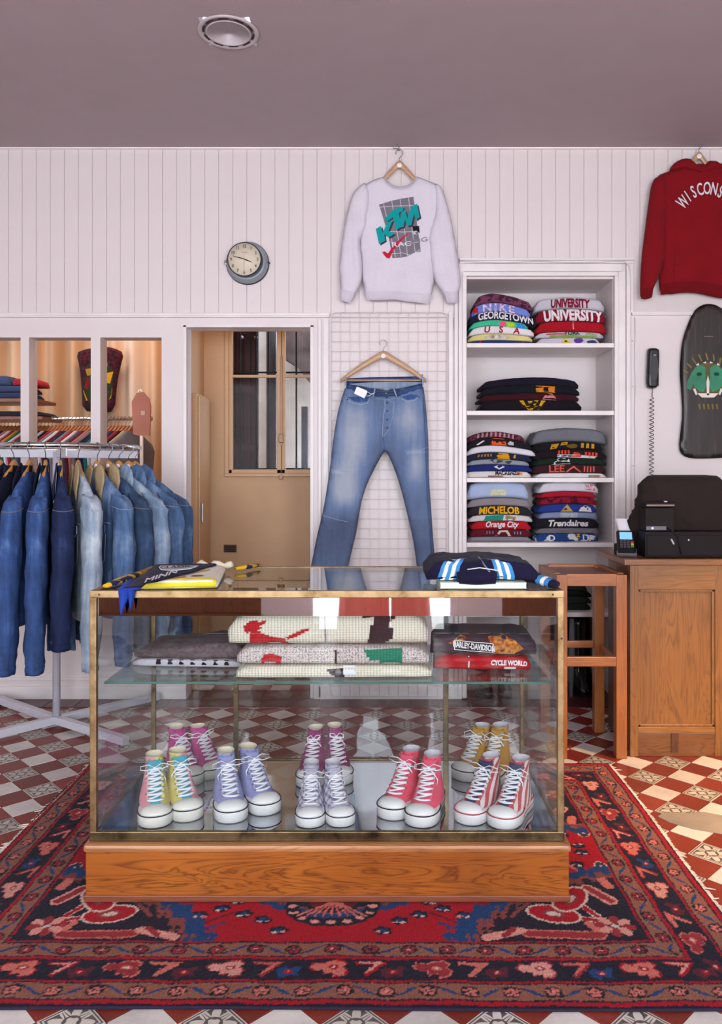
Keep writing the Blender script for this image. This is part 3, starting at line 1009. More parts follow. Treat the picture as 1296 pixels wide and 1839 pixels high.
for k in range(9):                                    # rosette hanging from the middle
    a = -PI / 2 + (k - 4) * 0.38
    cx, cy = 0.115 * math.sin((k - 4) * 0.40), HWY - B0 - 0.52 + 0.0
    ux, uy = 0.12 * abs(math.sin((k - 4) * 0.40)), 0.17 - 0.085 * math.cos((k - 4) * 0.40)
    put(field & ell(UX, FY, ux, uy, 0.034, 0.022, 0.9 * abs(k - 4) * 0.4), 'navy')
    put(field & ell(UX, FY, ux, uy, 0.014, 0.009), 'pink')
put(field & ell(UX, FY, 0.0, 0.19, 0.07, 0.035), 'dred')
for k in range(5):
    put(field & seg(UX, FY, 0, 0.2, 0.10 * k / 4, 0.12, 0.003), 'salm')
for (cx, cy, an) in ((0.30, 0.04, 0.1), (0.40, 0.03, 0.5), (0.02, 0.40, 1.4), (0.05, 0.60, 1.2)):
    bud(cx, cy, an, 0.62, 'slate', 'cream', 'navy')
# corner pieces
cq = (np.maximum(FX, 0) / 0.50) ** 1.5 + (np.maximum(FY, 0) / 0.36) ** 1.5 + zz * 3.2
put(field & (cq < 1.20), 'blue'); put(field & (cq < 1.0), 'rose'); put(field & (cq < 0.90), 'navy')
corner = field & (cq < 0.90)
for (x0, y0, x1, y1, w, c) in ((0.13, 0.03, 0.33, 0.035, 0.020, 'salm'), (0.13, 0.03, 0.33, 0.035, 0.014, 'brick'), (0.35, 0.05, 0.45, 0.02, 0.016, 'pink'), (0.37, 0.06, 0.40, 0.03, 0.010, 'brick'),
                               (0.05, 0.20, 0.10, 0.27, 0.022, 'pink'), (0.05, 0.20, 0.10, 0.27, 0.013, 'brick'), (0.03, 0.28, 0.05, 0.36, 0.016, 'salm'), (0.12, 0.10, 0.20, 0.125, 0.011, 'cream'), (0.12, 0.10, 0.20, 0.125, 0.008, 'red'), (0.11, 0.12, 0.15, 0.19, 0.011, 'cream'), (0.11, 0.12, 0.15, 0.19, 0.008, 'red'),
                               (0.13, 0.055, 0.145, 0.085, 0.013, 'salm'), (0.30, 0.19, 0.36, 0.12, 0.006, 'rose'), (0.22, 0.26, 0.29, 0.20, 0.006, 'rose')):
    put(corner & seg(FX, FY, x0, y0, x1, y1, w), c)
bud(0.235, 0.135, 0.25, 1.35, 'red', 'cream', 'rose')
bud(0.17, 0.215, -0.9, 1.35, 'red', 'cream', 'rose')
for k in range(8):                                    # eight petalled flower in the very corner
    a = k * PI / 4 + 0.2
    put(corner & ell(FX, FY, 0.075 + 0.038 * math.cos(a), 0.07 + 0.030 * math.sin(a), 0.021, 0.015, a), 'pink' if k % 2 else 'brick')
put(corner & ell(FX, FY, 0.075, 0.07, 0.011, 0.009), 'cream')
# borders, from the edge inwards; along = distance along the border, across = 0..1 over it
fronty = EY < EX
AL = np.where(fronty, WXN - rcx, WYN - rcy)
for (a, b, c) in ((0.000, 0.010, 'navy'), (0.010, 0.024, 'red'), (0.024, 0.030, 'navy'), (0.030, 0.088, 'tan'), (0.088, 0.093, 'navy'), (0.093, 0.100, 'red'), (0.100, 0.186, 'navy'), (0.186, 0.196, 'red'), (0.196, 0.200, 'navy'), (0.200, 0.256, 'tan'), (0.256, 0.262, 'navy'), (0.262, 0.268, 'red')):
    put((ED >= a) & (ED < b), c)
put(ED < 0.0, 'navy')
for (a, b, ph) in ((0.030, 0.088, 0.0), (0.200, 0.256, 0.04)):
    band = (ED >= a) & (ED < b)
    V = (ED - a) / (b - a) - 0.5
    per = 0.104
    Uc = (AL + ph + 10 * per) / per
    fr = Uc - np.floor(Uc) - 0.5
    sg = np.where(np.floor(Uc).astype(int) % 2 == 0, 1.0, -1.0)
    Um = fr * per
    Vm = V * (b - a)
    # meander: blue leaf sloping between flowers, thin navy vine
    half = (AL + ph + 10 * per) / per + 0.5
    hk_ = np.floor(half).astype(int); hf = (half - np.floor(half) - 0.5) * per
    sl_ = np.where(hk_ % 2 == 0, 1.0, -1.0)
    lf = (np.abs(hf) < 0.024) & (np.abs(Vm - sl_ * hf * 0.62) < 0.0062 * (1 - (np.abs(hf) / 0.026) ** 2))
    vine = band & (np.abs(Vm - 0.020 * np.sin(2 * PI * (AL + ph) / (2 * per))) < 0.0022)
    put(vine, 'navy')
    put(band & lf, 'blue')
    fl = band & ell(Um, Vm, 0, 0, 0.0235, 0.0195)
    put(fl, 'navy')
    for k in range(5):
        an = k * 2 * PI / 5 + 0.4
        put(band & ell(Um, Vm, 0.0125 * math.cos(an), 0.0105 * math.sin(an), 0.0068, 0.0055), 'salm' if ph == 0 else 'brick')
    put(band & ell(Um, Vm, 0, 0, 0.004, 0.0035), 'pink')
band = (ED >= 0.100) & (ED < 0.186)
V = (ED - 0.143)
per = 0.27
Uc = (AL + 0.05 + 10 * per) / per
K = np.floor(Uc).astype(int) % 3
U = (Uc - np.floor(Uc) - 0.5) * per
for kk, cc, c2 in ((0, 'pink', 'brick'), (1, 'salm', 'red'), (2, 'brick', 'salm')):
    mk = band & (K == kk)
    # hooked palmette
    pal_ = poly(U, V, [(-0.125, 0.010), (-0.112, 0.026), (-0.090, 0.020), (-0.075, 0.030), (-0.045, 0.032), (-0.032, 0.020), (-0.042, 0.006), (-0.030, -0.006), (-0.040, -0.026), (-0.066, -0.030), (-0.064, -0.016), (-0.088, -0.020), (-0.090, -0.006), (-0.112, -0.006)])
    out = poly(U * 0.9 + 0.0075 * -1, V * 0.86, [(-0.125, 0.010), (-0.112, 0.026), (-0.090, 0.020), (-0.075, 0.030), (-0.045, 0.032), (-0.032, 0.020), (-0.042, 0.006), (-0.030, -0.006), (-0.040, -0.026), (-0.066, -0.030), (-0.064, -0.016), (-0.088, -0.020), (-0.090, -0.006), (-0.112, -0.006)])
    put(mk & out, c2); put(mk & pal_, cc)
    put(mk & ell(U, V, -0.066, 0.006, 0.014, 0.009), c2); put(mk & ell(U, V, -0.066, 0.006, 0.007, 0.004), 'cream')
    # folded leaf like a figure seven
    put(mk & poly(U, V, [(-0.010, 0.032), (0.078, 0.034), (0.020, -0.030), (0.010, -0.020), (0.040, 0.018), (-0.004, 0.020)]), c2)
    put(mk & poly(U, V, [(-0.002, 0.029), (0.066, 0.031), (0.020, -0.018), (0.018, -0.012), (0.046, 0.022), (0.0, 0.024)]), 'salm' if cc != 'salm' else 'pink')
    put(mk & poly(U, V, [(0.056, 0.000), (0.072, 0.010), (0.096, 0.004), (0.112, 0.018), (0.124, 0.008), (0.112, -0.010), (0.116, -0.026), (0.092, -0.022), (0.074, -0.034), (0.060, -0.022)]), 'blue' if kk == 0 else 'mar')
    put(mk & ell(U, V, 0.088, -0.008, 0.011, 0.008), 'red'); put(mk & ell(U, V, 0.088, -0.008, 0.005, 0.004), 'pink')
# dark weft lines and abrash
ab = 1 + 0.10 * np.sin(GY * 9 + np.sin(GX * 3)) * 0.5 + rs.normal(0, 0.06, GX.shape)
yarn = 1 + 0.08 * np.sin(GX / PITCH * PI)
img *= (ab * yarn)[..., None]
img = np.clip(img, 0, 1)
hz_ = 0.0085 + rs.normal(0, 0.0007, GX.shape) + 0.0012 * np.sin(GX * 6 + GY * 4)
edx = np.minimum(np.minimum(GX - RX0, RX1 - GX), np.minimum(GY - RY0, RY1 - GY))
hz_ = np.where(edx < 0.003, 0.002, hz_)
# slightly uneven outline
OX = GX + 0.006 * np.sin(GY * 4.2 + 1) * np.clip((GX - rcx) / HWX, -1, 1) ** 3
OY = GY + 0.005 * np.sin(GX * 3.1) * np.clip((GY - rcy) / HWY, -1, 1) ** 3
co = np.stack([OX - rcx, OY - rcy, hz_], -1).reshape(-1, 3)
idx = np.arange(nxr * nyr).reshape(nxr, nyr)
q = np.stack([idx[:-1, :-1], idx[1:, :-1], idx[1:, 1:], idx[:-1, 1:]], -1).reshape(-1, 4)
me = bpy.data.meshes.new('rug_pile')
me.vertices.add(len(co)); me.vertices.foreach_set('co', co.ravel())
me.loops.add(q.size); me.loops.foreach_set('vertex_index', q.ravel().astype(np.int32))
me.polygons.add(len(q)); me.polygons.foreach_set('loop_start', (np.arange(len(q)) * 4).astype(np.int32))
me.update()
at = me.color_attributes.new('knots', 'FLOAT_COLOR', 'POINT')
at.data.foreach_set('color', np.concatenate([img.reshape(-1, 3), np.ones((len(co), 1))], 1).ravel().astype(np.float32))
m_rug, nt, b = newmat('rug_wool')
a = N(nt, 'ShaderNodeAttribute', attribute_name='knots')
v = coords(nt)
f = nz(nt, v, 330, 3)
nt.links.new(mixc(nt, 1.0, a.outputs['Color'], ramp(nt, f, [(0.3, (0.52, 0.52, 0.52, 1)), (0.7, (0.95, 0.95, 0.95, 1))]), 'MULTIPLY'), b.inputs['Base Color'])
b.inputs['Roughness'].default_value = 0.95; b.inputs['Specular IOR Level'].default_value = 0.1
b.inputs['Sheen Weight'].default_value = 0.05
bump(nt, b, f, 0.5, 0.002)
me.materials.append(m_rug)
rug = thing('oriental_rug', 'red and navy oriental wool rug spread on the tiles under the display case', 'rug', (rcx, rcy, 0.0))
o = bpy.data.objects.new('pile', me); COL.objects.link(o); o.parent = rug
mb = MB()
rr = random.Random(3)
for sx, x0 in ((-1, RX0), (1, RX1)):
    y = RY0 + 0.01
    while y < RY1 - 0.005:
        ln = rr.uniform(0.003, 0.013) * (3.2 if rr.random() < 0.05 else 1)
        dy = rr.uniform(-0.014, 0.014)
        xx = x0 + 0.006 * math.sin(y * 4.2 + 1) * sx * sx
        mb.tube([(xx - sx * 0.006, y, 0.006), (xx + sx * ln * 0.5, y + dy * 0.4, 0.0045), (xx + sx * ln, y + dy, 0.003)], [0.0022, 0.0024, 0.0012], 5, cap=False)
        y += rr.uniform(0.0035, 0.006)
obj('fringe', mb, paint('C9B9AC', 0.9, 0.15), rug, fixn=False)['kind'] = 'stuff'
mb = MB()
for yy in (RY0 + 0.001, RY1 - 0.001):
    mb.tube([(RX0 + k * 0.03, yy + 0.005 * math.sin((RX0 + k * 0.03) * 3.1) * (1 if yy > 2.5 else -1), 0.0045) for k in range(int((RX1 - RX0) / 0.03) + 1)], 0.0042, 6)
obj('selvage', mb, cloth('2A2234'), rug)['kind'] = 'stuff'

# ================================================================== GARMENT TOOLS
def text2d(s, size=1.0, bold=0.0, step=None, sx=1.0, shear=0.0, space=1.0):
    """flat lettering as (verts 2-D, faces), centred on x, baseline at 0"""
    cu = bpy.data.curves.new('t', 'FONT')
    cu.body = s; cu.size = size; cu.align_x = 'CENTER'; cu.offset = bold * size; cu.shear = shear; cu.space_character = space
    cu.resolution_u = 3
    o = bpy.data.objects.new('t', cu); COL.objects.link(o)
    dg = bpy.context.evaluated_depsgraph_get()
    me = o.evaluated_get(dg).to_mesh()
    bm = bmesh.new(); bm.from_mesh(me)
    bmesh.ops.remove_doubles(bm, verts=bm.verts[:], dist=size * 1e-4)
    bmesh.ops.triangulate(bm, faces=bm.faces[:])
    if step:
        for _ in range(4):
            ed = [e for e in bm.edges if e.calc_length() > step]
            if not ed: break
            bmesh.ops.subdivide_edges(bm, edges=ed, cuts=1)
            bmesh.ops.triangulate(bm, faces=bm.faces[:])
    bm.verts.index_update()
    vs = [(v.co.x * sx, v.co.y) for v in bm.verts]
    fs = [tuple(v.index for v in f.verts) for f in bm.faces]
    bm.free()
    o.evaluated_get(dg).to_mesh_clear()
    bpy.data.objects.remove(o); bpy.data.curves.remove(cu)
    return vs, fs


def fill2d(poly, step):
    """triangulate a 2-D polygon with inner points on a grid -> verts, faces"""
    pts = []
    n = len(poly)
    for i in range(n):
        a, b = Vector(poly[i]), Vector(poly[(i + 1) % n])
        k = max(1, int((b - a).length / step))
        pts += [a.lerp(b, t / k) for t in range(k)]
    nb = len(pts)
    P = np.array([p[:] for p in pts])
    x0, y0 = P.min(0); x1, y1 = P.max(0)
    gx_, gy_ = np.meshgrid(np.arange(x0 + step / 2, x1, step), np.arange(y0 + step / 2, y1, step))
    gx_, gy_ = gx_.ravel(), gy_.ravel()
    inside = poly_mask(gx_, gy_, P) & (bdist(gx_, gy_, P) > step * 0.45)
    allp = [Vector(p) for p in P] + [Vector(p) for p in np.stack([gx_[inside], gy_[inside]], 1)]
    edges = [(i, (i + 1) % nb) for i in range(nb)]
    v, e, f, *_ = delaunay_2d_cdt(allp, edges, [list(range(nb))], 1, 1e-7)
    return [tuple(p) for p in v], [tuple(t) for t in f]


def poly_mask(x, y, P):
    m = np.zeros(x.shape, bool)
    n = len(P)
    for i in range(n):
        xa, ya = P[i]; xb, yb = P[(i + 1) % n]
        if ya == yb: continue
        c = (y >= min(ya, yb)) & (y < max(ya, yb))
        m ^= c & (x < xa + (y - ya) * (xb - xa) / (yb - ya))
    return m


def bdist(x, y, P):
    d = np.full(x.shape, 1e9)
    n = len(P)
    for i in range(n):
        a, b = P[i], P[(i + 1) % n]
        ab = b - a; L = (ab ** 2).sum()
        if L == 0: continue
        t = np.clip(((x - a[0]) * ab[0] + (y - a[1]) * ab[1]) / L, 0, 1)
        d = np.minimum(d, (x - a[0] - t * ab[0]) ** 2 + (y - a[1] - t * ab[1]) ** 2)
    return np.sqrt(d)


def smooth_poly(poly, it=2):
    """Chaikin corner cutting"""
    P = [Vector(p) for p in poly]
    for _ in range(it):
        Q = []
        for i in range(len(P)):
            a, b = P[i], P[(i + 1) % len(P)]
            Q += [a.lerp(b, 0.25), a.lerp(b, 0.75)]
        P = Q
    return [tuple(p) for p in P]


class Puff:
    """flat garment piece in the XZ plane, padded to a thickness, facing -Y.
    outline in metres (x, z); yc = depth of the middle plane"""
    def __init__(s, outline, th, yc, step=0.016, edge=0.05, wr=0.006, seed=0, folds=None, vs=1.0, smooth=2):
        s.P = np.array(smooth_poly(outline, smooth) if smooth else outline)
        s.th, s.yc, s.edge, s.wr, s.seed, s.folds, s.vs, s.step = th, yc, edge, wr, seed, folds, vs, step

    def front(s, x, z):
        x = np.atleast_1d(np.asarray(x, float)); z = np.atleast_1d(np.asarray(z, float))
        d = bdist(x, z, s.P)
        d = np.where(poly_mask(x, z, s.P), d, 0.0)
        k = np.clip(d / s.edge, 0, 1)
        pr = np.sqrt(np.clip(1 - (1 - k) ** 2, 0, 1))
        w = np.array([mnoise.noise(Vector((a * 9 + s.seed, b * 3.2 * s.vs, s.seed * 1.7))) + 0.5 * mnoise.noise(Vector((a * 24, b * 9 * s.vs + s.seed, 3.1))) for a, b in zip(x, z)])
        off = s.th / 2 * pr + s.wr * w * pr
        if s.folds:
            for (fx0, fz0, fx1, fz1, wd, am) in s.folds:
                dx, dz = fx1 - fx0, fz1 - fz0
                t = np.clip(((x - fx0) * dx + (z - fz0) * dz) / (dx * dx + dz * dz), 0, 1)
                dd = np.sqrt((x - fx0 - t * dx) ** 2 + (z - fz0 - t * dz) ** 2)
                tap = np.minimum(1, 2.2 * (1 - np.abs(2 * t - 1)) + 0.15)
                off = off + am * np.exp(-(dd / wd) ** 2) * tap * pr
        return s.yc - off

    def build(s):
        v, f = fill2d([tuple(p) for p in s.P], s.step)
        A = np.array(v)
        yf = s.front(A[:, 0], A[:, 1])
        d = bdist(A[:, 0], A[:, 1], s.P)
        rim = d < 1e-5
        yb = np.where(rim, yf, s.yc + s.th * 0.35)
        n = len(v)
        mb = MB()
        vs = [(a[0], y, a[1]) for a, y in zip(A, yf)]
        remap = {}
        back = []
        for i in range(n):
            if rim[i]: remap[i] = i
            else:
                remap[i] = n + len(back); back.append((A[i][0], yb[i], A[i][1]))
        fs = [t for t in f] + [tuple(remap[i] for i in t)[::-1] for t in f if not all(rim[i] for i in t)]
        mb.add(vs + back, fs, 0, True)
        return mb

    def decal(s, v2, f, off=0.0012):
        A = np.array(v2)
        y = s.front(A[:, 0], A[:, 1]) - off
        return MB().add([(a[0], yy, a[1]) for a, yy in zip(A, y)], f, 0, True)

    def decal_poly(s, poly, off=0.0012, step=None):
        v, f = fill2d(poly, step or s.step)
        return s.decal(v, f, off)


def px2(pts, sc, ox, oy, Y):
    """points read in an enlarged crop -> metres on the plane at depth Y"""
    return [(wx(ox + x / sc, Y), wz(oy + y / sc, Y)) for x, y in pts]


def strip(pts, w):
    """polygon of a line of width w through 2-D points"""
    L, Rr = [], []
    P = [Vector(p) for p in pts]
    for i, p in enumerate(P):
        t = (P[min(i + 1, len(P) - 1)] - P[max(i - 1, 0)]).normalized()
        n = Vector((-t.y, t.x)) * w / 2
        L.append(tuple(p + n)); Rr.append(tuple(p - n))
    return L + Rr[::-1]


def ribbon(puff, pts, w, off=0.0015, n=14):
    """thin stitched line or seam lying on a puff"""
    P = [Vector(p) for p in pts]
    Q = []
    for i in range(len(P) - 1):
        for k in range(n): Q.append(P[i].lerp(P[i + 1], k / n))
    Q.append(P[-1])
    pl = strip(Q, w)
    m = len(Q)
    v = pl[:m] + pl[m:][::-1]
    f = [(i, i + 1, m + i + 1, m + i) for i in range(m - 1)]
    return puff.decal(v, f, off)


# ------------------------------------------------------------------ hangers
def hanger_parts(root, width=0.42, bar=False, drop=0.085, bend=0.0, hookh=0.075, disc=True, mat=None):
    """wooden hanger centred on the root origin (top of the wood), along X, facing -Y"""
    n = 22
    mb = MB()
    vs, fs = [], []
    for i in range(n + 1):
        u = -1 + 2 * i / n
        a = abs(u)
        x = u * width / 2
        zt = -drop * (a ** 1.35)
        th = 0.022 * (1 - a) ** 0.7 + 0.021
        zt += 0.012 * math.exp(-(u * 5) ** 2)
        zb = zt - th
        hw = 0.0065 + 0.002 * a
        y = bend * a * a
        for (yy, zz) in ((-hw, zb + 0.002), (-hw, zt - 0.003), (-hw * 0.5, zt), (hw * 0.5, zt), (hw, zt - 0.003), (hw, zb + 0.002), (hw * 0.5, zb), (-hw * 0.5, zb)):
            vs.append((x, y + yy, zz))
    for i in range(n):
        for k in range(8):
            fs.append((i * 8 + k, i * 8 + (k + 1) % 8, (i + 1) * 8 + (k + 1) % 8, (i + 1) * 8 + k))
    fs += [tuple(range(8))[::-1], tuple(n * 8 + k for k in range(8))]
    mb.add(vs, fs, 0, True)
    local_obj('hanger_body', mb, mat or M_hang, root)
    h = MB()
    pts = [(0, 0, 0.0), (0, 0, hookh * 0.30)]
    r = hookh * 0.27
    cz = hookh * 0.70
    for k in range(13):
        a = -PI / 2 + 0.35 + k * (1.5 * PI) / 12
        pts.append((r * math.cos(a) * 1.0, 0, cz + r * math.sin(a)))
    h.tube(pts, 0.0019, 6)
    local_obj('hook', h, M_steel, root)
    if bar:
        local_obj('bar', MB().tube([(-width * 0.44, 0, -drop - 0.006), (width * 0.44, 0, -drop - 0.006)], 0.006, 8), mat or M_hang, root)
    if disc:
        d = MB().lathe([(0.0, -0.0092), (0.0125, -0.0090), (0.0132, -0.0078), (0.0132, -0.006)], (0, 0, -0.019), 20, axis='Y')
        ds = local_obj('sticker', d, M_label, root)
        mk = MB()
        for k, (w_, x_) in enumerate(((0.0030, -0.0058), (0.0016, -0.0022), (0.0032, 0.0014), (0.0020, 0.0056))):
            mk.box(x_ - w_ / 2, x_ + w_ / 2, -0.0095, -0.0091, -0.0208, -0.0176)
        local_obj('sticker_print', mk, paint('8A90A8', 0.6), ds)['kind'] = 'stuff'
    return root


def local_obj(name, mb, mats, parent, fixn=True, bevel=0):
    me = mb.mesh(name, mats, Vector((0, 0, 0)), fixn)
    o = bpy.data.objects.new(name, me)
    COL.objects.link(o); o.parent = parent
    if bevel:
        b = o.modifiers.new('bevel', 'BEVEL'); b.width = bevel; b.segments = 2; b.limit_method = 'ANGLE'
    return o


# ================================================================== THE THREE WALL GARMENTS
M_hangl = wood('hanger_pale', 'B48A66', 'D2AA84', 'X', 3, 0.4, 0.4, 0.2, 0.2)
# --- white sweatshirt
GY_ = WY - 0.045
sc, ox, oy = 4.32, 560, 240
f_ = lambda pts: px2(pts, sc, ox, oy, GY_)
M_sw = cloth('D6CEDA', 0.03, 1.0)
sw = thing('sweatshirt', 'white crewneck sweatshirt with turquoise and grey racing print hung high on the wall', 'sweatshirt', (wx(718, GY_), GY_, wz(545, GY_)))
body = Puff(f_([(470, 360), (560, 330), (580, 372), (630, 405), (690, 415), (750, 400), (790, 365), (808, 328), (900, 365), (985, 400), (1000, 560), (985, 760), (960, 900), (950, 1130), (935, 1230), (900, 1326), (760, 1310), (640, 1292), (520, 1300), (425, 1296), (395, 1180), (378, 1000), (372, 830), (385, 620), (375, 420)]),
            0.050, GY_, 0.014, 0.045, 0.004, 1, folds=[(wx(ox + a / sc, GY_), wz(oy + b / sc, GY_), wx(ox + c / sc, GY_), wz(oy + d / sc, GY_), w_, am) for a, b, c, d, w_, am in ((440, 560, 450, 1200, .012, .008), (510, 900, 500, 1230, .01, .007), (700, 990, 700, 1220, .014, .007), (590, 990, 585, 1210, .010, -.006), (800, 1000, 850, 1230, .012, .006), (880, 820, 905, 1180, .012, .009), (930, 640, 880, 830, .013, -.006))])
obj('body', body.build(), M_sw, sw)
sl = Puff(f_([(375, 405), (420, 380), (455, 480), (440, 620), (425, 740), (385, 800), (372, 850), (392, 1000), (388, 1160), (345, 1235), (300, 1328), (215, 1303), (222, 1210), (215, 1130), (212, 1000), (238, 800), (270, 620), (315, 470)]), 0.060, GY_ - 0.012, 0.014, 0.035, 0.006, 3, vs=0.8,
          folds=[(wx(ox + a / sc, GY_), wz(oy + b / sc, GY_), wx(ox + c / sc, GY_), wz(oy + d / sc, GY_), w_, am) for a, b, c, d, w_, am in ((330, 560, 350, 1150, .011, .010), (250, 900, 255, 1180, .009, .006), (320, 700, 300, 1180, .008, -.007), (375, 500, 400, 760, .010, .006))])
obj('sleeve', sl.build(), M_sw, sw)
sr = Puff(f_([(940, 385), (1000, 410), (1040, 520), (1085, 700), (1120, 900), (1152, 1100), (1150, 1200), (1128, 1240), (1130, 1325), (1045, 1325), (1015, 1245), (955, 1160), (925, 1060), (905, 900), (895, 800), (940, 680), (960, 520)]), 0.060, GY_ - 0.012, 0.014, 0.035, 0.006, 5, vs=0.8,
          folds=[(wx(ox + a / sc, GY_), wz(oy + b / sc, GY_), wx(ox + c / sc, GY_), wz(oy + d / sc, GY_), w_, am) for a, b, c, d, w_, am in ((980, 560, 1060, 1180, .011, .010), (1060, 800, 1110, 1180, .010, .007), (930, 820, 1000, 1150, .009, .007))])
obj('sleeve', sr.build(), M_sw, sw)
M_rib = cloth('CEC6D2', 0.05, 1.6)
def _rib(name, pf, pts, off=0.003):
    return obj(name, pf.decal_poly(f_(pts), off, 0.012), M_rib, sw)
_rib('collar', body, [(552, 340), (566, 336), (600, 380), (640, 408), (690, 416), (742, 404), (785, 370), (806, 334), (822, 338), (800, 388), (755, 432), (690, 448), (625, 436), (580, 398)])
_rib('hem_band', body, [(410, 1228), (520, 1232), (640, 1226), (760, 1240), (932, 1256), (902, 1322), (760, 1306), (640, 1288), (520, 1296), (428, 1292)])
_rib('cuff', sl, [(222, 1214), (325, 1240), (300, 1322), (222, 1300)])
_rib('cuff', sr, [(1022, 1236), (1128, 1238), (1126, 1320), (1048, 1320)])
# printed motif: grey grid patch, turquoise letters, tick, wordmark
pr = obj('print', body.decal_poly(f_([(520, 562), (610, 535), (700, 515), (785, 503), (800, 600), (815, 730), (835, 860), (842, 925), (790, 935), (740, 962), (690, 972), (622, 976), (606, 880), (586, 780), (556, 680)]), 0.0015, 0.011), cloth('77727C', 0.08), sw)
mb = MB()
for pts in (((555, 555), (600, 760), (648, 968)), ((618, 535), (655, 750), (690, 965)), ((682, 522), (715, 740), (740, 960)), ((748, 510), (770, 720), (800, 935)), ((528, 582), (640, 575), (795, 570)), ((600, 852), (720, 868), (835, 850)), ((590, 770), (700, 775), (815, 770)), ((614, 945), (700, 935), (770, 955), (838, 908))):
    r_ = ribbon(body, f_(pts), 0.0028, 0.0022, 10); mb.add(r_.v, r_.f, 0, True)
obj('grid_lines', mb, cloth('D4CCD6', 0.03), pr)['kind'] = 'stuff'
KL = {'K': [(495, 750), (535, 728), (548, 780), (583, 704), (628, 676), (592, 766), (640, 788), (598, 815), (560, 792), (568, 840), (520, 868)],
      'T': [(558, 676), (632, 602), (704, 578), (706, 612), (672, 628), (694, 732), (652, 762), (628, 660), (584, 694)],
      'M': [(672, 742), (690, 625), (722, 606), (738, 672), (766, 582), (812, 556), (834, 660), (802, 682), (790, 636), (768, 722), (738, 730), (720, 680), (708, 736)]}
for nm_, pl_ in KL.items():
    obj('letter_shadow', body.decal_poly(f_([(x + 12, y + 11) for x, y in pl_]), 0.0026, 0.010), cloth('3E3848', 0.05), pr)
    obj('letter', body.decal_poly(f_(pl_), 0.0034, 0.010), cloth('12989A', 0.05), pr)['label'] = 'turquoise slanted letter ' + nm_
obj('tick', body.decal_poly(f_([(545, 930), (565, 925), (588, 942), (640, 868), (756, 768), (690, 852), (632, 912), (602, 980), (578, 976), (556, 950)]), 0.0040, 0.010), cloth('C2203A', 0.05), pr)
obj('black_tab', body.decal_poly(f_([(778, 730), (828, 728), (834, 784), (806, 760), (784, 770)]), 0.0030, 0.01), cloth('1E1C24'), pr)
for txt, cx, cy, size, rot, colr in (('K', 798, 796, 0.026, 0.1, 'E4DEE6'), ('RAC', 694, 886, 0.036, 0.10, 'DAD4DE'), ('ING', 832, 856, 0.036, 0.16, '8A8490')):
    v, f = text2d(txt, size, 0.01, 0.012, 1.25 if len(txt) < 2 else 1.6)
    c0 = f_([(cx, cy)])[0]
    ca, sa = math.cos(rot), math.sin(rot)
    v = [(c0[0] + x * ca - y * sa, c0[1] + x * sa + y * ca) for x, y in v]
    obj('lettering', body.decal(v, f, 0.0042), cloth(colr, 0.03), pr)
hg = thing('clothes_hanger', 'wooden hanger holding the white printed sweatshirt', 'hanger', (wx(717, GY_), GY_ + 0.004, wz(291, GY_)), group='wooden hangers on the wall')
hanger_parts(hg, 0.30, False, 0.165, mat=M_hangl)
hk = thing('wall_hook', 'small chrome wall hook above the white printed sweatshirt', 'hook', (wx(716), WY - 0.01, wz(268)))
def make_wall_hook(hk, y0):
    mb = MB().lathe([(0, 0.0), (0.010, 0.001), (0.010, 0.006)], (0, 0, 0), 14, axis='Y'); mb.move(Matrix.Translation((0, 0.004, 0)))
    local_obj('plate', mb, M_steel, hk)
    local_obj('prong', MB().tube([(0, 0.004, 0), (0, -0.02, -0.006), (0, -0.042, -0.008), (-0.012, -0.05, 0.000)], 0.0026, 6), M_steel, hk)
    local_obj('prong', MB().tube([(0, 0.004, 0), (-0.012, -0.016, -0.008), (-0.030, -0.028, -0.012), (-0.034, -0.032, -0.004)], 0.0026, 6), M_steel, hk)
make_wall_hook(hk, WY)

# --- red hoodie
sc, ox, oy = 2.786, 1090, 240
f_ = lambda pts: px2(pts, sc, ox, oy, GY_)
M_red = cloth('7C0E18', 0.08, 1.0)
M_red2 = cloth('6A0C14', 0.06, 1.8)
hd = thing('hoodie', 'red hooded sweatshirt with white WISCONSIN lettering, cut by the right edge', 'sweatshirt', (wx(1262, GY_), GY_, wz(540, GY_)))
def F2(l): return [(wx(ox + a / sc, GY_), wz(oy + b / sc, GY_), wx(ox + c / sc, GY_), wz(oy + d / sc, GY_), w_, am) for a, b, c, d, w_, am in l]
hb_ = Puff(f_([(240, 215), (300, 190), (420, 150), (520, 150), (640, 190), (735, 220), (740, 400), (728, 640), (735, 800), (650, 825), (560, 826), (420, 790), (264, 812), (258, 740), (262, 640), (270, 420), (255, 300)]), 0.055, GY_, 0.016, 0.05, 0.005, 11,
           folds=F2([(300, 620, 310, 780, .012, .008), (400, 640, 360, 760, .012, -.006), (440, 560, 560, 700, .016, .006), (300, 330, 330, 600, .014, .006)]))
obj('body', hb_.build(), M_red, hd)
h1 = Puff(f_([(245, 215), (290, 230), (290, 330), (278, 520), (286, 610), (262, 700), (245, 740), (222, 790), (220, 828), (163, 834), (160, 780), (165, 640), (188, 460), (205, 330), (218, 250)]), 0.065, GY_ - 0.012, 0.016, 0.035, 0.006, 13, vs=0.8, folds=F2([(230, 380, 225, 720, .012, .010), (262, 450, 250, 640, .010, .008), (195, 520, 190, 740, .010, -.006)]))
obj('sleeve', h1.build(), M_red, hd)
h2 = Puff(f_([(735, 215), (700, 230), (695, 330), (706, 520), (700, 610), (722, 700), (740, 740), (762, 790), (764, 828), (820, 834), (824, 780), (818, 640), (796, 460), (780, 330), (764, 250)]), 0.065, GY_ - 0.012, 0.016, 0.035, 0.006, 15, vs=0.8)
obj('sleeve', h2.build(), M_red, hd)
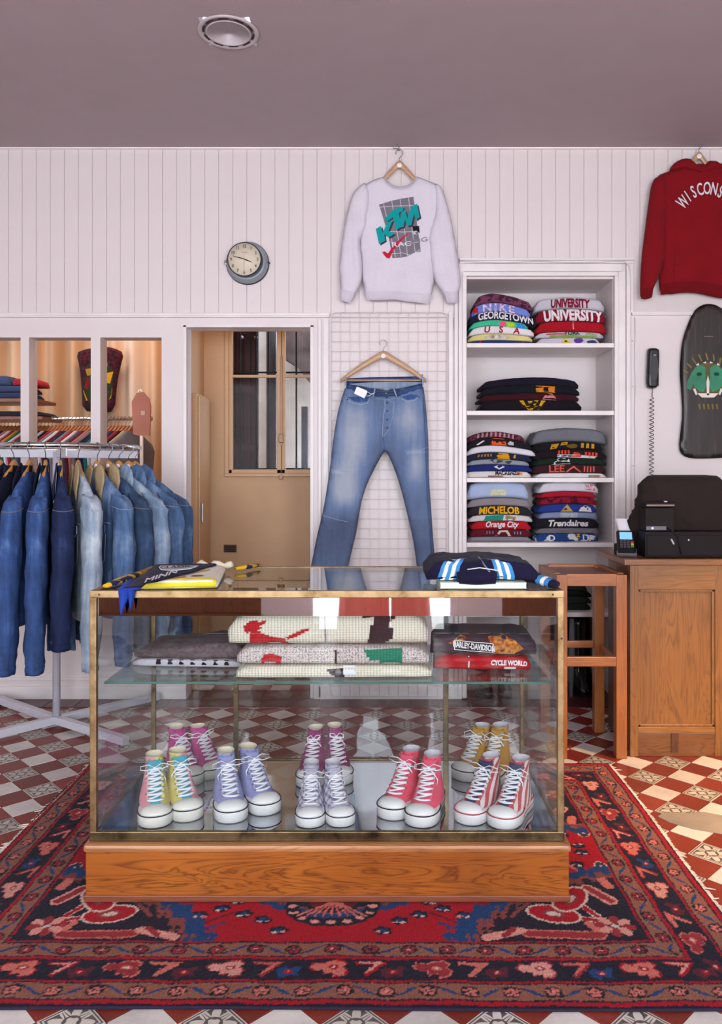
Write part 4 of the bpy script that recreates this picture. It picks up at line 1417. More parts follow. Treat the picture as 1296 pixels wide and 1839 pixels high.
hood = Puff(f_([(300, 195), (330, 150), (370, 128), (408, 124), (440, 160), (470, 180), (505, 130), (560, 150), (610, 190), (560, 185), (500, 200), (450, 210), (380, 190)]), 0.075, GY_ - 0.006, 0.012, 0.03, 0.003, 17)
obj('hood', hood.build(), M_red, hd)
obj('hood_seam', ribbon(hood, f_([(308, 196), (380, 182), (440, 196), (468, 206), (520, 190), (590, 188)]), 0.004, 0.002), M_red2, hd)
obj('pocket', hb_.decal_poly(f_([(330, 600), (380, 560), (520, 560), (600, 610), (606, 740), (322, 735)]), 0.004, 0.02), M_red, hd)
obj('hem_band', hb_.decal_poly(f_([(262, 756), (420, 742), (600, 772), (732, 768), (733, 798), (650, 822), (560, 822), (420, 788), (266, 808)]), 0.003, 0.016), M_red2, hd)
obj('cuff', h1.decal_poly(f_([(162, 782), (222, 778), (218, 824), (165, 830)]), 0.003, 0.016), M_red2, hd)
M_lt = cloth('D8CCD2', 0.04)
M_ltd = cloth('5A2230', 0.04)
for k, ch in enumerate('WISCONSIN'):
    an = PI / 2 + (4 - k) * 0.226
    cx, cy, rx, ry = 488, 465, 150, 178
    c0 = f_([(cx + rx * math.cos(an), cy - ry * math.sin(an))])[0]
    rot = (4 - k) * 0.226 * 0.85
    ca, sa = math.cos(rot), math.sin(rot)
    for off, bold, mt, nm in ((0.0016, 0.055, M_ltd, 'letter_outline'), (0.0026, 0.018, M_lt, 'letter')):
        v, f = text2d(ch, 0.098, bold * 0.8, 0.02, 0.53)
        v = [(c0[0] + x * ca - (y - 0.028) * sa, c0[1] + x * sa + (y - 0.028) * ca) for x, y in v]
        obj(nm, hb_.decal(v, f, off), mt, hd)
hg = thing('clothes_hanger', 'wooden hanger holding the red hooded sweatshirt', 'hanger', (wx(1254, GY_), GY_ - 0.004, wz(276, GY_)), group='wooden hangers on the wall')
hanger_parts(hg, 0.22, False, 0.15, mat=M_hangl)
hk = thing('wall_hook', 'small chrome wall hook above the red hooded sweatshirt', 'hook', (wx(1251), WY - 0.01, wz(254)))
make_wall_hook(hk, WY)

# --- wire grid panel behind the jeans
gp = thing('wire_grid_panel', 'white wire grid display panel fixed to the wall behind the jeans', 'panel', (wx(697), WY - 0.02, wz(1248)))
GPY = WY - 0.022
ga, gb_, gt, gbm = wx(594), wx(802), wz(562), wz(1248)
cr = 0.03
pts = []
for (cx, cz, a0) in ((gb_ - cr, gt - cr, 0), (ga + cr, gt - cr, PI / 2), (ga + cr, gbm + cr, PI), (gb_ - cr, gbm + cr, 1.5 * PI)):
    for k in range(6):
        a = a0 + k * PI / 10
        pts.append((cx + cr * math.cos(a), GPY, cz + cr * math.sin(a)))
obj('frame_wire', MB().tube(pts + pts[:1], 0.0030, 8), M_white, gp)
nvx = 12
mv = MB().tube([(0, 0, gbm), (0, 0, gt)], 0.0012, 5).mesh('wire', M_white)
for k in range(1, nvx):
    o = bpy.data.objects.new('wire', mv); COL.objects.link(o); o.parent = gp
    o.location = Vector((ga + (gb_ - ga) * k / nvx, GPY, 0)) - gp.location
nh = int((gt - gbm) / 0.0565)
mh = MB().tube([(ga, 0, 0), (gb_, 0, 0)], 0.0012, 5).mesh('wire', M_white)
for k in range(1, nh + 1):
    o = bpy.data.objects.new('wire', mh); COL.objects.link(o); o.parent = gp
    o.location = Vector((0, GPY - 0.0035, gt - (gt - gbm) * k / (nh + 1))) - gp.location
obj('lower_rail', MB().tube([(ga, GPY, wz(571)), (gb_, GPY, wz(571))], 0.003, 6), M_white, gp)

# --- faded jeans
JY = WY - 0.088
sc, ox, oy = 4.18, 540, 580
f_ = lambda pts: px2(pts, sc, ox, oy, JY)
M_jean = denim('faded', '2A3A5E', '58709A', 'A0A8B6', 0.5, 'fade')
M_jdark = denim('waist', '1E2C52', '34508A', '5E7CA8', 0.4)
M_jin = denim('inner', '55688A', '7A8CA8', '9AA6B8', 0.6)
jn = thing('jeans', 'faded blue straight leg jeans hung by the waistband on a wire grid', 'jeans', (wx(690, JY), JY, wz(1086, JY)))
jo = f_([(340, 462), (480, 480), (560, 500), (640, 512), (720, 498), (800, 478), (915, 455), (932, 560), (945, 700), (958, 900), (960, 1150), (975, 1350), (988, 1560), (1010, 1810), (1030, 2100), (905, 2110), (870, 1810), (838, 1600), (790, 1400), (745, 1220), (700, 1090), (655, 985), (632, 958), (612, 985), (560, 1080), (500, 1200), (462, 1310), (440, 1420), (420, 1560), (385, 1700), (360, 1810), (290, 2110), (20, 2080), (80, 1810), (118, 1610), (165, 1420), (196, 1240), (220, 1080), (242, 880), (270, 700), (300, 580)])
jp = Puff(jo, 0.060, JY, 0.016, 0.045, 0.005, 21, vs=1.2, smooth=1,
          folds=[(wx(ox + a / sc, JY), wz(oy + b / sc, JY), wx(ox + c / sc, JY), wz(oy + d / sc, JY), w_, am) for a, b, c, d, w_, am in ((640, 860, 760, 830, .008, .006), (640, 900, 800, 920, .007, .005), (600, 900, 480, 860, .008, .005), (640, 800, 720, 770, .006, .004), (600, 1000, 420, 1120, .010, .005), (690, 1040, 860, 1160, .010, .005), (370, 960, 350, 1300, .012, .006), (310, 1480, 260, 1800, .014, .006), (930, 700, 965, 1500, .010, .007), (350, 620, 330, 900, .010, .004))])
o = obj('denim_body', jp.build(), M_jean, jn)
me = o.data
att = me.attributes.new('fade', 'FLOAT', 'POINT')
vals = []
L0 = wl(jn)
def g2(x, y, cx, cy, rx, ry): return math.exp(-((x - cx) / rx) ** 2 - ((y - cy) / ry) ** 2)
for v in me.vertices:
    w_ = v.co + L0
    cx = ((w_.x * FP / JY + HX) - ox) * sc; cy = ((CH - w_.z) * FP / JY + HY - oy) * sc
    f = 0.40 + 0.42 * g2(cx, cy, 400, 860, 130, 260) + 0.40 * g2(cx, cy, 330, 1230, 90, 170) + 0.34 * g2(cx, cy, 800, 720, 110, 170) + 0.38 * g2(cx, cy, 860, 1080, 70, 150) - 0.12 * g2(cx, cy, 560, 1000, 90, 140) - 0.10 * g2(cx, cy, 340, 1420, 60, 90)
    if cy > 1120 and cx < 470: f += 0.06 * math.sin(cy / 90)
    if cy > 1480: f -= 0.06
    if abs(cy - (1110 + 0.15 * (cx - 220))) < 6 and cx < 360: f += 0.12
    if abs(cy - 975) < 6 and cx > 790: f += 0.10
    vals.append(max(0.12, min(0.9, f)))
att.data.foreach_set('value', vals)
obj('waist_inside', Puff(f_([(345, 415), (520, 402), (700, 400), (905, 398), (915, 470), (720, 500), (640, 508), (560, 498), (420, 478), (335, 470)]), 0.016, JY + 0.040, 0.016, 0.03, 0.002, 5, smooth=0).build(), M_jin, jn)
bk = Puff(f_([(345, 412), (520, 402), (700, 399), (908, 396), (912, 440), (700, 436), (520, 440), (350, 452)]), 0.012, JY + 0.030, 0.014, 0.02, 0.001, 5, smooth=0)
obj('waistband_back', bk.build(), M_jdark, jn)
wbp = Puff(f_([(345, 455), (480, 484), (560, 505), (640, 515), (718, 505), (800, 482), (908, 452), (918, 500), (820, 535), (740, 565), (640, 578), (560, 572), (470, 548), (338, 505)]), 0.074, JY, 0.014, 0.012, 0.001, 5, smooth=0)
obj('waistband', wbp.build(), M_jdark, jn)
M_st = cloth('B9A79A', 0.05); M_stb = cloth('8FA0BC', 0.05)
for pts, wd, mt in (([(630, 580), (632, 640), (620, 700), (614, 780), (612, 850)], 0.0035, M_stb), ([(650, 582), (700, 600), (690, 700), (660, 800), (618, 858)], 0.0022, M_stb), ([(560, 570), (640, 580), (740, 566)], 0.0018, M_stb),
                    ([(350, 580), (400, 608), (450, 618), (500, 606), (515, 575)], 0.0045, M_stb), ([(752, 570), (790, 592), (850, 585), (885, 560)], 0.0045, M_stb), ([(222, 1098), (300, 1110), (355, 1118)], 0.003, M_stb), ([(795, 985), (870, 965), (955, 932)], 0.003, M_stb),
                    ([(915, 560), (935, 900), (945, 1300), (985, 1800)], 0.004, M_jdark), ([(160, 1440), (260, 1470), (350, 1490)], 0.003, M_stb), ([(618, 862), (625, 915), (632, 955)], 0.003, M_jdark)):
    obj('seam', ribbon(jp, f_(pts), wd, 0.002), mt, jn)
for pts in ([(350, 560), (400, 590), (450, 600), (500, 592), (512, 560), (430, 560)], [(760, 560), (800, 582), (850, 574), (880, 548), (820, 540)]):
    obj('pocket_opening', jp.decal_poly(f_(pts), 0.009, 0.012), M_jdark, jn)
for x, y0, y1, dx in ((336, 410, 470, 2), (556, 500, 560, -12), (696, 500, 560, 22), (910, 388, 470, 4)):
    c = f_([(x, y0), (x + dx, y1)])
    y = JY - 0.046 if 400 < x < 800 else JY - 0.02
    obj('belt_loop', MB().tube([(c[0][0], y, c[0][1]), (c[1][0], y - 0.002, c[1][1])], 0.0045, 6, flat=0.35, up=(0, 1, 0)), M_stb, jn)
c = f_([(640, 535)])[0]
obj('button', MB().lathe([(0, -0.006), (0.006, -0.005), (0.008, -0.001), (0.008, 0.004)], (c[0], JY - 0.042, c[1]), 14, axis='Y'), M_steel, jn)
mb = MB()
for y in (602, 664, 730, 790):
    c = f_([(648, y)])[0]
    mb.lathe([(0, -0.004), (0.004, -0.003), (0.005, 0.004)], (c[0], JY - 0.036, c[1]), 8, axis='Y')
obj('fly_button', mb, M_jdark, jn)['kind'] = 'stuff'
for x, y in ((352, 580), (884, 562)):
    c = f_([(x, y)])[0]
    obj('rivet', MB().lathe([(0, -0.004), (0.003, -0.003), (0.004, 0.004)], (c[0], JY - 0.034, c[1]), 8, axis='Y'), M_bronze, jn)
tg = thing('price_tag', 'white paper price tag tied to the pocket of the jeans', 'tag', (wx(648, JY), JY - 0.047, wz(712, JY)))
pg = f_([(422, 485), (498, 515), (500, 528), (478, 572), (402, 536)])
obj('card', MB().prism(pg, JY - 0.050, JY - 0.048, 'Y'), M_label, tg)
c = f_([(495, 520), (525, 540), (560, 530), (520, 550), (500, 556)])
obj('string', MB().tube([(a, JY - 0.050, b_) for a, b_ in c], 0.0016, 5), M_label, tg)
hg = thing('clothes_hanger', 'wooden trouser hanger with bar holding the faded jeans', 'hanger', (wx(688, JY), JY + 0.012, wz(633, JY)), group='wooden hangers on the wall')
hanger_parts(hg, 0.485, True, 0.150, mat=M_hangl)

# ------------------------------------------------------------------ clock
sc, ox, oy = 11.78, 390, 420
ck = thing('wall_clock', 'round grey wall clock with cream dial showing sixteen minutes to four', 'clock', (wx(444.5), WY - 0.02, wz(513)))
cx, cz, r = wx(445), wz(473.5), 0.1235
dk = paint('2E2A32', 0.4)
obj('case', MB().lathe([(r * 1.0, 0.0), (r, -0.012), (r * 0.985, -0.016), (r * 0.975, -0.016)], (cx, WY, cz), 64, axis='Y'), dk, ck)
obj('bezel', MB().lathe([(r * 0.975, -0.002), (r * 0.975, -0.018), (r * 0.95, -0.030), (r * 0.86, -0.050), (r * 0.78, -0.056), (r * 0.765, -0.050), (r * 0.76, -0.034)], (cx, WY, cz), 64, axis='Y'), paint('8A909A', 0.35, 0.04, 0.1), ck)
# the dial sits forward and a little up and left of the case, as it is seen
dx_, dz_ = -0.0105, 0.0095
obj('inner_ring', MB().lathe([(r * 0.765, -0.0565), (r * 0.79, -0.059), (r * 0.775, -0.0615), (r * 0.745, -0.0585)], (cx + dx_, WY, cz + dz_), 64, axis='Y'), dk, ck)
dial = obj('dial', MB().lathe([(r * 0.77, -0.054), (r * 0.77, -0.0585), (0, -0.0590)], (cx + dx_, WY, cz + dz_), 64, axis='Y'), paint('D8CCB8', 0.5, 0.02), ck)
numm = paint('4A423E', 0.6)
for h in range(1, 13):
    an = PI / 2 - h * PI / 6
    v, f = text2d(str(h), 0.026, 0.02, None, 0.85)
    obj('numeral', MB().add([(cx + dx_ + x + r * 0.61 * math.cos(an), WY - 0.0597, cz + dz_ + y - 0.009 + r * 0.60 * math.sin(an)) for x, y in v], f), numm, dial)
def hand(name, ang, ln, w, y, mt, tail=0.012):
    d = Vector((math.cos(ang), math.sin(ang))); n = Vector((-d.y, d.x))
    c = Vector((cx + dx_, cz + dz_))
    pl = [c - d * tail + n * w * .5, c + d * ln * .35 + n * w, c + d * ln + n * w * .3, c + d * ln - n * w * .3, c + d * ln * .35 - n * w, c - d * tail - n * w * .5]
    obj(name, MB().prism([tuple(p) for p in pl], y - 0.001, y, 'Y'), mt, dial)
hand('hour_hand', R(-22.5), 0.050, 0.0035, WY - 0.0615, paint('2A2628', 0.4))
hand('minute_hand', R(165), 0.070, 0.0028, WY - 0.064, paint('2A2628', 0.4))
hand('second_hand', R(-91), 0.074, 0.0008, WY - 0.066, paint('B0483C', 0.5), 0.03)
obj('maker_mark', MB().add([(cx + dx_ + x, WY - 0.0597, cz + dz_ + y + r * 0.30) for x, y in [(-0.017, 0), (0.017, 0), (0.017, 0.004), (-0.017, 0.004)]], [(0, 1, 2, 3)]), paint('A89A90', 0.6), dial)
obj('latch', MB().box(cx - r * 1.06, cx - r * 0.95, WY - 0.03, WY - 0.004, cz - 0.012, cz + 0.012, 0, 0.004), M_steel, ck)
obj('hinge', MB().box(cx + r * 0.95, cx + r * 1.04, WY - 0.03, WY - 0.004, cz - 0.004, cz + 0.004, 0, 0.002), dk, ck)

# ------------------------------------------------------------------ telephone and cord
PHY = WY - 0.03
ph = thing('wall_telephone', 'black slim handset telephone mounted on the white wall', 'telephone', (wx(1171), PHY, wz(699)))
prof = []
pl = [(1162, 628), (1165, 625), (1179, 625), (1183, 629), (1183, 650), (1181, 672), (1181, 693), (1177, 698), (1164, 698), (1160, 694), (1160, 675), (1161, 650)]
hp_ = Puff([(wx(a, PHY), wz(b, PHY)) for a, b in pl], 0.05, PHY, 0.007, 0.012, 0.0, 1)
obj('handset', hp_.build(), M_blackgl, ph)
obj('cradle', MB().box(wx(1163), wx(1180), PHY + 0.005, WY - 0.003, wz(694), wz(630), 0, 0.004), M_black, ph)
obj('grip_recess', hp_.decal_poly(smooth_poly([(wx(a, PHY), wz(b, PHY)) for a, b in [(1165, 640), (1179, 640), (1178, 684), (1164, 684)]]), 0.001, 0.008), paint('26242A', 0.3), ph)
obj('badge', hp_.decal_poly([(wx(a, PHY), wz(b, PHY)) for a, b in [(1170, 638), (1175, 638), (1175, 640), (1170, 640)]], 0.0016, 0.01), paint('9A98A0', 0.3), ph)
pts = [(wx(1168), PHY, wz(698)), (wx(1167.5), PHY, wz(708)), (wx(1167), PHY - 0.002, wz(714))]
n = 21 * 10
for k in range(n):
    t = k / n
    a = t * 19 * 2 * PI
    pts.append((wx(1166.5 - 1.0 * t) + 0.0115 * math.cos(a), PHY - 0.004 + 0.0115 * math.sin(a), wz(716 + t * 138)))
cd = obj('telephone_cord', MB().tube(pts, 0.0021, 5), paint('2E2628', 0.5))
tag(recenter(cd), 'dark coiled telephone cord hanging down behind the till screen', 'cord')

# ------------------------------------------------------------------ skateboard deck
sc, ox, oy = 2.786, 1090, 240
SY = WY - 0.022
f_ = lambda pts: px2(pts, sc, ox, oy, SY)
so = f_([(508, 850), (555, 860), (610, 905), (645, 985), (662, 1060), (668, 1180), (660, 1300), (648, 1400), (655, 1500), (660, 1560), (640, 1600), (590, 1622), (500, 1626), (420, 1626), (375, 1610), (358, 1575), (365, 1500), (377, 1400), (370, 1300), (362, 1190), (370, 1060), (392, 980), (430, 890), (470, 858)])
sk = thing('skateboard_deck', 'worn dark wooden skateboard deck with green emblem, cut by the right edge', 'skateboard', (wx(1272, SY), SY, wz(826, SY)))
m_deck, nt, b = newmat('deck')
v = coords(nt, 'Object', (14, 14, 1.2))
g_ = nz(nt, v, 3, 5, 0.7)
nt.links.new(ramp(nt, g_, [(0.38, '140F10'), (0.6, '2A201D'), (0.78, '564436')]), b.inputs['Base Color']); b.inputs['Roughness'].default_value = 0.4
dp = Puff(so, 0.014, SY, 0.02, 0.012, 0.0, 1, smooth=1)
obj('deck', dp.build(), m_deck, sk)
c0 = f_([(500, 1235)])[0]
ring = lambda rx, rz, a0, a1, n=18, c=c0: [(c[0] + rx * math.cos(a), c[1] + rz * math.sin(a)) for a in [a0 + (a1 - a0) * k / n for k in range(n + 1)]]
em = obj('emblem_ground', dp.decal_poly(ring(0.105, 0.105, 0, 2 * PI * 0.97), 0.001, 0.02), paint('4C4016', 0.5, 0.3), sk)
mg = paint('1F7A58', 0.45, 0.2)
for s_ in (-1, 1):
    hf = [(c0[0] + s_ * x, c0[1] + z) for x, z in ((0.012, 0.072), (0.035, 0.088), (0.07, 0.075), (0.098, 0.035), (0.118, -0.008), (0.122, -0.045), (0.098, -0.055), (0.085, -0.02), (0.07, -0.045), (0.045, -0.062), (0.024, -0.066), (0.010, -0.03), (0.014, 0.02))]
    obj('emblem_half', dp.decal_poly(hf, 0.002, 0.015), mg, em)
    ey = [(c0[0] + s_ * (0.050 + 0.016 * math.cos(a)), c0[1] + 0.035 + 0.011 * math.sin(a)) for a in [k * PI / 5 for k in range(10)]]
    obj('emblem_eye', dp.decal_poly(ey, 0.003, 0.01), paint('0E4034', 0.5), em)
mb = MB()
for pg in ([(0, 0.03), (0.009, -0.01), (0.006, -0.085), (-0.006, -0.085), (-0.009, -0.01)], [(-0.06, -0.075), (0.06, -0.075), (0.035, -0.098), (-0.035, -0.098)], [(-0.085, -0.05), (-0.07, -0.085), (-0.06, -0.08), (-0.073, -0.046)], [(0.085, -0.05), (0.07, -0.085), (0.06, -0.08), (0.073, -0.046)], [(-0.07, 0.085), (-0.055, 0.10), (-0.05, 0.085)], [(0.07, 0.085), (0.055, 0.10), (0.05, 0.085)], [(-0.03, 0.1), (-0.01, 0.108), (-0.012, 0.096)], [(0.03, 0.1), (0.012, 0.108), (0.012, 0.096)]):
    r_ = dp.decal_poly([(c0[0] + x, c0[1] + z) for x, z in pg], 0.0035, 0.012); mb.add(r_.v, r_.f, 0, True)
obj('emblem_flames', mb, paint('D8D2CC', 0.5), em)['kind'] = 'stuff'
mb = MB()
for k in range(9):
    a = PI * (0.12 + 0.76 * k / 8)
    r_ = ribbon(dp, [(c0[0] + 0.12 * math.cos(a), c0[1] + 0.115 * math.sin(a)), (c0[0] + 0.145 * math.cos(a + 0.08), c0[1] + 0.155 * math.sin(a))], 0.008, 0.002, 4); mb.add(r_.v, r_.f, 0, True)
for k in range(5):
    r_ = ribbon(dp, [(c0[0] - 0.05 + k * 0.025, c0[1] - 0.135), (c0[0] - 0.045 + k * 0.025, c0[1] - 0.165)], 0.010, 0.002, 4); mb.add(r_.v, r_.f, 0, True)
obj('gold_rays', mb, paint('6A5A16', 0.5, 0.3), sk)['kind'] = 'stuff'
obj('truck_holes', dp.decal_poly(f_([(482, 1014), (526, 1014), (526, 1018), (482, 1018)]), 0.001, 0.01), paint('6E6258', 0.5), sk)

# ================================================================== FOLDED GARMENTS
class Fold:
    """one folded garment; origin at the middle of its front bottom edge, front facing -Y"""
    pe = 14
    def __init__(s, w, d, h, seed=0, layers=2, sag=0.0, tilt=0.0, wr=0.004, sagfn=None, round_=0.55, taper=0.0, grow=None, calm=1.0):
        s.w, s.d, s.h, s.seed, s.layers, s.sag, s.tilt, s.wr = w, d, h, seed, layers, sag, tilt, wr
        s.sagfn = sagfn or (lambda u: 0.0)
        s.round_, s.taper = round_, taper
        s.grow, s.calm = grow or (lambda u: 0.0), calm

    def pt(s, u, th, off=0.0, y=None):
        """u -1..1 across; th: -pi/2 bottom, 0 front, +pi/2 top; past that the flat top at depth y"""
        a = min(1.0, abs(u))
        endk = max(0.0, 1 - a ** s.pe) ** 0.5
        hh = s.h * (0.50 + 0.50 * endk) * (1 - s.taper * u) + s.grow(u)
        x = u * s.w / 2 + 0.004 * mnoise.noise(Vector((s.seed, u * 2, th)))
        base = s.sagfn(u)
        nn = mnoise.noise(Vector((u * 3.1 + s.seed, th * 1.2, s.seed * 0.7))) + 0.5 * mnoise.noise(Vector((u * 9 + s.seed, th * 3, 1.7)))
        r = s.h * s.round_
        e = 0.62
        cy, sy = math.cos(th), math.sin(th)
        fy = (abs(cy) ** e) * (1 if cy > 0 else -1)
        fz = (abs(sy) ** e) * (1 if sy > 0 else -1)
        groove = 0.0
        if s.layers > 1:
            for k in range(1, s.layers):
                g0 = -1 + 2 * k / s.layers
                groove += 0.0055 * math.exp(-((fz - g0 - 0.10 * math.sin(u * 3 + s.seed)) / 0.13) ** 2)
        rad = max(0.0, 1.0) 
        yy = -fy * (r + off) + r + groove + s.wr * nn * (1 if cy > 0.05 else 0.3) + 0.012 * (1 - endk) 
        zz = hh / 2 + fz * (hh / 2 + off) + base
        if sy > 0: zz += s.wr * 0.9 * nn * sy * s.calm
        if y is not None:
            yy = r + y
            zz = hh + base + off + s.calm * s.wr * 0.9 * (nn * 0.4 + 1.2 * mnoise.noise(Vector((u * 3 + s.seed, y * 12, 2.2))))
        return (x, yy, zz)

    def build(s, mb=None):
        mb = mb or MB()
        nu = max(16, int(s.w / 0.022))
        rows = []
        for k in range(11): rows.append(('f', -PI / 2 + PI * k / 10))
        r = s.h * s.round_
        D_ = max(0.03, s.d - 2 * r)
        for k in range(1, 6): rows.append(('t', D_ * k / 6))
        vs = []
        n = 0
        for kind, t in rows:
            n += 1
            for i in range(nu):
                u = -1 + 2 * i / (nu - 1)
                vs.append(s.pt(u, t) if kind == 'f' else s.pt(u, PI / 2, 0, t))
        for th in (PI / 2, PI / 4, 0, -PI / 4, -PI / 2):      # the back roll
            n += 1
            for i in range(nu):
                u = -1 + 2 * i / (nu - 1)
                a = s.pt(u, th)
                vs.append((a[0], D_ + 2 * r - a[1], a[2]))
        fs = []
        for k in range(n - 1):
            for i in range(nu - 1):
                fs.append((k * nu + i, k * nu + i + 1, (k + 1) * nu + i + 1, (k + 1) * nu + i))
        for i in range(nu - 1):
            fs.append(((n - 1) * nu + i, (n - 1) * nu + i + 1, i + 1, i))
        fs.append(tuple(k * nu for k in range(n)))
        fs.append(tuple(k * nu + nu - 1 for k in range(n))[::-1])
        return mb.add(vs, fs, 0, True)

    def on(s, v2, f, off=0.0016):
        """lay flat (x, s) shapes over the front; x metres, s 0 bottom .. 1 top of the front face, beyond 1 over the top"""
        vs = []
        for x, q in v2:
            u = max(-0.97, min(0.97, x / (s.w / 2)))
            th = (q - 0.5) * PI * 0.92
            if th > PI / 2:
                vs.append(s.pt(u, PI / 2, off, (q - 1.04) * s.h))
            else:
                c, sn = math.cos(th), math.sin(th)
                # undo the superellipse so that s runs evenly up the face
                vv = max(-1, min(1, (q - 0.5) * 2))
                fz = vv
                sn2 = (abs(fz) ** (1 / 0.62)) * (1 if fz > 0 else -1)
                th = math.asin(max(-1, min(1, sn2)))
                vs.append(s.pt(u, th, off))
        return MB().add(vs, f, 0, True)

    def patch(s, poly, off=0.0016, step=0.012):
        """poly in (x metres, s)"""
        k = s.h
        v, f = fill2d([(x, q * k) for x, q in poly], step)
        return s.on([(x, z / k) for x, z in v], f, off)

    def text(s, txt, x, q, size, bold=0.02, sx=1.0, shear=0.0, off=0.0022, space=1.0):
        """size = letter height as share of the front height"""
        sz = size * s.h / 0.7
        v, f = text2d(txt, sz, bold, 0.010, sx, shear, space)
        return s.on([(a + x, b_ / s.h + q) for a, b_ in v], f, off)


def place(mb, loc, rz=0):
    return mb.move(Matrix.Translation(loc) @ Matrix.Rotation(rz, 4, 'Z'))


SY0 = WY + 0.055
def stack(shelf, x0, x1, items, group, seed, depth=0.27, sag=0.006, hk=1.0, lean=0.0):
    """items run from the bottom of the pile to the top: (height px, dx0, dx1, material, label, decals)"""
    rnd = random.Random(seed)
    z = SHZ[shelf] + 0.0005
    acc = 0.0
    for n, (hpx, d0, d1, mat, label, dec) in enumerate(items):
        Y = SY0 + rnd.uniform(-0.008, 0.008)
        a, b = wx(x0 + d0, Y), wx(x1 + d1, Y)
        h = hpx * Y / FP * hk
        d0 += rnd.uniform(-1.5, 1.5); a, b = wx(x0 + d0, Y), wx(x1 + d1 + rnd.uniform(-2, 2), Y)
        mx_, hw_, pc, pw = (a + b) / 2, (b - a) / 2, wx((x0 + x1) / 2, Y), wx(x1, Y) - wx(x0, Y)
        bowl = lambda u: max(0.0, 1 - ((mx_ + u * hw_ - pc) / (pw / 2) - lean * (1 - ((mx_ + u * hw_ - pc) / (pw / 2)) ** 2)) ** 2)
        f = Fold(b - a, depth + rnd.uniform(-0.01, 0.01), h * 0.955, seed * 13 + n * 3.7, 2 if hpx > 11 else 1, 0, 0, min(0.005, h * 0.12),
                 sagfn=lambda u: sag * n * bowl(u), grow=lambda u: sag * bowl(u), calm=1.0 if n == len(items) - 1 else 0.12)
        root = obj('folded_garment', place(f.build(), ((a + b) / 2, Y, z)), mat)
        tag(recenter(root), label, 'folded garment', group)
        for (nm, mbf, m2) in (dec or []):
            part = mbf(f)
            o = obj(nm, place(part, ((a + b) / 2, Y, z)), m2, root, fixn=False)
        z += h * 0.975
    return z


c_ = cloth
T = lambda txt, x, q, size, sx=1.0, bold=0.02, shear=0.0, space=1.0: (lambda f: f.text(txt, x, q, size, bold, sx, shear, space=space))
P_ = lambda poly: (lambda f: f.patch(poly))
def blob(cx, cy, rx, ry, n=12, wob=0.15, seed=1):
    r = random.Random(seed)
    return [(cx + rx * (1 + r.uniform(-wob, wob)) * math.cos(2 * PI * k / n), cy + ry * (1 + r.uniform(-wob, wob)) * math.sin(2 * PI * k / n)) for k in range(n)]
def bars(x0, x1, n, wfrac=0.5, q0=0.1, q1=0.9):
    def fn(f):
        mb = MB()
        for k in range(n):
            a = x0 + (x1 - x0) * k / n
            b = a + (x1 - x0) / n * wfrac
            r_ = f.patch([(a, q0), (b, q0), (b, q1), (a, q1)])
            mb.add(r_.v, r_.f, 0, True)
        return mb
    return fn
WH, BK = c_('DAD4D8', 0.04), c_('1A171C', 0.1)

# top shelf, left pile
stack('top', 841, 960, [
    (8, 2, -4, c_('22366E'), 'royal blue folded garment with red tabs at the bottom of the top left pile', [('print', P_([(-0.13, 0.2), (-0.12, 0.2), (-0.12, 0.9), (-0.13, 0.9)]), c_('A02038')), ('print', P_([(0.12, 0.2), (0.13, 0.2), (0.13, 0.9), (0.12, 0.9)]), c_('A02038'))]),
    (12, 0, -4, c_('D6C886', 0.05), 'pale yellow folded sweatshirt with a small grey motif, under the USA one', [('print', P_(blob(-0.02, 0.5, 0.07, 0.33, 14, 0.3, 2)), c_('8C8478', 0.2, hex2='D8D0C0')), ('print', P_(blob(0.07, 0.6, 0.03, 0.25, 9, 0.3, 5)), c_('C8BCA0')), ('print', P_(blob(-0.045, 0.6, 0.013, 0.2, 9, 0.2, 4)), c_('B0404A'))]),
    (15, 3, -2, WH, 'white folded sweatshirt with red letters USA', [('letter', T('U', -0.085, 0.16, 0.72, 1.35, 0.03), c_('A01A30')), ('letter', T('S', -0.005, 0.16, 0.72, 1.35, 0.03), c_('A01A30')), ('letter', T('A', 0.085, 0.16, 0.72, 1.35, 0.03), c_('A01A30'))]),
    (11, 4, -12, c_('3FB78E', 0.08), 'mint green folded garment with pink, lime and blue patches', [('print', P_([(0.0, 0.1), (0.045, 0.1), (0.035, 1.1), (0.01, 1.1)]), c_('E8506E')), ('print', P_([(0.04, 0.05), (0.10, 0.05), (0.085, 1.2), (0.045, 1.2)]), c_('A8CC28')), ('print', P_([(0.10, 0.05), (0.155, 0.05), (0.15, 1.0), (0.095, 1.1)]), c_('2E86C8'))]),
    (15, 0, 2, c_('1E1E34', 0.08), 'navy folded sweatshirt with white arched university letters', [('lettering', T('GEORGETOWN', 0.015, 0.12, 0.85, 1.0, 0.03), WH)]),
    (17, 6, -10, c_('6C7EC8', 0.06), 'periwinkle folded sweatshirt with four pale outlined letters, on the arched navy one', [('lettering', T('NIKE', -0.015, 0.1, 0.75, 1.6, 0.02, space=1.3), c_('E8C4CC')), ('lettering', T('NIKE', -0.015, 0.12, 0.70, 1.6, -0.02, space=1.33), c_('4C60B8')), ('side_roll', P_(blob(-0.155, 0.4, 0.022, 0.5, 12, 0.1, 3)), c_('B01C2C'))]),
    (18, 12, -3, c_('6E3A52', 0.10, hex2='3A2030', lo=0.48, hi=0.56, pscale=50), 'dusty mauve folded sweatshirt with faded dark print, topmost left on the top shelf', None),
], 'folded sweatshirts on the top shelf', 1, sag=0.0085, hk=0.80, lean=-0.25)
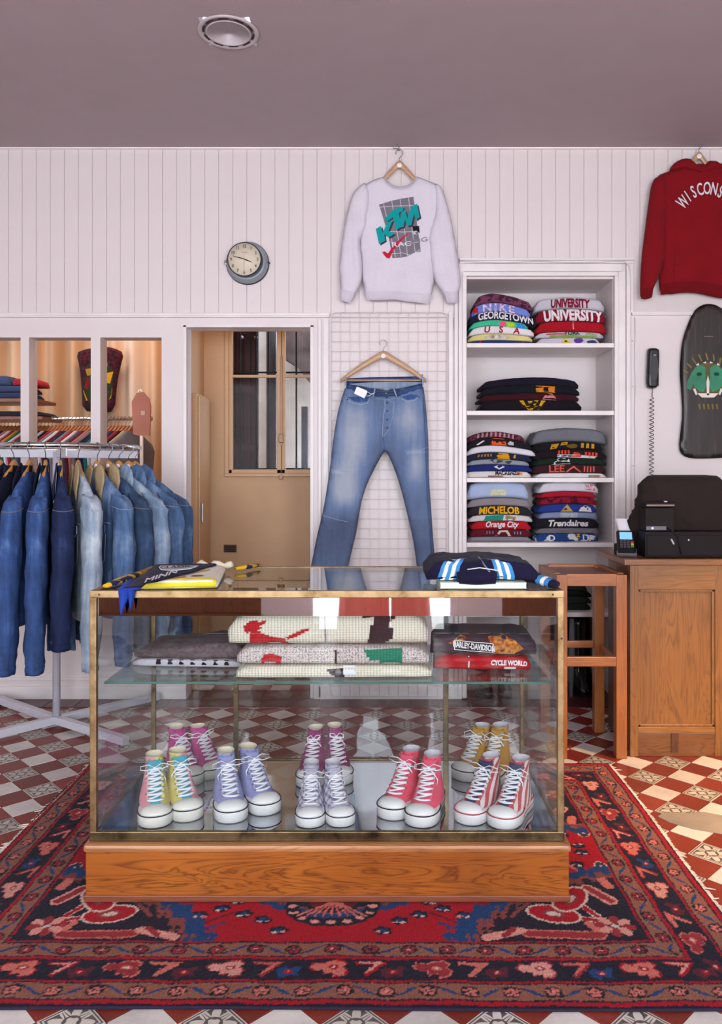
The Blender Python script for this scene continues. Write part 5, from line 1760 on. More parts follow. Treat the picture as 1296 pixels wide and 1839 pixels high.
# top shelf, right pile
stack('top', 961, 1087, [
    (14, 2, -8, c_('C6BEC8', 0.05), 'light grey folded garment with yellow, purple and navy motifs', [('print', P_(blob(-0.015, 0.5, 0.026, 0.38, 12, 0.12, 7)), c_('D8C030')), ('print', P_(blob(0.06, 0.6, 0.03, 0.35, 9, 0.25, 8)), c_('5A3C8C')), ('print', P_(blob(0.135, 0.4, 0.032, 0.30, 9, 0.25, 9)), c_('34405E')), ('print', P_([(-0.028, 0.45), (-0.005, 0.45), (-0.012, 0.62), (-0.024, 0.62)]), c_('3A3A20'))]),
    (10, 1, -4, c_('BDB6BE', 0.06, hex2='8E9C80', lo=0.5, hi=0.6, pscale=25), 'grey folded garment with green stripe and small letters YORK', [('stripe', P_([(-0.12, 0.15), (0.14, 0.1), (0.14, 0.35), (-0.12, 0.4)]), c_('7E9A40')), ('stripe', P_([(-0.14, 0.5), (-0.02, 0.5), (-0.02, 0.7), (-0.14, 0.7)]), c_('B04050')), ('lettering', T('YORK', 0.01, 0.45, 0.6, 1.4, 0.03), c_('2E3A3A'))]),
    (20, 3, 1, c_('A01422', 0.07), 'bright red folded sweatshirt with a thin white tag, second from the bottom on the right', [('tag', P_([(0.008, 0.2), (0.011, 0.2), (0.011, 0.95), (0.008, 0.95)]), WH)]),
    (23, 2, 0, c_('7E1428', 0.07), 'maroon folded sweatshirt with big white letters UNIVERSITY', [('lettering', T('UNIVERSITY', 0.01, 0.10, 0.80, 0.84, 0.045, -0.1), WH)]),
    (23, 0, -2, c_('BDB8C2', 0.05), 'pale grey folded sweatshirt with maroon letters UNIVERSITY, topmost on the right', [('lettering', T('UNIVERSITY', 0.0, 0.16, 0.62, 0.72, 0.05), c_('7A1430'))]),
], 'folded sweatshirts on the top shelf', 2, sag=0.005, hk=0.92)
# second shelf
stack('second', 863, 1045, [
    (23, 0, 0, c_('17131A', 0.1), 'black folded garment with yellow striped print at the bottom of the second shelf', [('print', P_([(-0.075, 0.98), (0.09, 0.98), (0.07, 0.4), (0.05, 0.05), (-0.03, 0.05), (-0.06, 0.5)]), c_('2A2014')), ('print', lambda f: MB().add(*(lambda parts: (sum([p.v for p in parts], []), [tuple(i + sum(len(q.v) for q in parts[:k]) for i in t) for k, p in enumerate(parts) for t in p.f], 0, True))([f.patch(pg) for pg in ([(-0.07, 0.95), (-0.045, 0.95), (-0.03, 0.5), (-0.05, 0.6)], [(0.02, 0.95), (0.045, 0.95), (0.02, 0.5), (0.012, 0.6)], [(0.06, 0.95), (0.085, 0.92), (0.055, 0.45), (0.045, 0.5)], [(-0.02, 0.9), (0.01, 0.9), (0.0, 0.7), (-0.015, 0.7)], [(-0.035, 0.45), (-0.01, 0.5), (0.0, 0.15), (-0.02, 0.1)], [(0.015, 0.4), (0.035, 0.5), (0.045, 0.2), (0.02, 0.1)], [(-0.01, 0.28), (0.012, 0.3), (0.01, 0.12), (-0.01, 0.12)])])), c_('C89A1C'))]),
    (12, 1, -3, c_('3A1018', 0.1), 'dark oxblood folded garment with a pink patch on the second shelf', [('patch', P_([(0.07, 0.1), (0.16, 0.0), (0.13, 0.95), (0.10, 1.0)]), c_('C87A7C'))]),
    (15, 3, -6, c_('14161E', 0.1), 'near black folded garment with an orange banner on the second shelf', [('banner', P_([(0.03, 0.15), (0.14, 0.1), (0.14, 0.85), (0.03, 0.9)]), c_('C87A1C')), ('banner_mark', lambda f: f.patch([(0.07, 0.35), (0.10, 0.3), (0.10, 0.7), (0.075, 0.7)], 0.003), BK)]),
    (15, 2, -6, c_('1A1624', 0.1), 'plain black folded sweatshirt on top of the second shelf pile', None),
], 'folded sweatshirts on the second shelf', 3, sag=0.007, hk=0.85, lean=0.1)
# third shelf, left pile
stack('third', 836, 956, [
    (13, 0, -2, c_('D6CEC8', 0.05), 'white folded garment with dark and orange letters, at the bottom left', [('lettering', T('MACKENZIE', 0.055, 0.46, 0.50, 1.15, 0.05), c_('2A2428')), ('lettering', T('ZIE', 0.125, 0.46, 0.50, 1.15, 0.03), c_('D87A28')), ('print', P_([(-0.06, 0.12), (0.03, 0.14), (0.03, 0.34), (-0.06, 0.32)]), c_('8C6468'))]),
    (13, 0, -2, c_('202A6E', 0.08), 'royal blue folded garment with a white crescent', [('crescent', P_([(0.0, 0.95), (-0.03, 0.6), (0.0, 0.25), (0.03, 0.6), (0.022, 0.95), (0.018, 0.65), (0.0, 0.45), (-0.012, 0.65)]), WH)]),
    (10, 4, -6, c_('8E929A', 0.08), 'grey folded garment with dark scribbled print above the royal blue one', [('print', P_(blob(-0.01, 0.6, 0.04, 0.3, 11, 0.5, 12)), c_('3A3C48')), ('print', P_(blob(0.06, 0.5, 0.02, 0.3, 9, 0.5, 13)), c_('3A3C48'))]),
    (13, 0, 0, c_('22243C', 0.08), 'navy folded garment with a golden arch', [('print', P_([(-0.02, 0.05), (0.07, 0.05), (0.055, 0.9), (0.0, 0.9)]), c_('C8901C')), ('letter_blocks', P_([(0.085, 0.3), (0.10, 0.3), (0.10, 0.8), (0.09, 0.8)]), c_('C8901C')), ('letter_blocks', bars(-0.12, -0.03, 5, 0.5, 0.4, 0.75), c_('A87830'))]),
    (14, 1, 4, c_('D8D2DA', 0.04), 'thick white folded sweatshirt in the left pile of the third shelf', None),
    (15, 0, -4, c_('1E1A20', 0.1), 'black folded garment with an orange ball print', [('print', P_([(-0.05, 0.05), (0.05, 0.05), (0.035, 0.9), (-0.03, 0.9)]), c_('D85C30')), ('print', P_(blob(0.075, 0.45, 0.018, 0.3, 9, 0.3, 3)), c_('B8B0B0')), ('scrawl', P_([(-0.13, 0.3), (-0.09, 0.7), (-0.08, 0.6), (-0.12, 0.2)]), WH)]),
    (12, 3, -14, c_('6A2C3C', 0.12, hex2='2E1C28', lo=0.5, hi=0.55, pscale=60), 'maroon and black folded garment with pale block letters, topmost left on the third shelf', [('letter_blocks', bars(-0.11, 0.12, 9, 0.45, 0.2, 0.85), c_('A8808A'))]),
], 'folded sweatshirts on the third shelf', 4, sag=0.006, hk=0.80, lean=-0.2)
# third shelf, right pile
stack('third', 958, 1091, [
    (8, 4, -4, c_('D8D6D4', 0.05), 'white folded garment with a small multicoloured print at the bottom right of the third shelf', [('print', P_([(0.10, 0.1), (0.17, 0.1), (0.17, 0.6), (0.10, 0.6)]), c_('3C6E8C', hex2='D09030', pscale=60))]),
    (16, 0, -1, c_('3A1C22', 0.1), 'dark brown folded garment with coral varsity letters', [('lettering', T('LEE', -0.08, 0.15, 0.75, 1.3, 0.03), c_('C8584C')), ('letter_blocks', bars(0.08, 0.15, 4, 0.5, 0.15, 0.8), c_('C8584C')), ('stripe', P_([(-0.03, 0.1), (0.02, 0.85), (0.07, 0.1), (0.06, 0.1), (0.02, 0.6), (-0.015, 0.1)]), c_('C8584C'))]),
    (12, 2, -4, c_('18281E', 0.1), 'dark green folded garment with a white wing patch', [('patch', P_([(-0.11, 0.0), (0.0, 0.1), (-0.01, 0.8), (-0.04, 1.2), (-0.08, 0.8)]), WH)]),
    (15, 4, -2, c_('20141A', 0.1), 'black folded garment with red and white racing lettering', [('stripe', P_([(-0.08, 0.1), (0.15, 0.0), (0.15, 0.28), (-0.08, 0.42)]), WH), ('letter_blocks', bars(-0.075, 0.0, 4, 0.62, 0.45, 0.9), c_('D04030')), ('letter_blocks', bars(0.08, 0.16, 4, 0.62, 0.25, 0.75), c_('D04030')), ('print', P_([(-0.01, 0.0), (0.07, 0.0), (0.05, 0.6), (0.02, 0.7)]), c_('C83828'))]),
    (15, 3, -8, c_('18161C', 0.1), 'black folded garment with golden letters under the grey one', [('letter_blocks', P_([(-0.11, 0.1), (-0.07, 0.2), (-0.055, 0.75), (-0.10, 0.7)]), c_('B88A20')), ('letter_blocks', P_([(-0.05, 0.5), (-0.01, 0.6), (-0.005, 0.9), (-0.04, 0.85)]), c_('B88A20')), ('letter_blocks', bars(0.07, 0.16, 3, 0.55, 0.25, 0.8), c_('B88A20')), ('print', P_(blob(0.02, 0.4, 0.03, 0.25, 10, 0.2, 5)), c_('6A5018'))]),
    (26, 0, -4, c_('6E6E76', 0.07), 'thick plain grey folded sweatshirt on top of the right pile on the third shelf', None),
], 'folded sweatshirts on the third shelf', 5, sag=0.004, hk=0.92)
# fourth shelf, left pile
stack('fourth', 838, 956, [
    (8, 0, -2, c_('84808A', 0.06), 'thin grey folded garment at the bottom of the left pile on the fourth shelf', None),
    (13, 6, -3, c_('5C1826', 0.08), 'dark red folded garment with a pale arch and blue flecks', [('arch', P_([(-0.03, 0.1), (-0.01, 0.8), (0.04, 0.85), (0.06, 0.1), (0.045, 0.1), (0.03, 0.6), (0.0, 0.6), (-0.015, 0.1)]), c_('C8B0A8')), ('flecks', bars(-0.08, -0.03, 3, 0.3, 0.4, 0.75), c_('6C90B8')), ('flecks', bars(0.08, 0.13, 3, 0.3, 0.35, 0.7), c_('6C90B8'))]),
    (14, 8, -2, c_('B01A26', 0.07), 'bright red folded sweatshirt with white script letters Orange City', [('lettering', T('Orange City', 0.0, 0.28, 0.66, 0.92, 0.03, 0.3), WH)]),
    (11, 4, 0, c_('CCC8CA', 0.05), 'white folded garment with a green and coral print', [('print', P_([(-0.10, 0.1), (0.01, 0.1), (0.02, 0.9), (-0.09, 0.8)]), c_('1F8C78')), ('print', P_([(0.02, 0.05), (0.08, 0.1), (0.09, 0.6), (0.03, 0.9)]), c_('B8746C', hex2='3E8458', pscale=50))]),
    (15, 1, -2, c_('2A2630', 0.08), 'charcoal folded sweatshirt with yellow capital letters', [('lettering', T('MICHELOB', -0.005, 0.16, 0.74, 0.98, 0.035), c_('E0A820'))]),
    (14, 1, -6, c_('8A8288', 0.06), 'soft grey folded sweatshirt under the light blue one', None),
    (30, 0, -8, c_('A9B6D6', 0.05), 'thick light blue folded sweatshirt with cream print, topmost left on the fourth shelf', [('print', P_([(-0.045, 0.15), (0.045, 0.15), (0.045, 0.5), (-0.045, 0.5)]), c_('D8D4B8', hex2='B8C09C', pscale=70))]),
], 'folded sweatshirts on the fourth shelf', 6, sag=0.003)
# fourth shelf, right pile
stack('fourth', 966, 1076, [
    (14, -3, -2, c_('24427E', 0.08, hex2='C8CCC8', lo=0.56, hi=0.62, pscale=22), 'blue folded garment with white and yellow print at the bottom right of the fourth shelf', [('lettering', T('D', -0.09, 0.1, 0.7, 1.2, 0.03), WH), ('lettering', T('UP', 0.12, 0.1, 0.7, 1.2, 0.03), WH), ('print', P_([(0.055, 0.55), (0.075, 0.55), (0.075, 0.95), (0.055, 0.95)]), c_('D09A28'))]),
    (10, -2, 2, c_('6E6A72', 0.07), 'mid grey folded garment above the blue print one', None),
    (17, -4, 2, c_('1C1A22', 0.08), 'black folded sweatshirt with white script lettering', [('lettering', T('Trendaires', 0.0, 0.22, 0.60, 1.18, 0.035, 0.2), WH)]),
    (11, 2, -1, c_('7C86A8', 0.06), 'slate blue folded garment with a pale band of letters', [('band', P_([(-0.05, 0.15), (0.05, 0.15), (0.05, 0.85), (-0.05, 0.85)]), c_('B4B8C4', hex2='8C94AC', pscale=90))]),
    (14, 0, -4, c_('263C88', 0.08), 'cobalt blue folded garment with a gold triangle and white cap motif', [('triangle', P_([(-0.045, 0.05), (0.03, 0.05), (-0.005, 0.95)]), c_('C89A48')), ('cap', P_([(0.06, 0.1), (0.14, 0.1), (0.13, 0.6), (0.10, 0.9), (0.075, 0.6)]), WH)]),
    (13, 6, -4, c_('8C1830', 0.08, hex2='4A0E20', lo=0.52, hi=0.58, pscale=45), 'crimson folded garment with dark print on the fourth shelf', None),
    (9, 6, -4, c_('A81A30', 0.07), 'plain crimson folded garment under the white one', None),
    (18, 3, -2, c_('D4D0DA', 0.04), 'thick white folded sweatshirt with a small red crest, topmost right on the fourth shelf', [('crest', P_([(0.09, 0.25), (0.15, 0.2), (0.15, 0.85), (0.09, 0.85)]), c_('B03048', hex2='E0D4DA', pscale=110))]),
], 'folded sweatshirts on the fourth shelf', 7, sag=0.002)
# fifth shelf
stack('fifth', 985, 1058, [
    (12, 0, 4, c_('1C2420', 0.1), 'dark green folded garment at the bottom of the lowest shelf pile', None),
    (11, 2, 2, c_('242A26', 0.1), 'dark moss folded garment second from the bottom of the lowest shelf pile', None),
    (11, 0, 4, c_('181C1E', 0.1), 'black green folded garment second from the top of the lowest shelf pile', None),
    (11, 3, -2, c_('2C302E', 0.1), 'charcoal green folded garment on top of the lowest shelf pile', None),
], 'folded garments on the lowest shelf', 8, sag=0.003)

# black boots standing at the bottom of the niche and a rolled grey umbrella-like bundle
def boot(x, y, rz, label, tall=0.34):
    r = thing('boot', label, 'boot', (x, y, 0.0), rz, 'black boots in the bottom of the niche')
    mb = MB()
    secs = []
    for k in range(13):
        t = k / 12
        z = 0.02 + t * tall
        if z < 0.11:
            q = (z - 0.02) / 0.09
            y0, y1 = -0.17 + 0.11 * q ** 1.3, 0.075
            hw = 0.044 - 0.004 * q
        else:
            q = (z - 0.11) / (tall - 0.09)
            y0, y1 = -0.058 - 0.006 * q, 0.072 + 0.006 * q
            hw = 0.040 + 0.012 * q
        ring_ = []
        for j in range(16):
            a = 2 * PI * j / 16
            ring_.append((hw * math.cos(a), (y0 + y1) / 2 + (y1 - y0) / 2 * math.sin(a), z))
        secs.append(ring_)
    vs = sum(secs, [])
    fs = [(i * 16 + j, i * 16 + (j + 1) % 16, (i + 1) * 16 + (j + 1) % 16, (i + 1) * 16 + j) for i in range(12) for j in range(16)] + [tuple(range(16))[::-1]]
    mb.add(vs, fs, 0, True)
    o = local_obj('shaft', mb, M_blackgl, r)
    sm = o.modifiers.new('solid', 'SOLIDIFY'); sm.thickness = -0.003
    local_obj('sole', MB().add([(0.046 * math.cos(2 * PI * j / 16), -0.048 + 0.126 * math.sin(2 * PI * j / 16), z) for z in (0.0, 0.022) for j in range(16)], [(j, (j + 1) % 16, 16 + (j + 1) % 16, 16 + j) for j in range(16)] + [tuple(range(16))[::-1], tuple(range(16, 32))]), M_black, r)
    return r
boot(1.165, 4.66, 0.1, 'tall black boot nearest the right side of the niche floor', 0.42)
boot(1.268, 4.74, 0.0, 'tall black boot against the right side of the niche', 0.45)
boot(0.60, 4.64, 0.05, 'left boot of the low black pair seen through the case', 0.16)
boot(0.725, 4.65, -0.05, 'right boot of the low black pair seen through the case', 0.16)
boot(1.03, 4.74, 0.1, 'black boot behind the teak stand, deep in the niche', 0.40)
mb = MB().tube([(1.10, 4.53, 0.0), (1.105, 4.535, 0.25), (1.11, 4.55, 0.45)], [0.010, 0.018, 0.014], 10)
tag(recenter(obj('rolled_cloth', mb, c_('6E6E78'))), 'grey rolled cloth standing upright beside the black boots', 'cloth')

# ================================================================== SNEAKERS
SOLE = [(0.0, 0.0), (0.012, 0.020), (0.04, 0.034), (0.09, 0.046), (0.16, 0.053), (0.25, 0.056), (0.34, 0.055), (0.46, 0.049), (0.58, 0.044), (0.70, 0.044), (0.82, 0.043), (0.91, 0.038), (0.97, 0.027), (1.0, 0.0)]
SL = 0.295


def sole_ring(z, inset=0.0, kf=1.0):
    pts = []
    for t, w in SOLE:
        pts.append((max(0, w - inset) * kf, -0.150 + t * SL * 1.0))
    left = [(-x, y) for x, y in pts[1:-1]]
    ring = pts + left[::-1]
    c = -0.0025
    out = []
    for x, y in ring:
        k = 1 - inset / 0.15
        out.append((x, (y - c) * k + c, z))
    return out


UZ = [.038, .050, .060, .070, .083, .098, .115, .133, .151, .167, .182]
UF = [-.138, -.130, -.108, -.082, -.054, -.029, -.006, .014, .031, .044, .050]
UW = [.0500, .0500, .0475, .0450, .0415, .0380, .0345, .0315, .0295, .0290, .0300]
UB = [.136, .137, .135, .132, .130, .128, .126, .126, .128, .131, .134]


def interp(z, A):
    return float(np.interp(z, UZ, A))


def up_pt(z, a, k=1.0):
    f, b_, w = interp(z, UF), interp(z, UB), interp(z, UW)
    cy, ry = (f + b_) / 2, (b_ - f) / 2
    ca, sa = math.cos(a), math.sin(a)
    x = w * (abs(ca) ** 0.75) * (1 if ca > 0 else -1) * (1 - 0.30 * max(0, -sa) ** 2.0)
    return (x * k, cy + ry * sa * (k if k < 1 else 1), z)


def make_shoe(name_lbl, cat, grp, mL, mR, mT, mStripe, mSole, seed, bow=1.0, scale=1.0, star=False, lining='DCD0B8', ysc=0.84, hsc=0.885):
    rnd = random.Random(seed)
    r = thing('sneaker', name_lbl, cat, (0, 0, 0), 0, grp)
    # sole
    mb = MB()
    rings = [sole_ring(0.0, 0.004), sole_ring(0.004, 0.0), sole_ring(0.030, 0.0), sole_ring(0.041, 0.001), sole_ring(0.0435, 0.005)]
    n = len(rings[0])
    mb.add(sum(rings, []), [(i * n + j, i * n + (j + 1) % n, (i + 1) * n + (j + 1) % n, (i + 1) * n + j) for i in range(4) for j in range(n)] + [tuple(range(n))[::-1], tuple(4 * n + j for j in range(n))], 0, True)
    so_ = local_obj('sole', mb, mSole, r)
    rg = [(x * 1.005, y * 1.003, 0.0405) for x, y, z in sole_ring(0.041, 0.0005)]
    local_obj('sole_stripe', MB().tube(rg + rg[:1], 0.0023, 6, cap=False), mStripe, so_)
    for sx in (-1, 1):
        pl = [(sx * (np.interp(t, [a for a, b in SOLE], [b for a, b in SOLE]) + 0.0006), -0.150 + t * SL, 0.020) for t in np.linspace(0.36, 0.9, 12)]
        local_obj('side_stripe', MB().tube(pl, 0.0011, 4), mStripe, so_)
    # toe cap
    mb = MB()
    def tc(u, v):
        a = PI + u * PI
        q = v * PI / 2
        x = 0.0490 * math.cos(a) * (math.cos(q) ** 0.8)
        y = -0.098 + 0.0450 * math.sin(a) * (math.cos(q) ** 0.8)
        return (x, y, 0.039 + 0.027 * math.sin(q))
    mb.grid(tc, 19, 8)
    def tc2(u, v):
        x = -0.049 + 0.098 * u
        zt = 0.039 + 0.027 * math.sqrt(max(0, 1 - (x / 0.0491) ** 2))
        return (x, -0.098 + 0.010 * v, 0.039 + (zt - 0.039) * (1 - 0.04 * v))
    mb.grid(tc2, 19, 2)
    local_obj('toe_cap', mb, mSole, r)
    # upper
    mb = MB()
    n = 32
    vs = []
    for z in UZ:
        for j in range(n):
            vs.append(up_pt(z, 2 * PI * j / n))
    fs, ms = [], []
    for i in range(len(UZ) - 1):
        for j in range(n):
            fs.append((i * n + j, i * n + (j + 1) % n, (i + 1) * n + (j + 1) % n, (i + 1) * n + j))
    mb.add(vs, fs, 0, True)
    for k, f in enumerate(fs):
        c = sum((Vector(vs[i]) for i in f), Vector()) / 4
        front = c.y < (interp(c.z, UF) + 0.030) and c.z < 0.150
        mb.m[k] = 2 if (front and abs(c.x) < 0.0175) else (0 if c.x < 0 else 1)
    local_obj('upper', mb, [mL, mR, mT], r)
    ml = cloth(lining, 0.06)
    mb = MB()
    lv = []
    zz = [.184, .180, .150, .120]
    for i, z in enumerate(zz):
        for j in range(n):
            p = up_pt(min(z, .182), 2 * PI * j / n, (1.0, .90, .86, .80)[i])
            lv.append((p[0], p[1], z))
    mb.add(lv, [(i * n + j, i * n + (j + 1) % n, (i + 1) * n + (j + 1) % n, (i + 1) * n + j) for i in range(3) for j in range(n)] + [tuple(3 * n + j for j in range(n))], 0, True)
    local_obj('lining', mb, ml, r, fixn=False)
    # tongue sticking up in front of the ankle
    mb = MB()
    def tg_(u, v):
        x = (u - 0.5) * 0.042 * (1 + 0.25 * v)
        z = 0.140 + 0.036 * v
        return (x, interp(min(z, .182), UF) - 0.001 + 0.006 * (1 - 4 * (u - .5) ** 2) * -1 - 0.004 * v, z)
    mb.grid(tg_, 7, 5)
    o = local_obj('tongue', mb, mT, r)
    sm = o.modifiers.new('solid', 'SOLIDIFY'); sm.thickness = 0.004
    # eye stays: raised band either side carrying the eyelets
    for sx in (-1, 1):
        pts = []
        for z in np.linspace(0.072, 0.178, 9):
            pts.append((sx * (0.0255 - 0.004 * (z - .07) / .1), interp(z, UF) + 0.0055, z))
        local_obj('eyestay', MB().tube(pts, 0.0055, 6, flat=0.30, up=(0, -0.7, 0.7)), mL if sx < 0 else mR, r)
    eb = MB()
    lb = MB()
    rows = np.linspace(0.074, 0.150, 7)
    prev = None
    for k, z in enumerate(rows):
        y = interp(z, UF) - 0.002
        hw = 0.0262 - 0.0007 * k
        for sx in (-1, 1):
            c = Vector((sx * (hw + 0.003), y + 0.004, z))
            eb.add([(c.x + 0.0030 * math.cos(t) , c.y - 0.002 - 0.0016 * abs(math.sin(t)), c.z + 0.0030 * math.sin(t)) for t in [q * PI / 4 for q in range(8)]], [tuple(range(8))], 0)
        dz = rnd.uniform(-0.002, 0.002)
        def crosspts(z0, z1, bowk):
            P = []
            for t in np.linspace(-1, 1, 7):
                zq = z0 + (z1 - z0) * (t + 1) / 2
                P.append((t * hw, interp(min(zq, .182), UF) - 0.0035 - bowk * (1 - t * t) + 0.004 * t * t, zq))
            return P
        lb.tube(crosspts(z + dz, z - dz, 0.0075), 0.0050, 6, flat=0.45, up=(0, -0.6, 0.8))
        if k < 6:
            z2 = rows[k + 1]
            lb.tube(crosspts(z + 0.001, z2 - 0.001, 0.0025), 0.0040, 6, flat=0.4, up=(0, -0.6, 0.8))
    local_obj('laces', lb, M_lace, r)
    ey = local_obj('eyelet_row', eb, M_steel, r); ey['kind'] = 'stuff'
    for sx in (-1, 1):
        z = 0.165
        local_obj('eyelet', MB().lathe([(0, -0.0025), (0.0028, -0.002), (0.0032, 0)], (sx * 0.027, interp(z, UF) + 0.004, z), 8, axis='Y'), M_steel, r)
    # bow
    bz = 0.153
    by = interp(bz, UF) - 0.010
    bb = MB()
    for sx in (-1, 1):
        L = rnd.uniform(0.040, 0.058) * bow
        dz = rnd.uniform(-0.020, 0.012)
        bb.tube([(0, by, bz), (sx * L * .45, by - 0.006, bz + 0.016), (sx * L, by - 0.004, bz + 0.010 + dz * .6), (sx * L * 1.02, by - 0.004, bz - 0.002 + dz), (sx * L * .55, by - 0.007, bz - 0.006 + dz * .4), (0, by, bz - 0.001)], 0.0031, 6, flat=0.6)
        e = rnd.uniform(0.5, 1.1)
        bb.tube([(0, by, bz), (sx * 0.014, by - 0.008, bz - 0.010), (sx * (0.024 + 0.01 * e), by - 0.012, bz - 0.028 * e - 0.008), (sx * 0.032, by - 0.014 * e, bz - 0.052 * e)], [0.0031, 0.0030, 0.0028, 0.0014], 6, flat=0.6)
    bb.lathe([(0, -0.005), (0.005, -0.003), (0.006, 0.001), (0.003, 0.005), (0, 0.006)], (0, by - 0.001, bz), 8, axis='Y')
    local_obj('lace_bow', bb, M_lace, r)
    if star:
        sp = []
        for k in range(10):
            a = PI / 2 + k * PI / 5
            rr_ = 0.0092 if k % 2 == 0 else 0.0038
            x, q = rr_ * math.cos(a), rr_ * math.sin(a)
            sp.append((x, -0.0835 + q * 0.80, 0.0755 + q * 0.58))
        local_obj('star', MB().add([(x, y - 0.001, z + 0.0015) for x, y, z in sp] + [(0, -0.0855, 0.078)], [(k, (k + 1) % 10, 10) for k in range(10)]), M_lace, r)
    r.scale = (scale * 0.97, scale * ysc, scale * hsc)
    return r


M_lace = paint('DEDEE4', 0.7, 0.03)
M_rub = paint('D6D2CA', 0.4, 0.03)
M_rubw = paint('DDDCDC', 0.4, 0.03)
k_ = paint('18181E', 0.5)
kr = paint('A82030', 0.5)
kn = paint('1E2440', 0.5)
m_pk, m_yl, m_tl = cloth('D88E98', 0.06), cloth('CDBF6A', 0.06), cloth('3A9CAE', 0.06)
m_mag, m_lav, m_bur, m_pnk, m_mus = cloth('B93C84', 0.08), cloth('8E90BE', 0.06), cloth('94386E', 0.08), cloth('E0526C', 0.06), cloth('B98C3C', 0.07)
m_navy = cloth('343A5C', 0.08)
m_plaid, nt, b = newmat('plaid_cloth')
v = coords(nt)
sx_ = N(nt, 'ShaderNodeSeparateXYZ'); nt.links.new(v, sx_.inputs[0])
def _band(o, s, w): return mth(nt, 'LESS_THAN', mth(nt, 'FRACT', mth(nt, 'MULTIPLY', o, s)), w)
pa, pb = _band(sx_.outputs[1], 32, 0.42), _band(sx_.outputs[2], 40, 0.42)
pc_ = _band(sx_.outputs[1], 32, 0.12)
cc_ = mixc(nt, mth(nt, 'MULTIPLY', mth(nt, 'ADD', pa, pb), 0.45), 'C9C4D2', '4A5480')
cc_ = mixc(nt, mth(nt, 'MULTIPLY', pc_, 0.5), cc_, 'B07C90')
nt.links.new(cc_, b.inputs['Base Color']); b.inputs['Roughness'].default_value = 0.9
m_flag, nt, b = newmat('flag_cloth')
v = coords(nt)
sx_ = N(nt, 'ShaderNodeSeparateXYZ'); nt.links.new(v, sx_.inputs[0])
dg = mth(nt, 'ADD', mth(nt, 'MULTIPLY', sx_.outputs[1], 1.0), mth(nt, 'MULTIPLY', sx_.outputs[2], -1.2))
st_ = mth(nt, 'LESS_THAN', mth(nt, 'FRACT', mth(nt, 'MULTIPLY', dg, 24)), 0.5)
nt.links.new(mixc(nt, st_, 'D2C6C4', 'B0444C'), b.inputs['Base Color']); b.inputs['Roughness'].default_value = 0.9

SHOES = [
    (280, 1489, 277, 'pink and yellow pastel high-top sneaker with teal tongue, at the left front corner', m_pk, m_yl, m_tl, k_, M_rub, 1.0, False),
    (342, 1477, 317, 'yellow and pink pastel high-top sneaker with teal tongue, beside the lavender pair', m_yl, m_pk, m_tl, k_, M_rub, 1.0, False),
    (350, 1412, 311, 'left magenta high-top sneaker behind the pastel pair', m_mag, m_mag, m_mag, k_, M_rub, 0.98, False),
    (391, 1399, 343, 'right magenta high-top sneaker behind the pastel pair', m_mag, m_mag, m_mag, k_, M_rub, 0.98, False),
    (419, 1480, 405, 'left lavender high-top sneaker, next to the pastel pair', m_lav, m_lav, m_lav, k_, M_rubw, 1.0, False),
    (486, 1465, 441, 'right lavender high-top sneaker, next to the plaid pair', m_lav, m_lav, m_lav, k_, M_rubw, 1.0, False),
    (553, 1418, 566, 'left plum high-top sneaker behind the plaid pair', m_bur, m_bur, m_bur, k_, M_rubw, 0.95, False),
    (612, 1412, 601, 'right plum high-top sneaker behind the plaid pair', m_bur, m_bur, m_bur, k_, M_rubw, 0.95, False),
    (556, 1489, 559, 'left blue plaid sneaker in the middle of the front row', m_plaid, m_plaid, m_plaid, kn, M_rubw, 0.87, False),
    (617, 1487, 597, 'right blue plaid sneaker in the middle of the front row', m_plaid, m_plaid, m_plaid, kn, M_rubw, 0.87, False),
    (694, 1474, 741, 'left coral pink high-top sneaker beside the empty mirror', m_pnk, m_pnk, m_pnk, k_, M_rubw, 1.0, False),
    (749, 1488, 777, 'right coral pink high-top sneaker, next to the flag pair', m_pnk, m_pnk, m_pnk, k_, M_rubw, 1.0, False),
    (824, 1403, 876, 'left mustard high-top sneaker behind the flag pair', m_mus, m_mus, m_mus, k_, M_rubw, 1.0, False),
    (868, 1416, 901, 'right mustard high-top sneaker behind the flag pair', m_mus, m_mus, m_mus, k_, M_rubw, 1.0, False),
    (831, 1482, 890, 'left red striped flag sneaker with navy star tongue', m_flag, m_flag, m_navy, kr, M_rubw, 0.98, True),
    (893, 1494, 940, 'right red striped flag sneaker with navy star tongue, at the right front corner', m_flag, m_flag, m_navy, kr, M_rubw, 0.98, True),
]
for n_, (tx, ty, ax, lbl, a_, b2, c2, st2, so2, scl, star) in enumerate(SHOES):
    Yt = max(2.394, (CH - ZF) * FP / (ty - HY))
    yk = min(0.84, (2.962 - Yt) / 0.296 / scl)
    sh_ = make_shoe(lbl, 'shoe', 'high-top sneakers in the display case', a_, b2, c2, st2, so2, 50 + n_, 1.0 if n_ not in (6, 7) else 0.5, scl, star, 'C8C4CC' if n_ > 7 else 'DCD0B8', yk)
    Yt = max(2.394, (CH - ZF) * FP / (ty - HY))
    Xt = (tx - HX) * Yt / FP
    yk = min(0.84, (2.962 - Yt) / 0.296 / scl)
    Ya = Yt + 0.235 * scl * yk
    Xa = (ax - HX) * Ya / FP
    ang = math.atan2(-(Xa - Xt), Ya - Yt)
    dirv = Vector((-math.sin(ang), math.cos(ang), 0))
    sh_.rotation_euler = (0, 0, ang)
    c = Vector((Xt, Yt, ZF + 0.0006)) + dirv * 0.150 * scl * yk
    sh_.location = c

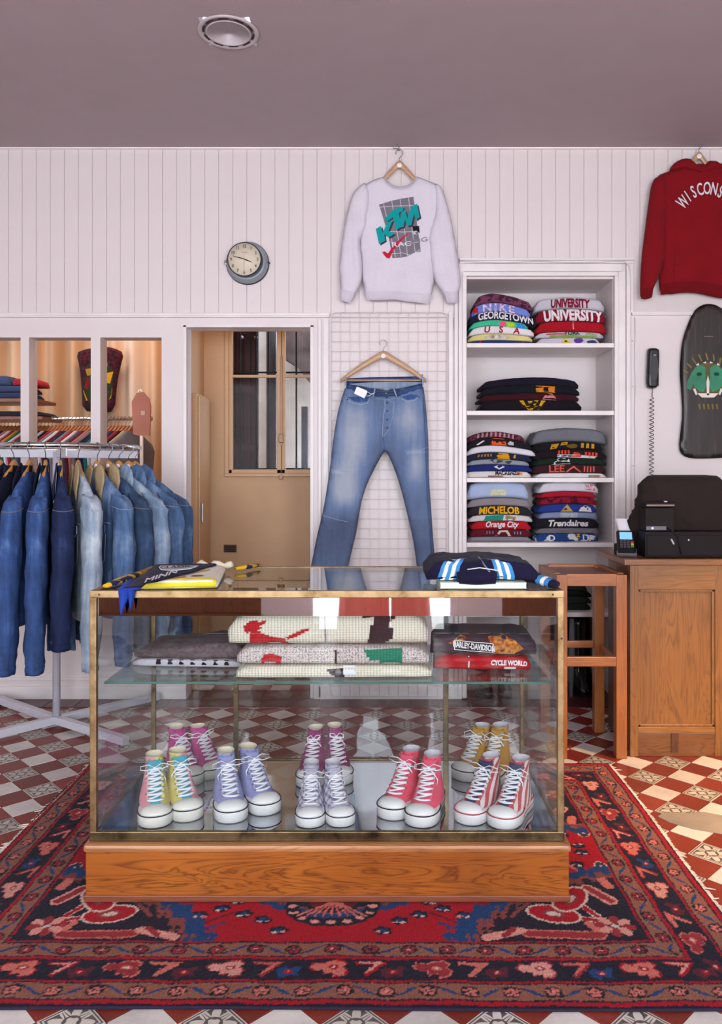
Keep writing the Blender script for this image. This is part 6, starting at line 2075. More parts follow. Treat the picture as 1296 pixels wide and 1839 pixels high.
# ================================================================== FOLDED KNITS ON THE GLASS SHELF
def solo(f, loc, rz, mat, label, decals, group=None, name='folded_garment', cat='folded garment'):
    root = obj(name, place(f.build(), loc, rz), mat)
    tag(recenter(root), label, cat, group)
    for nm, mbf, m2 in decals:
        obj(nm, place(mbf(f), loc, rz), m2, root, fixn=False)
    return root


YK = 2.47
ppm = FP / YK
M_kc, M_kg = knit('DED6C4'), knit('D2C8C4', '8E7A78', 0.53)
M_kred, M_kblk, M_kgrn = knit('B4141E'), knit('2A1E26'), knit('0F7C62')
def kx(px): return (px - 593) / ppm          # local x from a pixel column, about the pile's middle
def jag(pts, st=0.006, seed=1):
    """stair-step an outline like a knitted motif; pts in (x m, z m)"""
    out = []
    n = len(pts)
    for i in range(n):
        a, b_ = Vector(pts[i]), Vector(pts[(i + 1) % n])
        k = max(1, int((b_ - a).length / st))
        for j in range(k):
            p = a.lerp(b_, j / k); q = a.lerp(b_, (j + 1) / k)
            out.append((p.x, p.y))
            if j < k: out.append((q.x, p.y) if (i + j) % 2 else (p.x, q.y))
    res = []
    for p in out:
        if not res or (Vector(p) - Vector(res[-1])).length > 1e-4: res.append(p)
    return res
def motif(pts, h, y0, y1):
    """pixel outline in the crop (3.24x from 400,1080), y0 top px and y1 bottom px of this garment's front"""
    P = []
    for x, y in pts:
        P.append((kx(400 + x / 3.24), (y1 - (1080 + y / 3.24)) / (y1 - y0) * h))
    P = jag(P)
    return lambda f: f.patch([(x, z / h) for x, z in P], 0.0022, 0.009)
zs = SHF + 0.002
h3, h2_, h1_ = 22 / ppm, 33 / ppm, 60 / ppm
Fold.pe = 7
f3 = Fold(350 / ppm, 0.30, h3, 61, 1, wr=0.003, calm=0.1)
solo(f3, ((600 - 685) / ppm, YK - 0.015, zs), 0.02, M_kc, 'cream ribbed knit with a black motif, at the bottom of the knit pile', [
    ('motif', motif([(585, 385), (670, 380), (690, 428), (640, 428), (600, 408)], h3, 1193, 1215), M_kblk), ('button', lambda f: MB().lathe([(0, -0.006), (0.010, -0.005), (0.011, 0)], (kx(601), -0.002, h3 * 0.5), 16, axis='Y'), paint('5A5458', 0.3)),
    ('care_label', lambda f: f.patch([(kx(609), 0.35), (kx(631), 0.35), (kx(631), 0.95), (kx(609), 0.95)], 0.003), paint('C8CCD8', 0.5))], 'knitwear on the glass shelf')
f2_ = Fold(345 / ppm, 0.30, h2_, 62, 1, wr=0.005, calm=0.1)
solo(f2_, ((597 - 685) / ppm, YK - 0.010, zs + h3 * 1.06), -0.02, M_kg, 'grey marl knit with red and green motifs, in the middle of the knit pile', [
    ('motif', motif([(208, 380), (212, 335), (235, 318), (268, 312), (300, 318), (332, 330), (325, 375)], h2_, 1163, 1197), M_kred),
    ('motif', motif([(808, 290), (1025, 280), (1028, 380), (905, 385), (900, 345), (850, 350), (822, 320)], h2_, 1163, 1197), M_kgrn),
    ('zip', motif([(640, 290), (650, 290), (650, 375), (640, 375)], h2_, 1163, 1197), M_kblk)], 'knitwear on the glass shelf')
f1_ = Fold(358 / ppm, 0.30, h1_, 63, 1, wr=0.006, round_=0.5)
top_knit = solo(f1_, ((589 - 685) / ppm, YK - 0.012, zs + (h3 + h2_) * 1.07), 0.01, M_kc, 'thick cream knit with red bird motif and brown motif, on top of the knit pile', [
    ('motif', motif([(140, 175), (158, 148), (200, 136), (232, 150), (268, 140), (262, 162), (232, 168), (246, 186), (222, 192), (250, 214), (310, 236), (376, 244), (405, 292), (300, 290), (172, 268), (182, 200), (158, 212)], h1_, 1108, 1168), M_kred),
    ('motif', motif([(380, 240), (430, 214), (480, 192), (524, 188), (490, 210), (440, 234), (392, 250)], h1_, 1108, 1168), M_kred),
    ('motif', motif([(765, 78), (1020, 82), (1012, 130), (985, 150), (975, 180), (1008, 185), (1004, 240), (950, 276), (850, 282), (864, 240), (868, 180), (888, 160), (890, 125), (830, 132), (790, 108)], h1_, 1108, 1168), M_kblk),
    ('zip', motif([(606, 85), (612, 85), (616, 285), (606, 285)], h1_, 1108, 1168), paint('6E6C7A', 0.4))], 'knitwear on the glass shelf')
Fold.pe = 10
# fleece pile on the left
M_fl = cloth('584C50', 0.22, 0.3)
YL = 2.60
lx = lambda p: (p - HX) * YL / FP
fl1 = Fold(lx(432) - lx(234), 0.24, 0.024, 71, 1, wr=0.002, calm=0.1)
solo(fl1, ((lx(432) + lx(234)) / 2, YL, zs), -0.06, c_('B9B4BE', 0.05), 'white folded cloth with black block letters, under the grey fleece', [('lettering', bars(-0.10, 0.17, 7, 0.42, 0.35, 0.95), c_('18161C'))], 'folded garments on the left of the glass shelf')
fl2 = Fold(lx(436) - lx(236), 0.24, 0.044, 72, 1, wr=0.009, taper=-0.35)
solo(fl2, ((lx(436) + lx(236)) / 2, YL - 0.004, zs + 0.0275), -0.06, M_fl, 'shaggy dark grey folded fleece at the left of the glass shelf', [], 'folded garments on the left of the glass shelf')
# motorcycle sweatshirts on the right
YR = 2.555
rx = lambda p: (p - HX) * YR / FP
r1 = Fold(rx(952) - rx(778), 0.24, 0.046, 81, 1, wr=0.004, calm=0.15)
solo(r1, ((rx(952) + rx(778)) / 2, YR, zs), -0.07, c_('A8141E', 0.06), 'bright red folded sweatshirt with small white lettering, under the black one', [
    ('lettering', lambda f: f.text('CYCLE WORLD', rx(913) - rx(865), 0.42, 0.30, 0.05, 0.85), WH), ('lettering', lambda f: f.patch([(rx(905) - rx(865), 0.14), (rx(926) - rx(865), 0.14), (rx(926) - rx(865), 0.3), (rx(905) - rx(865), 0.3)]), WH), ('tag', lambda f: f.patch([(-0.044, 0.2), (-0.040, 0.2), (-0.040, 0.95), (-0.044, 0.95)]), WH)], 'folded sweatshirts on the right of the glass shelf')
r2 = Fold(rx(962) - rx(773), 0.24, 0.066, 82, 1, wr=0.006, taper=0.0)
bx = rx(850) - rx(867)
solo(r2, ((rx(962) + rx(773)) / 2, YR - 0.006, zs + 0.049), -0.07, c_('3A2E3A', 0.10), 'black folded sweatshirt with orange wings and a white lettered banner', [
    ('wing', lambda f: f.patch([(bx - 0.085, 0.62), (bx - 0.045, 0.95), (bx - 0.02, 1.1), (bx - 0.03, 0.62), (bx - 0.05, 0.45)], 0.0014), c_('8C3422', 0.1, hex2='B88038', pscale=70)),
    ('wing', lambda f: f.patch([(bx + 0.06, 0.15), (bx + 0.05, 0.7), (bx + 0.04, 1.1), (bx + 0.07, 1.15), (bx + 0.135, 0.75), (bx + 0.16, 0.4), (bx + 0.13, 0.12)], 0.0014), c_('8C3422', 0.1, hex2='C08A40', pscale=70)),
    ('shield', lambda f: f.patch([(bx - 0.04, 0.78), (bx - 0.035, 1.25), (bx + 0.035, 1.2), (bx + 0.045, 0.72)], 0.0020), c_('5A2A2C', 0.1)),
    ('banner', lambda f: f.patch([(bx - 0.065, 0.30), (bx + 0.063, 0.20), (bx + 0.063, 0.62), (bx - 0.065, 0.74)], 0.0026), c_('E0DCE0', 0.03)),
    ('banner_field', lambda f: f.patch([(bx - 0.062, 0.33), (bx + 0.060, 0.23), (bx + 0.060, 0.59), (bx - 0.062, 0.71)], 0.0032), BK),
    ('lettering', lambda f: (lambda vf: f.on([(a + bx, q / f.h + 0.36 - 0.085 * (a / 0.06)) for a, q in vf[0]], vf[1], 0.0040))(text2d('HARLEY-DAVIDSON', 0.0225, 0.04, 0.01, 0.68)), WH)], 'folded sweatshirts on the right of the glass shelf')

# ================================================================== ON TOP OF THE CASE
ZT = CZ1 + 0.001
fk = Fold(0.235, 0.40, 0.026, 91, 1, wr=0.003)
kl = Vector((-0.625, 2.395, ZT))
knit_top = solo(fk, kl, 0.13, cloth('E6E0D0', 0.05), 'cream folded knit with a yellow hem and small motifs on top of the case', [
    ('hem', lambda f: f.patch([(-0.114, 0.0), (0.114, 0.0), (0.114, 1.9), (-0.114, 1.9)], 0.0018), cloth('DCC832', 0.05)),
    ('motif', lambda f: f.patch(blob(-0.015, 3.2, 0.028, 1.2, 12, 0.3, 5), 0.002), cloth('9C4A3C', 0.1, hex2='C8B098', pscale=120)),
    ('motif', lambda f: f.patch(blob(0.045, 4.0, 0.020, 0.8, 10, 0.3, 6), 0.002), cloth('A82430', 0.1)),
    ('motif', lambda f: f.patch([(0.01, 7.6), (0.03, 7.2), (0.07, 9.4), (0.075, 10.6), (0.055, 10.2)], 0.002), cloth('C8B458', 0.1))], None, 'folded_knit')
# crumpled cream edges at the back of the knit
mb = MB().tube([kl + Vector((0.02 + 0.016 * k - 0.06, 0.41 + 0.008 * math.sin(k * 2.2), 0.026 + 0.005 * math.sin(k * 1.7))) for k in range(9)], [0.006 + 0.008 * abs(math.sin(k * 1.1)) for k in range(9)], 8)
obj('collar_edge', mb, cloth('D2C6B0', 0.05), knit_top)
# pennant scarf
M_nv = cloth('1E1A3A', 0.08)
def flat(pts, z, mat, name, parent, th=0.0015):
    """pixel outline laid on the case top"""
    P = []
    for x, y in pts:
        px_, py_ = 140 + x / 2.817, 980 + y / 2.817
        Y = (CH - z) * FP / (py_ - HY)
        P.append(((px_ - HX) * Y / FP, Y))
    v, f = fill2d(P, 0.02)
    A = [(a, b_, z + 0.0035 * mnoise.noise(Vector((a * 14, b_ * 14, 5))) ) for a, b_ in v]
    n = len(A)
    o = obj(name, MB().add(A, f, 0, True), mat, parent)
    s_ = o.modifiers.new('solid', 'SOLIDIFY'); s_.thickness = th
    return o
ZP = ZT + 0.032
sc_ = thing('pennant_scarf', 'navy felt pennant scarf with white lettering lying across the cream knit', 'pennant', (-0.72, 2.55, ZT))
flat([(393, 94), (690, 88), (701, 94), (591, 128), (500, 150), (414, 174), (346, 190), (322, 208), (225, 212), (300, 165), (330, 144)], ZP, M_nv, 'felt', sc_, 0.003)
flat([(232, 205), (322, 214), (300, 222), (215, 216)], ZP - 0.002, cloth('22389A', 0.08), 'blue_end', sc_)
flat([(408, 108), (420, 100), (560, 99), (612, 102), (570, 118), (500, 124), (420, 124)], ZP + 0.0045, cloth('D4D0D8', 0.04), 'plaque', sc_, 0.001)
for txt, x0, y0, x1, y1, hh_ in (('CLASSIC', 412, 112, 580, 104, 17), ('MINN', 335, 178, 500, 128, 30)):
    v, f = text2d(txt, 1.0, 0.03, 0.12)
    w = max(a for a, b_ in v) - min(a for a, b_ in v)
    out = []
    for a, b_ in v:
        t = a / w + 0.5
        px_ = 140 + (x0 + (x1 - x0) * t + b_ * hh_ * 0.5) / 2.817; py_ = 980 + (y0 + (y1 - y0) * t - b_ * hh_ * 1.0 + 8) / 2.817
        z = ZP + 0.006
        Y = (CH - z) * FP / (py_ - HY)
        out.append(((px_ - HX) * Y / FP, Y, z))
    obj('lettering', MB().add([(a, b_, c + (0.003 if txt == 'CLASSIC' else 0)) for a, b_, c in out], f, 0), cloth('D4D0D8', 0.04) if txt == 'MINN' else M_nv, sc_)
# blue tails hanging over the front rail
m_tail = cloth('22409E', 0.08)
for (xa, xb, za, lx_, nm) in ((207, 262, 362, 220, 0), (252, 290, 338, 268, 1)):
    pts = []
    mb = MB()
    L = []
    Yf = CY0 - 0.006
    for t in np.linspace(0, 1, 9):
        if t < 0.25:
            y = Yf + (0.25 - t) * 0.4; z = ZT + 0.012 + 0.012 * (0.25 - t) * 4
            if t > 0.2: y = Yf; 
        else:
            y = Yf - 0.006 - 0.002 * math.sin(t * 9); z = ZT + 0.006 - (t - 0.25) / 0.75 * ((za - 225) / 2.817 * Yf / FP)
        k = 0 if t < 0.4 else (t - 0.4) / 0.6
        pa_ = xa + (lx_ - xa) * k; pb_ = xb + (lx_ + 2 - xb) * k
        L.append(((140 + pa_ / 2.817 - HX) * Yf / FP, y, z)); L.append(((140 + (pa_ + pb_) / 2 / 2.817 - HX) * Yf / FP, y - 0.006, z)); L.append(((140 + pb_ / 2.817 - HX) * Yf / FP, y, z))
    mb.add(L, [(i * 3 + j, i * 3 + j + 1, i * 3 + j + 4, i * 3 + j + 3) for i in range(8) for j in range(2)], 0, True)
    o = obj('tail', mb, m_tail, sc_)
    s_ = o.modifiers.new('solid', 'SOLIDIFY'); s_.thickness = 0.0025
ys = obj('yellow_scarf', MB().tube([Vector((-0.848, 2.40, ZT + 0.008)), Vector((-0.84, 2.52, ZT + 0.010)), Vector((-0.835, 2.64, ZT + 0.010)), Vector((-0.83, 2.76, ZT + 0.008))], [0.012, 0.018, 0.018, 0.012], 10, flat=0.5), cloth('D8A818', 0.1, hex2='22264A', lo=0.52, hi=0.56, pscale=26))
tag(recenter(ys), 'yellow and navy rolled scarf at the left edge of the case top', 'scarf')
ys = obj('yellow_scarf', MB().tube([Vector((-0.525, 2.82, ZT + 0.010)), Vector((-0.49, 2.86, ZT + 0.012)), Vector((-0.46, 2.93, ZT + 0.010))], [0.010, 0.014, 0.010], 10, flat=0.6), cloth('D8A818', 0.1, hex2='22264A', lo=0.52, hi=0.56, pscale=26))
tag(recenter(ys), 'yellow and navy cloth tip peeping out behind the cream knit', 'scarf')
# book under the jersey
bk_ = thing('book', 'white covered book with black spine under the navy jersey', 'book', (0.30, 2.50, ZT))
bxx = lambda p: (p - HX) * 2.40 / FP
bkx0, bkx1 = bxx(791), bxx(947)
obj('pages', MB().box(bkx0, bkx1 - 0.004, 2.402, 2.58, ZT + 0.002, ZT + 0.016), paint('D8DCD4', 0.7), bk_)
obj('cover', MB().box(bkx0 - 0.002, bkx1, 2.40, 2.585, ZT, ZT + 0.002).box(bkx0 - 0.002, bkx1, 2.40, 2.585, ZT + 0.016, ZT + 0.0185), paint('CAD6C0', 0.5), bk_)
obj('spine', MB().box(bkx1 - 0.003, bkx1 + 0.002, 2.40, 2.585, ZT, ZT + 0.0185), M_black, bk_)
M_jr = cloth('18142E', 0.08)
jr = Fold(0.345, 0.30, 0.056, 95, 1, wr=0.009, round_=0.45, sagfn=lambda u: 0.004 * math.cos(u * 2))
j0 = Vector((0.315, 2.42, ZT + 0.0225))
LB, W2 = cloth('3A7EBE', 0.05), cloth('DCE2EC', 0.04)
root = obj('folded_jersey', place(jr.build(), j0, 0.0), M_jr)
tag(recenter(root), 'navy folded jersey with light blue and white sleeve stripes on top of the case', 'jersey')
def band5(b0, b1, t0, t1, q0, q1, lean):
    for k in range(5):
        a0, a1 = b0 + (b1 - b0) * k / 5, b0 + (b1 - b0) * (k + 1) / 5
        c0, c1 = t0 + (t1 - t0) * k / 5, t0 + (t1 - t0) * (k + 1) / 5
        m0, m1 = (a0 + c0) / 2 + lean, (a1 + c1) / 2 + lean
        qm = (q0 + q1) / 2
        pt = jr.patch([(a0, q0), (a1, q0), (m1, qm), (c1, q1), (c0, q1), (m0, qm)], 0.0025, 0.012)
        obj('stripe', place(pt, j0), LB if k % 2 == 0 else W2, root, fixn=False)
band5(-0.145, -0.080, -0.098, -0.045, 0.02, 1.5, -0.008)
band5(0.042, 0.100, 0.008, 0.060, 0.02, 1.4, 0.010)
obj('body_roll', MB().tube([Vector((0.235 + 0.012 * k, 2.410 + 0.002 * math.sin(k), ZT + 0.031 + 0.006 * math.sin(PI * k / 10))) for k in range(11)], [0.022 + 0.010 * math.sin(PI * k / 10) for k in range(11)], 14, flat=0.85), M_jr, root)
tl_ = [Vector((0.44 + 0.010 * k, 2.52 - 0.011 * k, ZT + 0.036 - 0.0026 * k)) for k in range(11)]
obj('cuff', MB().tube(tl_, [0.030 - 0.0018 * abs(k - 4) for k in range(11)], 14, flat=0.6), M_jr, root)
for k, m_ in ((6, LB), (7, W2), (8, LB)):
    obj('stripe', MB().tube(tl_[k:k + 2], [0.030 - 0.0018 * abs(k - 4) + 0.0015] * 2, 14, flat=0.6, cap=False), m_, root)
obj('zip', MB().tube([(0.315, 2.55, ZT + 0.082), (0.312, 2.45, ZT + 0.083), (0.318, 2.405, ZT + 0.070), (0.332, 2.392, ZT + 0.052)], 0.003, 6), paint('6A6E8C', 0.3), root)
obj('pipe', MB().tube([(0.262, 2.39, ZT + 0.060), (0.30, 2.385, ZT + 0.066), (0.355, 2.385, ZT + 0.058)], 0.0016, 6), W2, root)

# ================================================================== ROUND RACK WITH DENIM JACKETS
RC = Vector((-1.667, 4.0, 0))
RR, RZ = 0.405, 1.432
rk = thing('clothes_rack', 'round chrome clothes rack on a white cross foot, hung with denim jackets', 'clothes rack', (RC.x, RC.y, 0))
obj('ring', MB().tube([(RC.x + RR * math.cos(a), RC.y + RR * math.sin(a), RZ) for a in np.linspace(0, 2 * PI, 65)], 0.0125, 10, cap=False), M_chrome, rk)
M_pw = paint('C6C6D2', 0.35, 0.04)
obj('pole', MB().tube([(RC.x, RC.y, 0.05), (RC.x, RC.y, RZ - 0.02)], 0.019, 16), M_pw, rk)
for a in (0.5, 0.5 + PI / 2, 0.5 + PI, 0.5 + 1.5 * PI):
    c, s_ = math.cos(a), math.sin(a)
    mb = MB().box(0, RR, -0.0035, 0.0035, -0.04, 0.0, 0, 0.002)
    mb.move(Matrix.Translation((RC.x, RC.y, RZ - 0.012)) @ Matrix.Rotation(a, 4, 'Z'))
    obj('spoke', mb, M_pw, rk)
for (dx, dy) in ((0.46, -0.32), (-0.44, -0.50), (-0.50, 0.38), (0.40, 0.42)):
    L = math.hypot(dx, dy)
    mb = MB().box(0.0, L, -0.019, 0.019, 0.018, 0.056, 0, 0.003)
    mb.move(Matrix.Translation((RC.x, RC.y, 0)) @ Matrix.Rotation(math.atan2(dy, dx), 4, 'Z'))
    leg = obj('leg', mb, M_pw, rk)
    ft = MB().lathe([(0.012, 0.0), (0.014, 0.004), (0.010, 0.019)], (RC.x + dx * 0.94, RC.y + dy * 0.94, 0), 12)
    obj('foot', ft, M_black, leg)


def sleeve_tube(mb, side, seed, thk=1.0, length=0.74):
    """tapering sleeve of ellipse sections hanging from the shoulder"""
    sx = side
    path = [(0.195, 0.0, -0.125), (0.222, 0, -0.150), (0.238, 0, -0.20), (0.246, 0, -0.30), (0.251, -0.003, -0.42), (0.256, -0.006, -0.55), (0.260, -0.010, -0.68), (0.262, -0.012, -0.78), (0.263, -0.012, -0.865), (0.263, -0.012, -0.915)]
    rad = [(0.040, 0.028), (0.060, 0.036), (0.072, 0.044), (0.075, 0.046), (0.073, 0.044), (0.070, 0.042), (0.066, 0.042), (0.062, 0.042), (0.054, 0.036), (0.053, 0.034)]
    P, Rr = [], []
    for i in range(len(path) - 1):
        for k in range(3):
            t = k / 3
            P.append([a + (b - a) * t for a, b in zip(path[i], path[i + 1])]); Rr.append([a + (b - a) * t for a, b in zip(rad[i], rad[i + 1])])
    P.append(list(path[-1])); Rr.append(list(rad[-1]))
    n = 20
    vs = []
    for (x, y, z), (ra, rb) in zip(P, Rr):
        zz = z * (length / 0.79) if z < -0.2 else z
        for k in range(n):
            a = 2 * PI * k / n
            w = 0.010 * mnoise.noise(Vector((math.cos(a) * 1.5 + seed, math.sin(a) * 1.5, z * 9))) + 0.006 * mnoise.noise(Vector((math.cos(a) * 3 + seed, math.sin(a) * 3, z * 34)))
            kx2 = 1.0 if sx > 0 else 0.55
            vs.append((sx * (x - 0.012) * (1 if sx > 0 else 0.86) + math.cos(a) * (ra * 0.80 + w * 1.4) * kx2, y + math.sin(a) * (rb * thk + w * min(1, thk * 1.2)), zz + 0.01 * math.cos(a) * sx * (1 if z > -0.2 else 0) * -1))
    m = len(P)
    mb.add(vs, [(i * n + k, i * n + (k + 1) % n, (i + 1) * n + (k + 1) % n, (i + 1) * n + k) for i in range(m - 1) for k in range(n)] + [tuple(range(n))[::-1], tuple((m - 1) * n + k for k in range(n))], 0, True)
    return vs, n, m


def make_jacket(label, mat, matc, seed, collar='self', pocket=False, length=0.74, lift=0.0, stitch='A89A88'):
    r = thing('denim_jacket', label, 'jacket', (0, 0, 0), 0, 'denim jackets on the round rack')
    ms = cloth(stitch, 0.05)
    mb = MB()
    rows = [(-0.020, 0.060), (-0.045, 0.085), (-0.080, 0.145), (-0.120, 0.195), (-0.160, 0.215), (-0.22, 0.212), (-0.32, 0.200), (-0.44, 0.198), (-0.56, 0.192), (-0.66, 0.185), (-0.70, 0.180)]
    n = 28
    vs = []
    for z, w in rows:
        for k in range(n):
            a = 2 * PI * k / n
            ca, sa = math.cos(a), math.sin(a)
            x = w * (abs(ca) ** 0.8) * (1 if ca > 0 else -1)
            th = (0.0105 + 0.030 * (x + 0.22) / 0.44) * (0.55 + 0.45 * min(1, -z * 6))
            y = th * (abs(sa) ** 0.7) * (1 if sa > 0 else -1)
            y += (0.005 if x > 0 else 0.001) * mnoise.noise(Vector((x * 9 + seed, sa, z * 5)))
            vs.append((x, y, z))
    m = len(rows)
    mb.add(vs, [(i * n + k, i * n + (k + 1) % n, (i + 1) * n + (k + 1) % n, (i + 1) * n + k) for i in range(m - 1) for k in range(n)] + [tuple((m - 1) * n + k for k in range(n))], 0, True)
    local_obj('body', mb, mat, r)
    for side, thk in ((1, 1.0), (-1, 0.22)):
        mb = MB()
        v_, n_, m_ = sleeve_tube(mb, side, seed + side, thk, length)
        sl_ = local_obj('sleeve', mb, mat, r)
        # cuff band and armhole seam
        for nm, row, grow, mt in (('cuff', m_ - 4, 1.04, mat), ('armhole_seam', 5, 1.012, ms)):
            if nm == 'cuff':
                ringv = []
                for q in range(m_ - 3, m_):
                    c = sum((Vector(v_[q * n_ + k]) for k in range(n_)), Vector()) / n_
                    ringv += [c + (Vector(v_[q * n_ + k]) - c) * 1.06 for k in range(n_)]
                cb = MB().add(ringv, [(i * n_ + k, i * n_ + (k + 1) % n_, (i + 1) * n_ + (k + 1) % n_, (i + 1) * n_ + k) for i in range(2) for k in range(n_)], 0, True)
                o = local_obj('cuff', cb, mat, sl_)
                so = o.modifiers.new('s', 'SOLIDIFY'); so.thickness = 0.003
                c2 = [tuple(c + (Vector(v_[(m_ - 3) * n_ + k]) - c) * 1.0 + Vector((0, 0, 0))) for k in range(n_)]
            else:
                row_ = [Vector(v_[row * n_ + k]) for k in range(n_)]
                c = sum(row_, Vector()) / n_
                pts = [c + (p - c) * grow for p in row_]
                if side > 0: local_obj('armhole_seam', MB().tube(pts + pts[:1], 0.0013, 4, cap=False), ms, sl_)
    # collar: two pointed flaps and a stand
    for sx in (-1, 1):
        pl = [(0.010 * sx, -0.012), (0.056 * sx, 0.014), (0.100 * sx, -0.018), (0.118 * sx, -0.075), (0.100 * sx, -0.160), (0.048 * sx, -0.115)]
        cb = MB()
        v, f = fill2d(pl, 0.02)
        A = []
        for a, b_ in v:
            kk = 1.0 if sx > 0 else 0.45
            A.append((a * (1 if sx > 0 else 0.7), -0.018 - kk * 0.020 * min(1, max(0, (0.02 - b_) / 0.12)), b_ + 0.008))
        cb.add(A, f, 0, True)
        o = local_obj('collar', cb, matc, r)
        so = o.modifiers.new('s', 'SOLIDIFY'); so.thickness = 0.005
    st = MB().grid(lambda u, v: (0.070 * math.cos(PI * u), 0.020 * math.sin(PI * u) - 0.012, -0.030 + 0.040 * v), 13, 3)
    o = local_obj('collar_stand', st, matc, r)
    so = o.modifiers.new('s', 'SOLIDIFY'); so.thickness = 0.004
    # front placket, yoke seam
    def fy(x, z): 
        return -((0.0105 + 0.030 * (x + 0.22) / 0.44) * (0.55 + 0.45 * min(1, -z * 6))) - 0.006
    local_obj('placket', MB().add([(x, fy(x, z), z) for z in np.linspace(-0.13, -0.69, 9) for x in (-0.014, 0.016)], [(i * 2, i * 2 + 1, i * 2 + 3, i * 2 + 2) for i in range(8)], 0, True), mat, r)
    for z0, z1 in ((-0.255, -0.255),):
        local_obj('yoke_seam', MB().tube([(x, fy(x, z0), z0) for x in np.linspace(-0.18, 0.195, 9)], 0.0015, 4), ms, r)
    local_obj('hem_seam', MB().tube([(x, fy(x, -0.66), -0.66) for x in np.linspace(-0.16, 0.175, 9)], 0.0014, 4), ms, r)
    bt = MB()
    for z in (-0.17, -0.27, -0.37, -0.47, -0.57):
        bt = MB().lathe([(0, fy(0, z) - 0.005), (0.006, fy(0, z) - 0.004), (0.0065, fy(0, z) + 0.002)], (0.0, 0, z), 10, axis='Y')
        local_obj('button', bt, M_bronze, r)
    for sx in ((1,) if not pocket else (-1, 1)):
        x0, x1 = sx * 0.045, sx * 0.150
        zt = -0.265
        pk = MB().add([(x, fy(x, z) - 0.002, z) for x, z in ((x0, zt), (x1, zt), (x1, zt - 0.035), ((x0 + x1) / 2, zt - 0.055), (x0, zt - 0.035))], [(0, 1, 2, 3, 4)], 0)
        o = local_obj('pocket_flap', pk, mat, r)
        so = o.modifiers.new('s', 'SOLIDIFY'); so.thickness = 0.004
        c = ((x0 + x1) / 2, zt - 0.038)
        local_obj('flap_button', MB().lathe([(0, -0.008), (0.0065, -0.007), (0.007, 0)], (c[0], fy(c[0], c[1]), c[1]), 12, axis='Y'), M_brass, o)
        local_obj('pocket_seam', MB().tube([(x0 * 1.0, fy(x0, zt - .04), zt - 0.04), (x0 + sx * 0.01, fy(x0, -.4), -0.43), ((x0 + x1) / 2, fy((x0 + x1) / 2, -.45), -0.455), (x1 - sx * 0.01, fy(x1, -.4), -0.43), (x1, fy(x1, zt - .04), zt - 0.04)], 0.0013, 4), ms, r)
    return r


dn = [denim('ink', '0A0C18', '121628', '262C42', 0.42), denim('royal', '162448', '2A447A', '5A78A4', 0.45), denim('indigo', '10152E', '1A2448', '36446C', 0.45), denim('mid', '1C2C48', '36547E', '7088A4', 0.48),
      denim('light', '4E6078', '8092A8', 'BCC4CC', 0.58), denim('blue', '22365A', '40608C', '8496AE', 0.5), denim('slate', '182236', '2A3E5E', '56708E', 0.45), denim('pale', '3C526E', '6C86A4', 'AAB6C2', 0.54)]
tan_ = cloth('A89270', 0.10)
JK = [  # angle, denim, collar, pocket, label, sleeve length
    (-104, 0, 0, False, 'near black denim jacket cut by the left edge of the frame', .74),
    (-94, 0, 0, False, 'very dark denim jacket just inside the left edge, left of the royal blue one', .74),
    (-84, 1, 0, False, 'royal blue denim jacket with a dark collar, its sleeve leftmost in the frame', .77),
    (-74, 1, 0, False, 'blue denim jacket with a wide faded cuff, left of the deep indigo one', .77),
    (-65, 2, 2, False, 'deep indigo denim jacket just left of the beige collars', .69),
    (-54, 4, 'tan', False, 'light washed denim jacket with the leftmost beige corduroy collar', .78),
    (-41, 5, 'tan', True, 'mid blue denim jacket with beige collar and buttoned chest pocket', .78),
    (-32, 6, 'tan', False, 'dark blue denim jacket with the rightmost beige collar', .74),
    (-23, 7, 7, False, 'pale blue denim jacket with a pale pointed collar', .76),
    (-12, 5, 5, False, 'mid blue denim jacket second from the right end of the rack', .74),
    (-1, 3, 5, False, 'blue denim jacket at the right end of the rack', .74),
]
for n_, (ang, dmi, colr, pock, lbl, ln) in enumerate(JK):
    a = R(ang)
    jk = make_jacket(lbl, dn[dmi], tan_ if colr == 'tan' else dn[colr], 3.3 * n_, 'c', pock, ln, stitch='8E8678' if dmi in (0, 1, 2, 6) else '9AA4B4')
    hz0 = RZ - 0.0795
    loc = Vector((RC.x + RR * math.cos(a), RC.y + RR * math.sin(a), hz0))
    jk.location = loc - Vector((0, 0, 0.026)); jk.rotation_euler = (0, 0, a)
    h = thing('clothes_hanger', 'wooden hanger inside the ' + {0: 'near black jacket at the left edge', 1: 'very dark jacket beside the royal blue one', 2: 'royal blue denim jacket', 3: 'blue jacket with a wide faded cuff', 4: 'deep indigo jacket', 5: 'light washed jacket with leftmost beige collar', 6: 'jacket with beige collar and chest pocket', 7: 'dark blue jacket with rightmost beige collar', 8: 'pale blue jacket with a pale collar', 9: 'second jacket from the right end', 10: 'rightmost jacket on the round rack'}[n_], 'hanger', loc, a, 'wooden hangers on the round rack')
    hanger_parts(h, 0.30, False, 0.155, 0, 0.098)

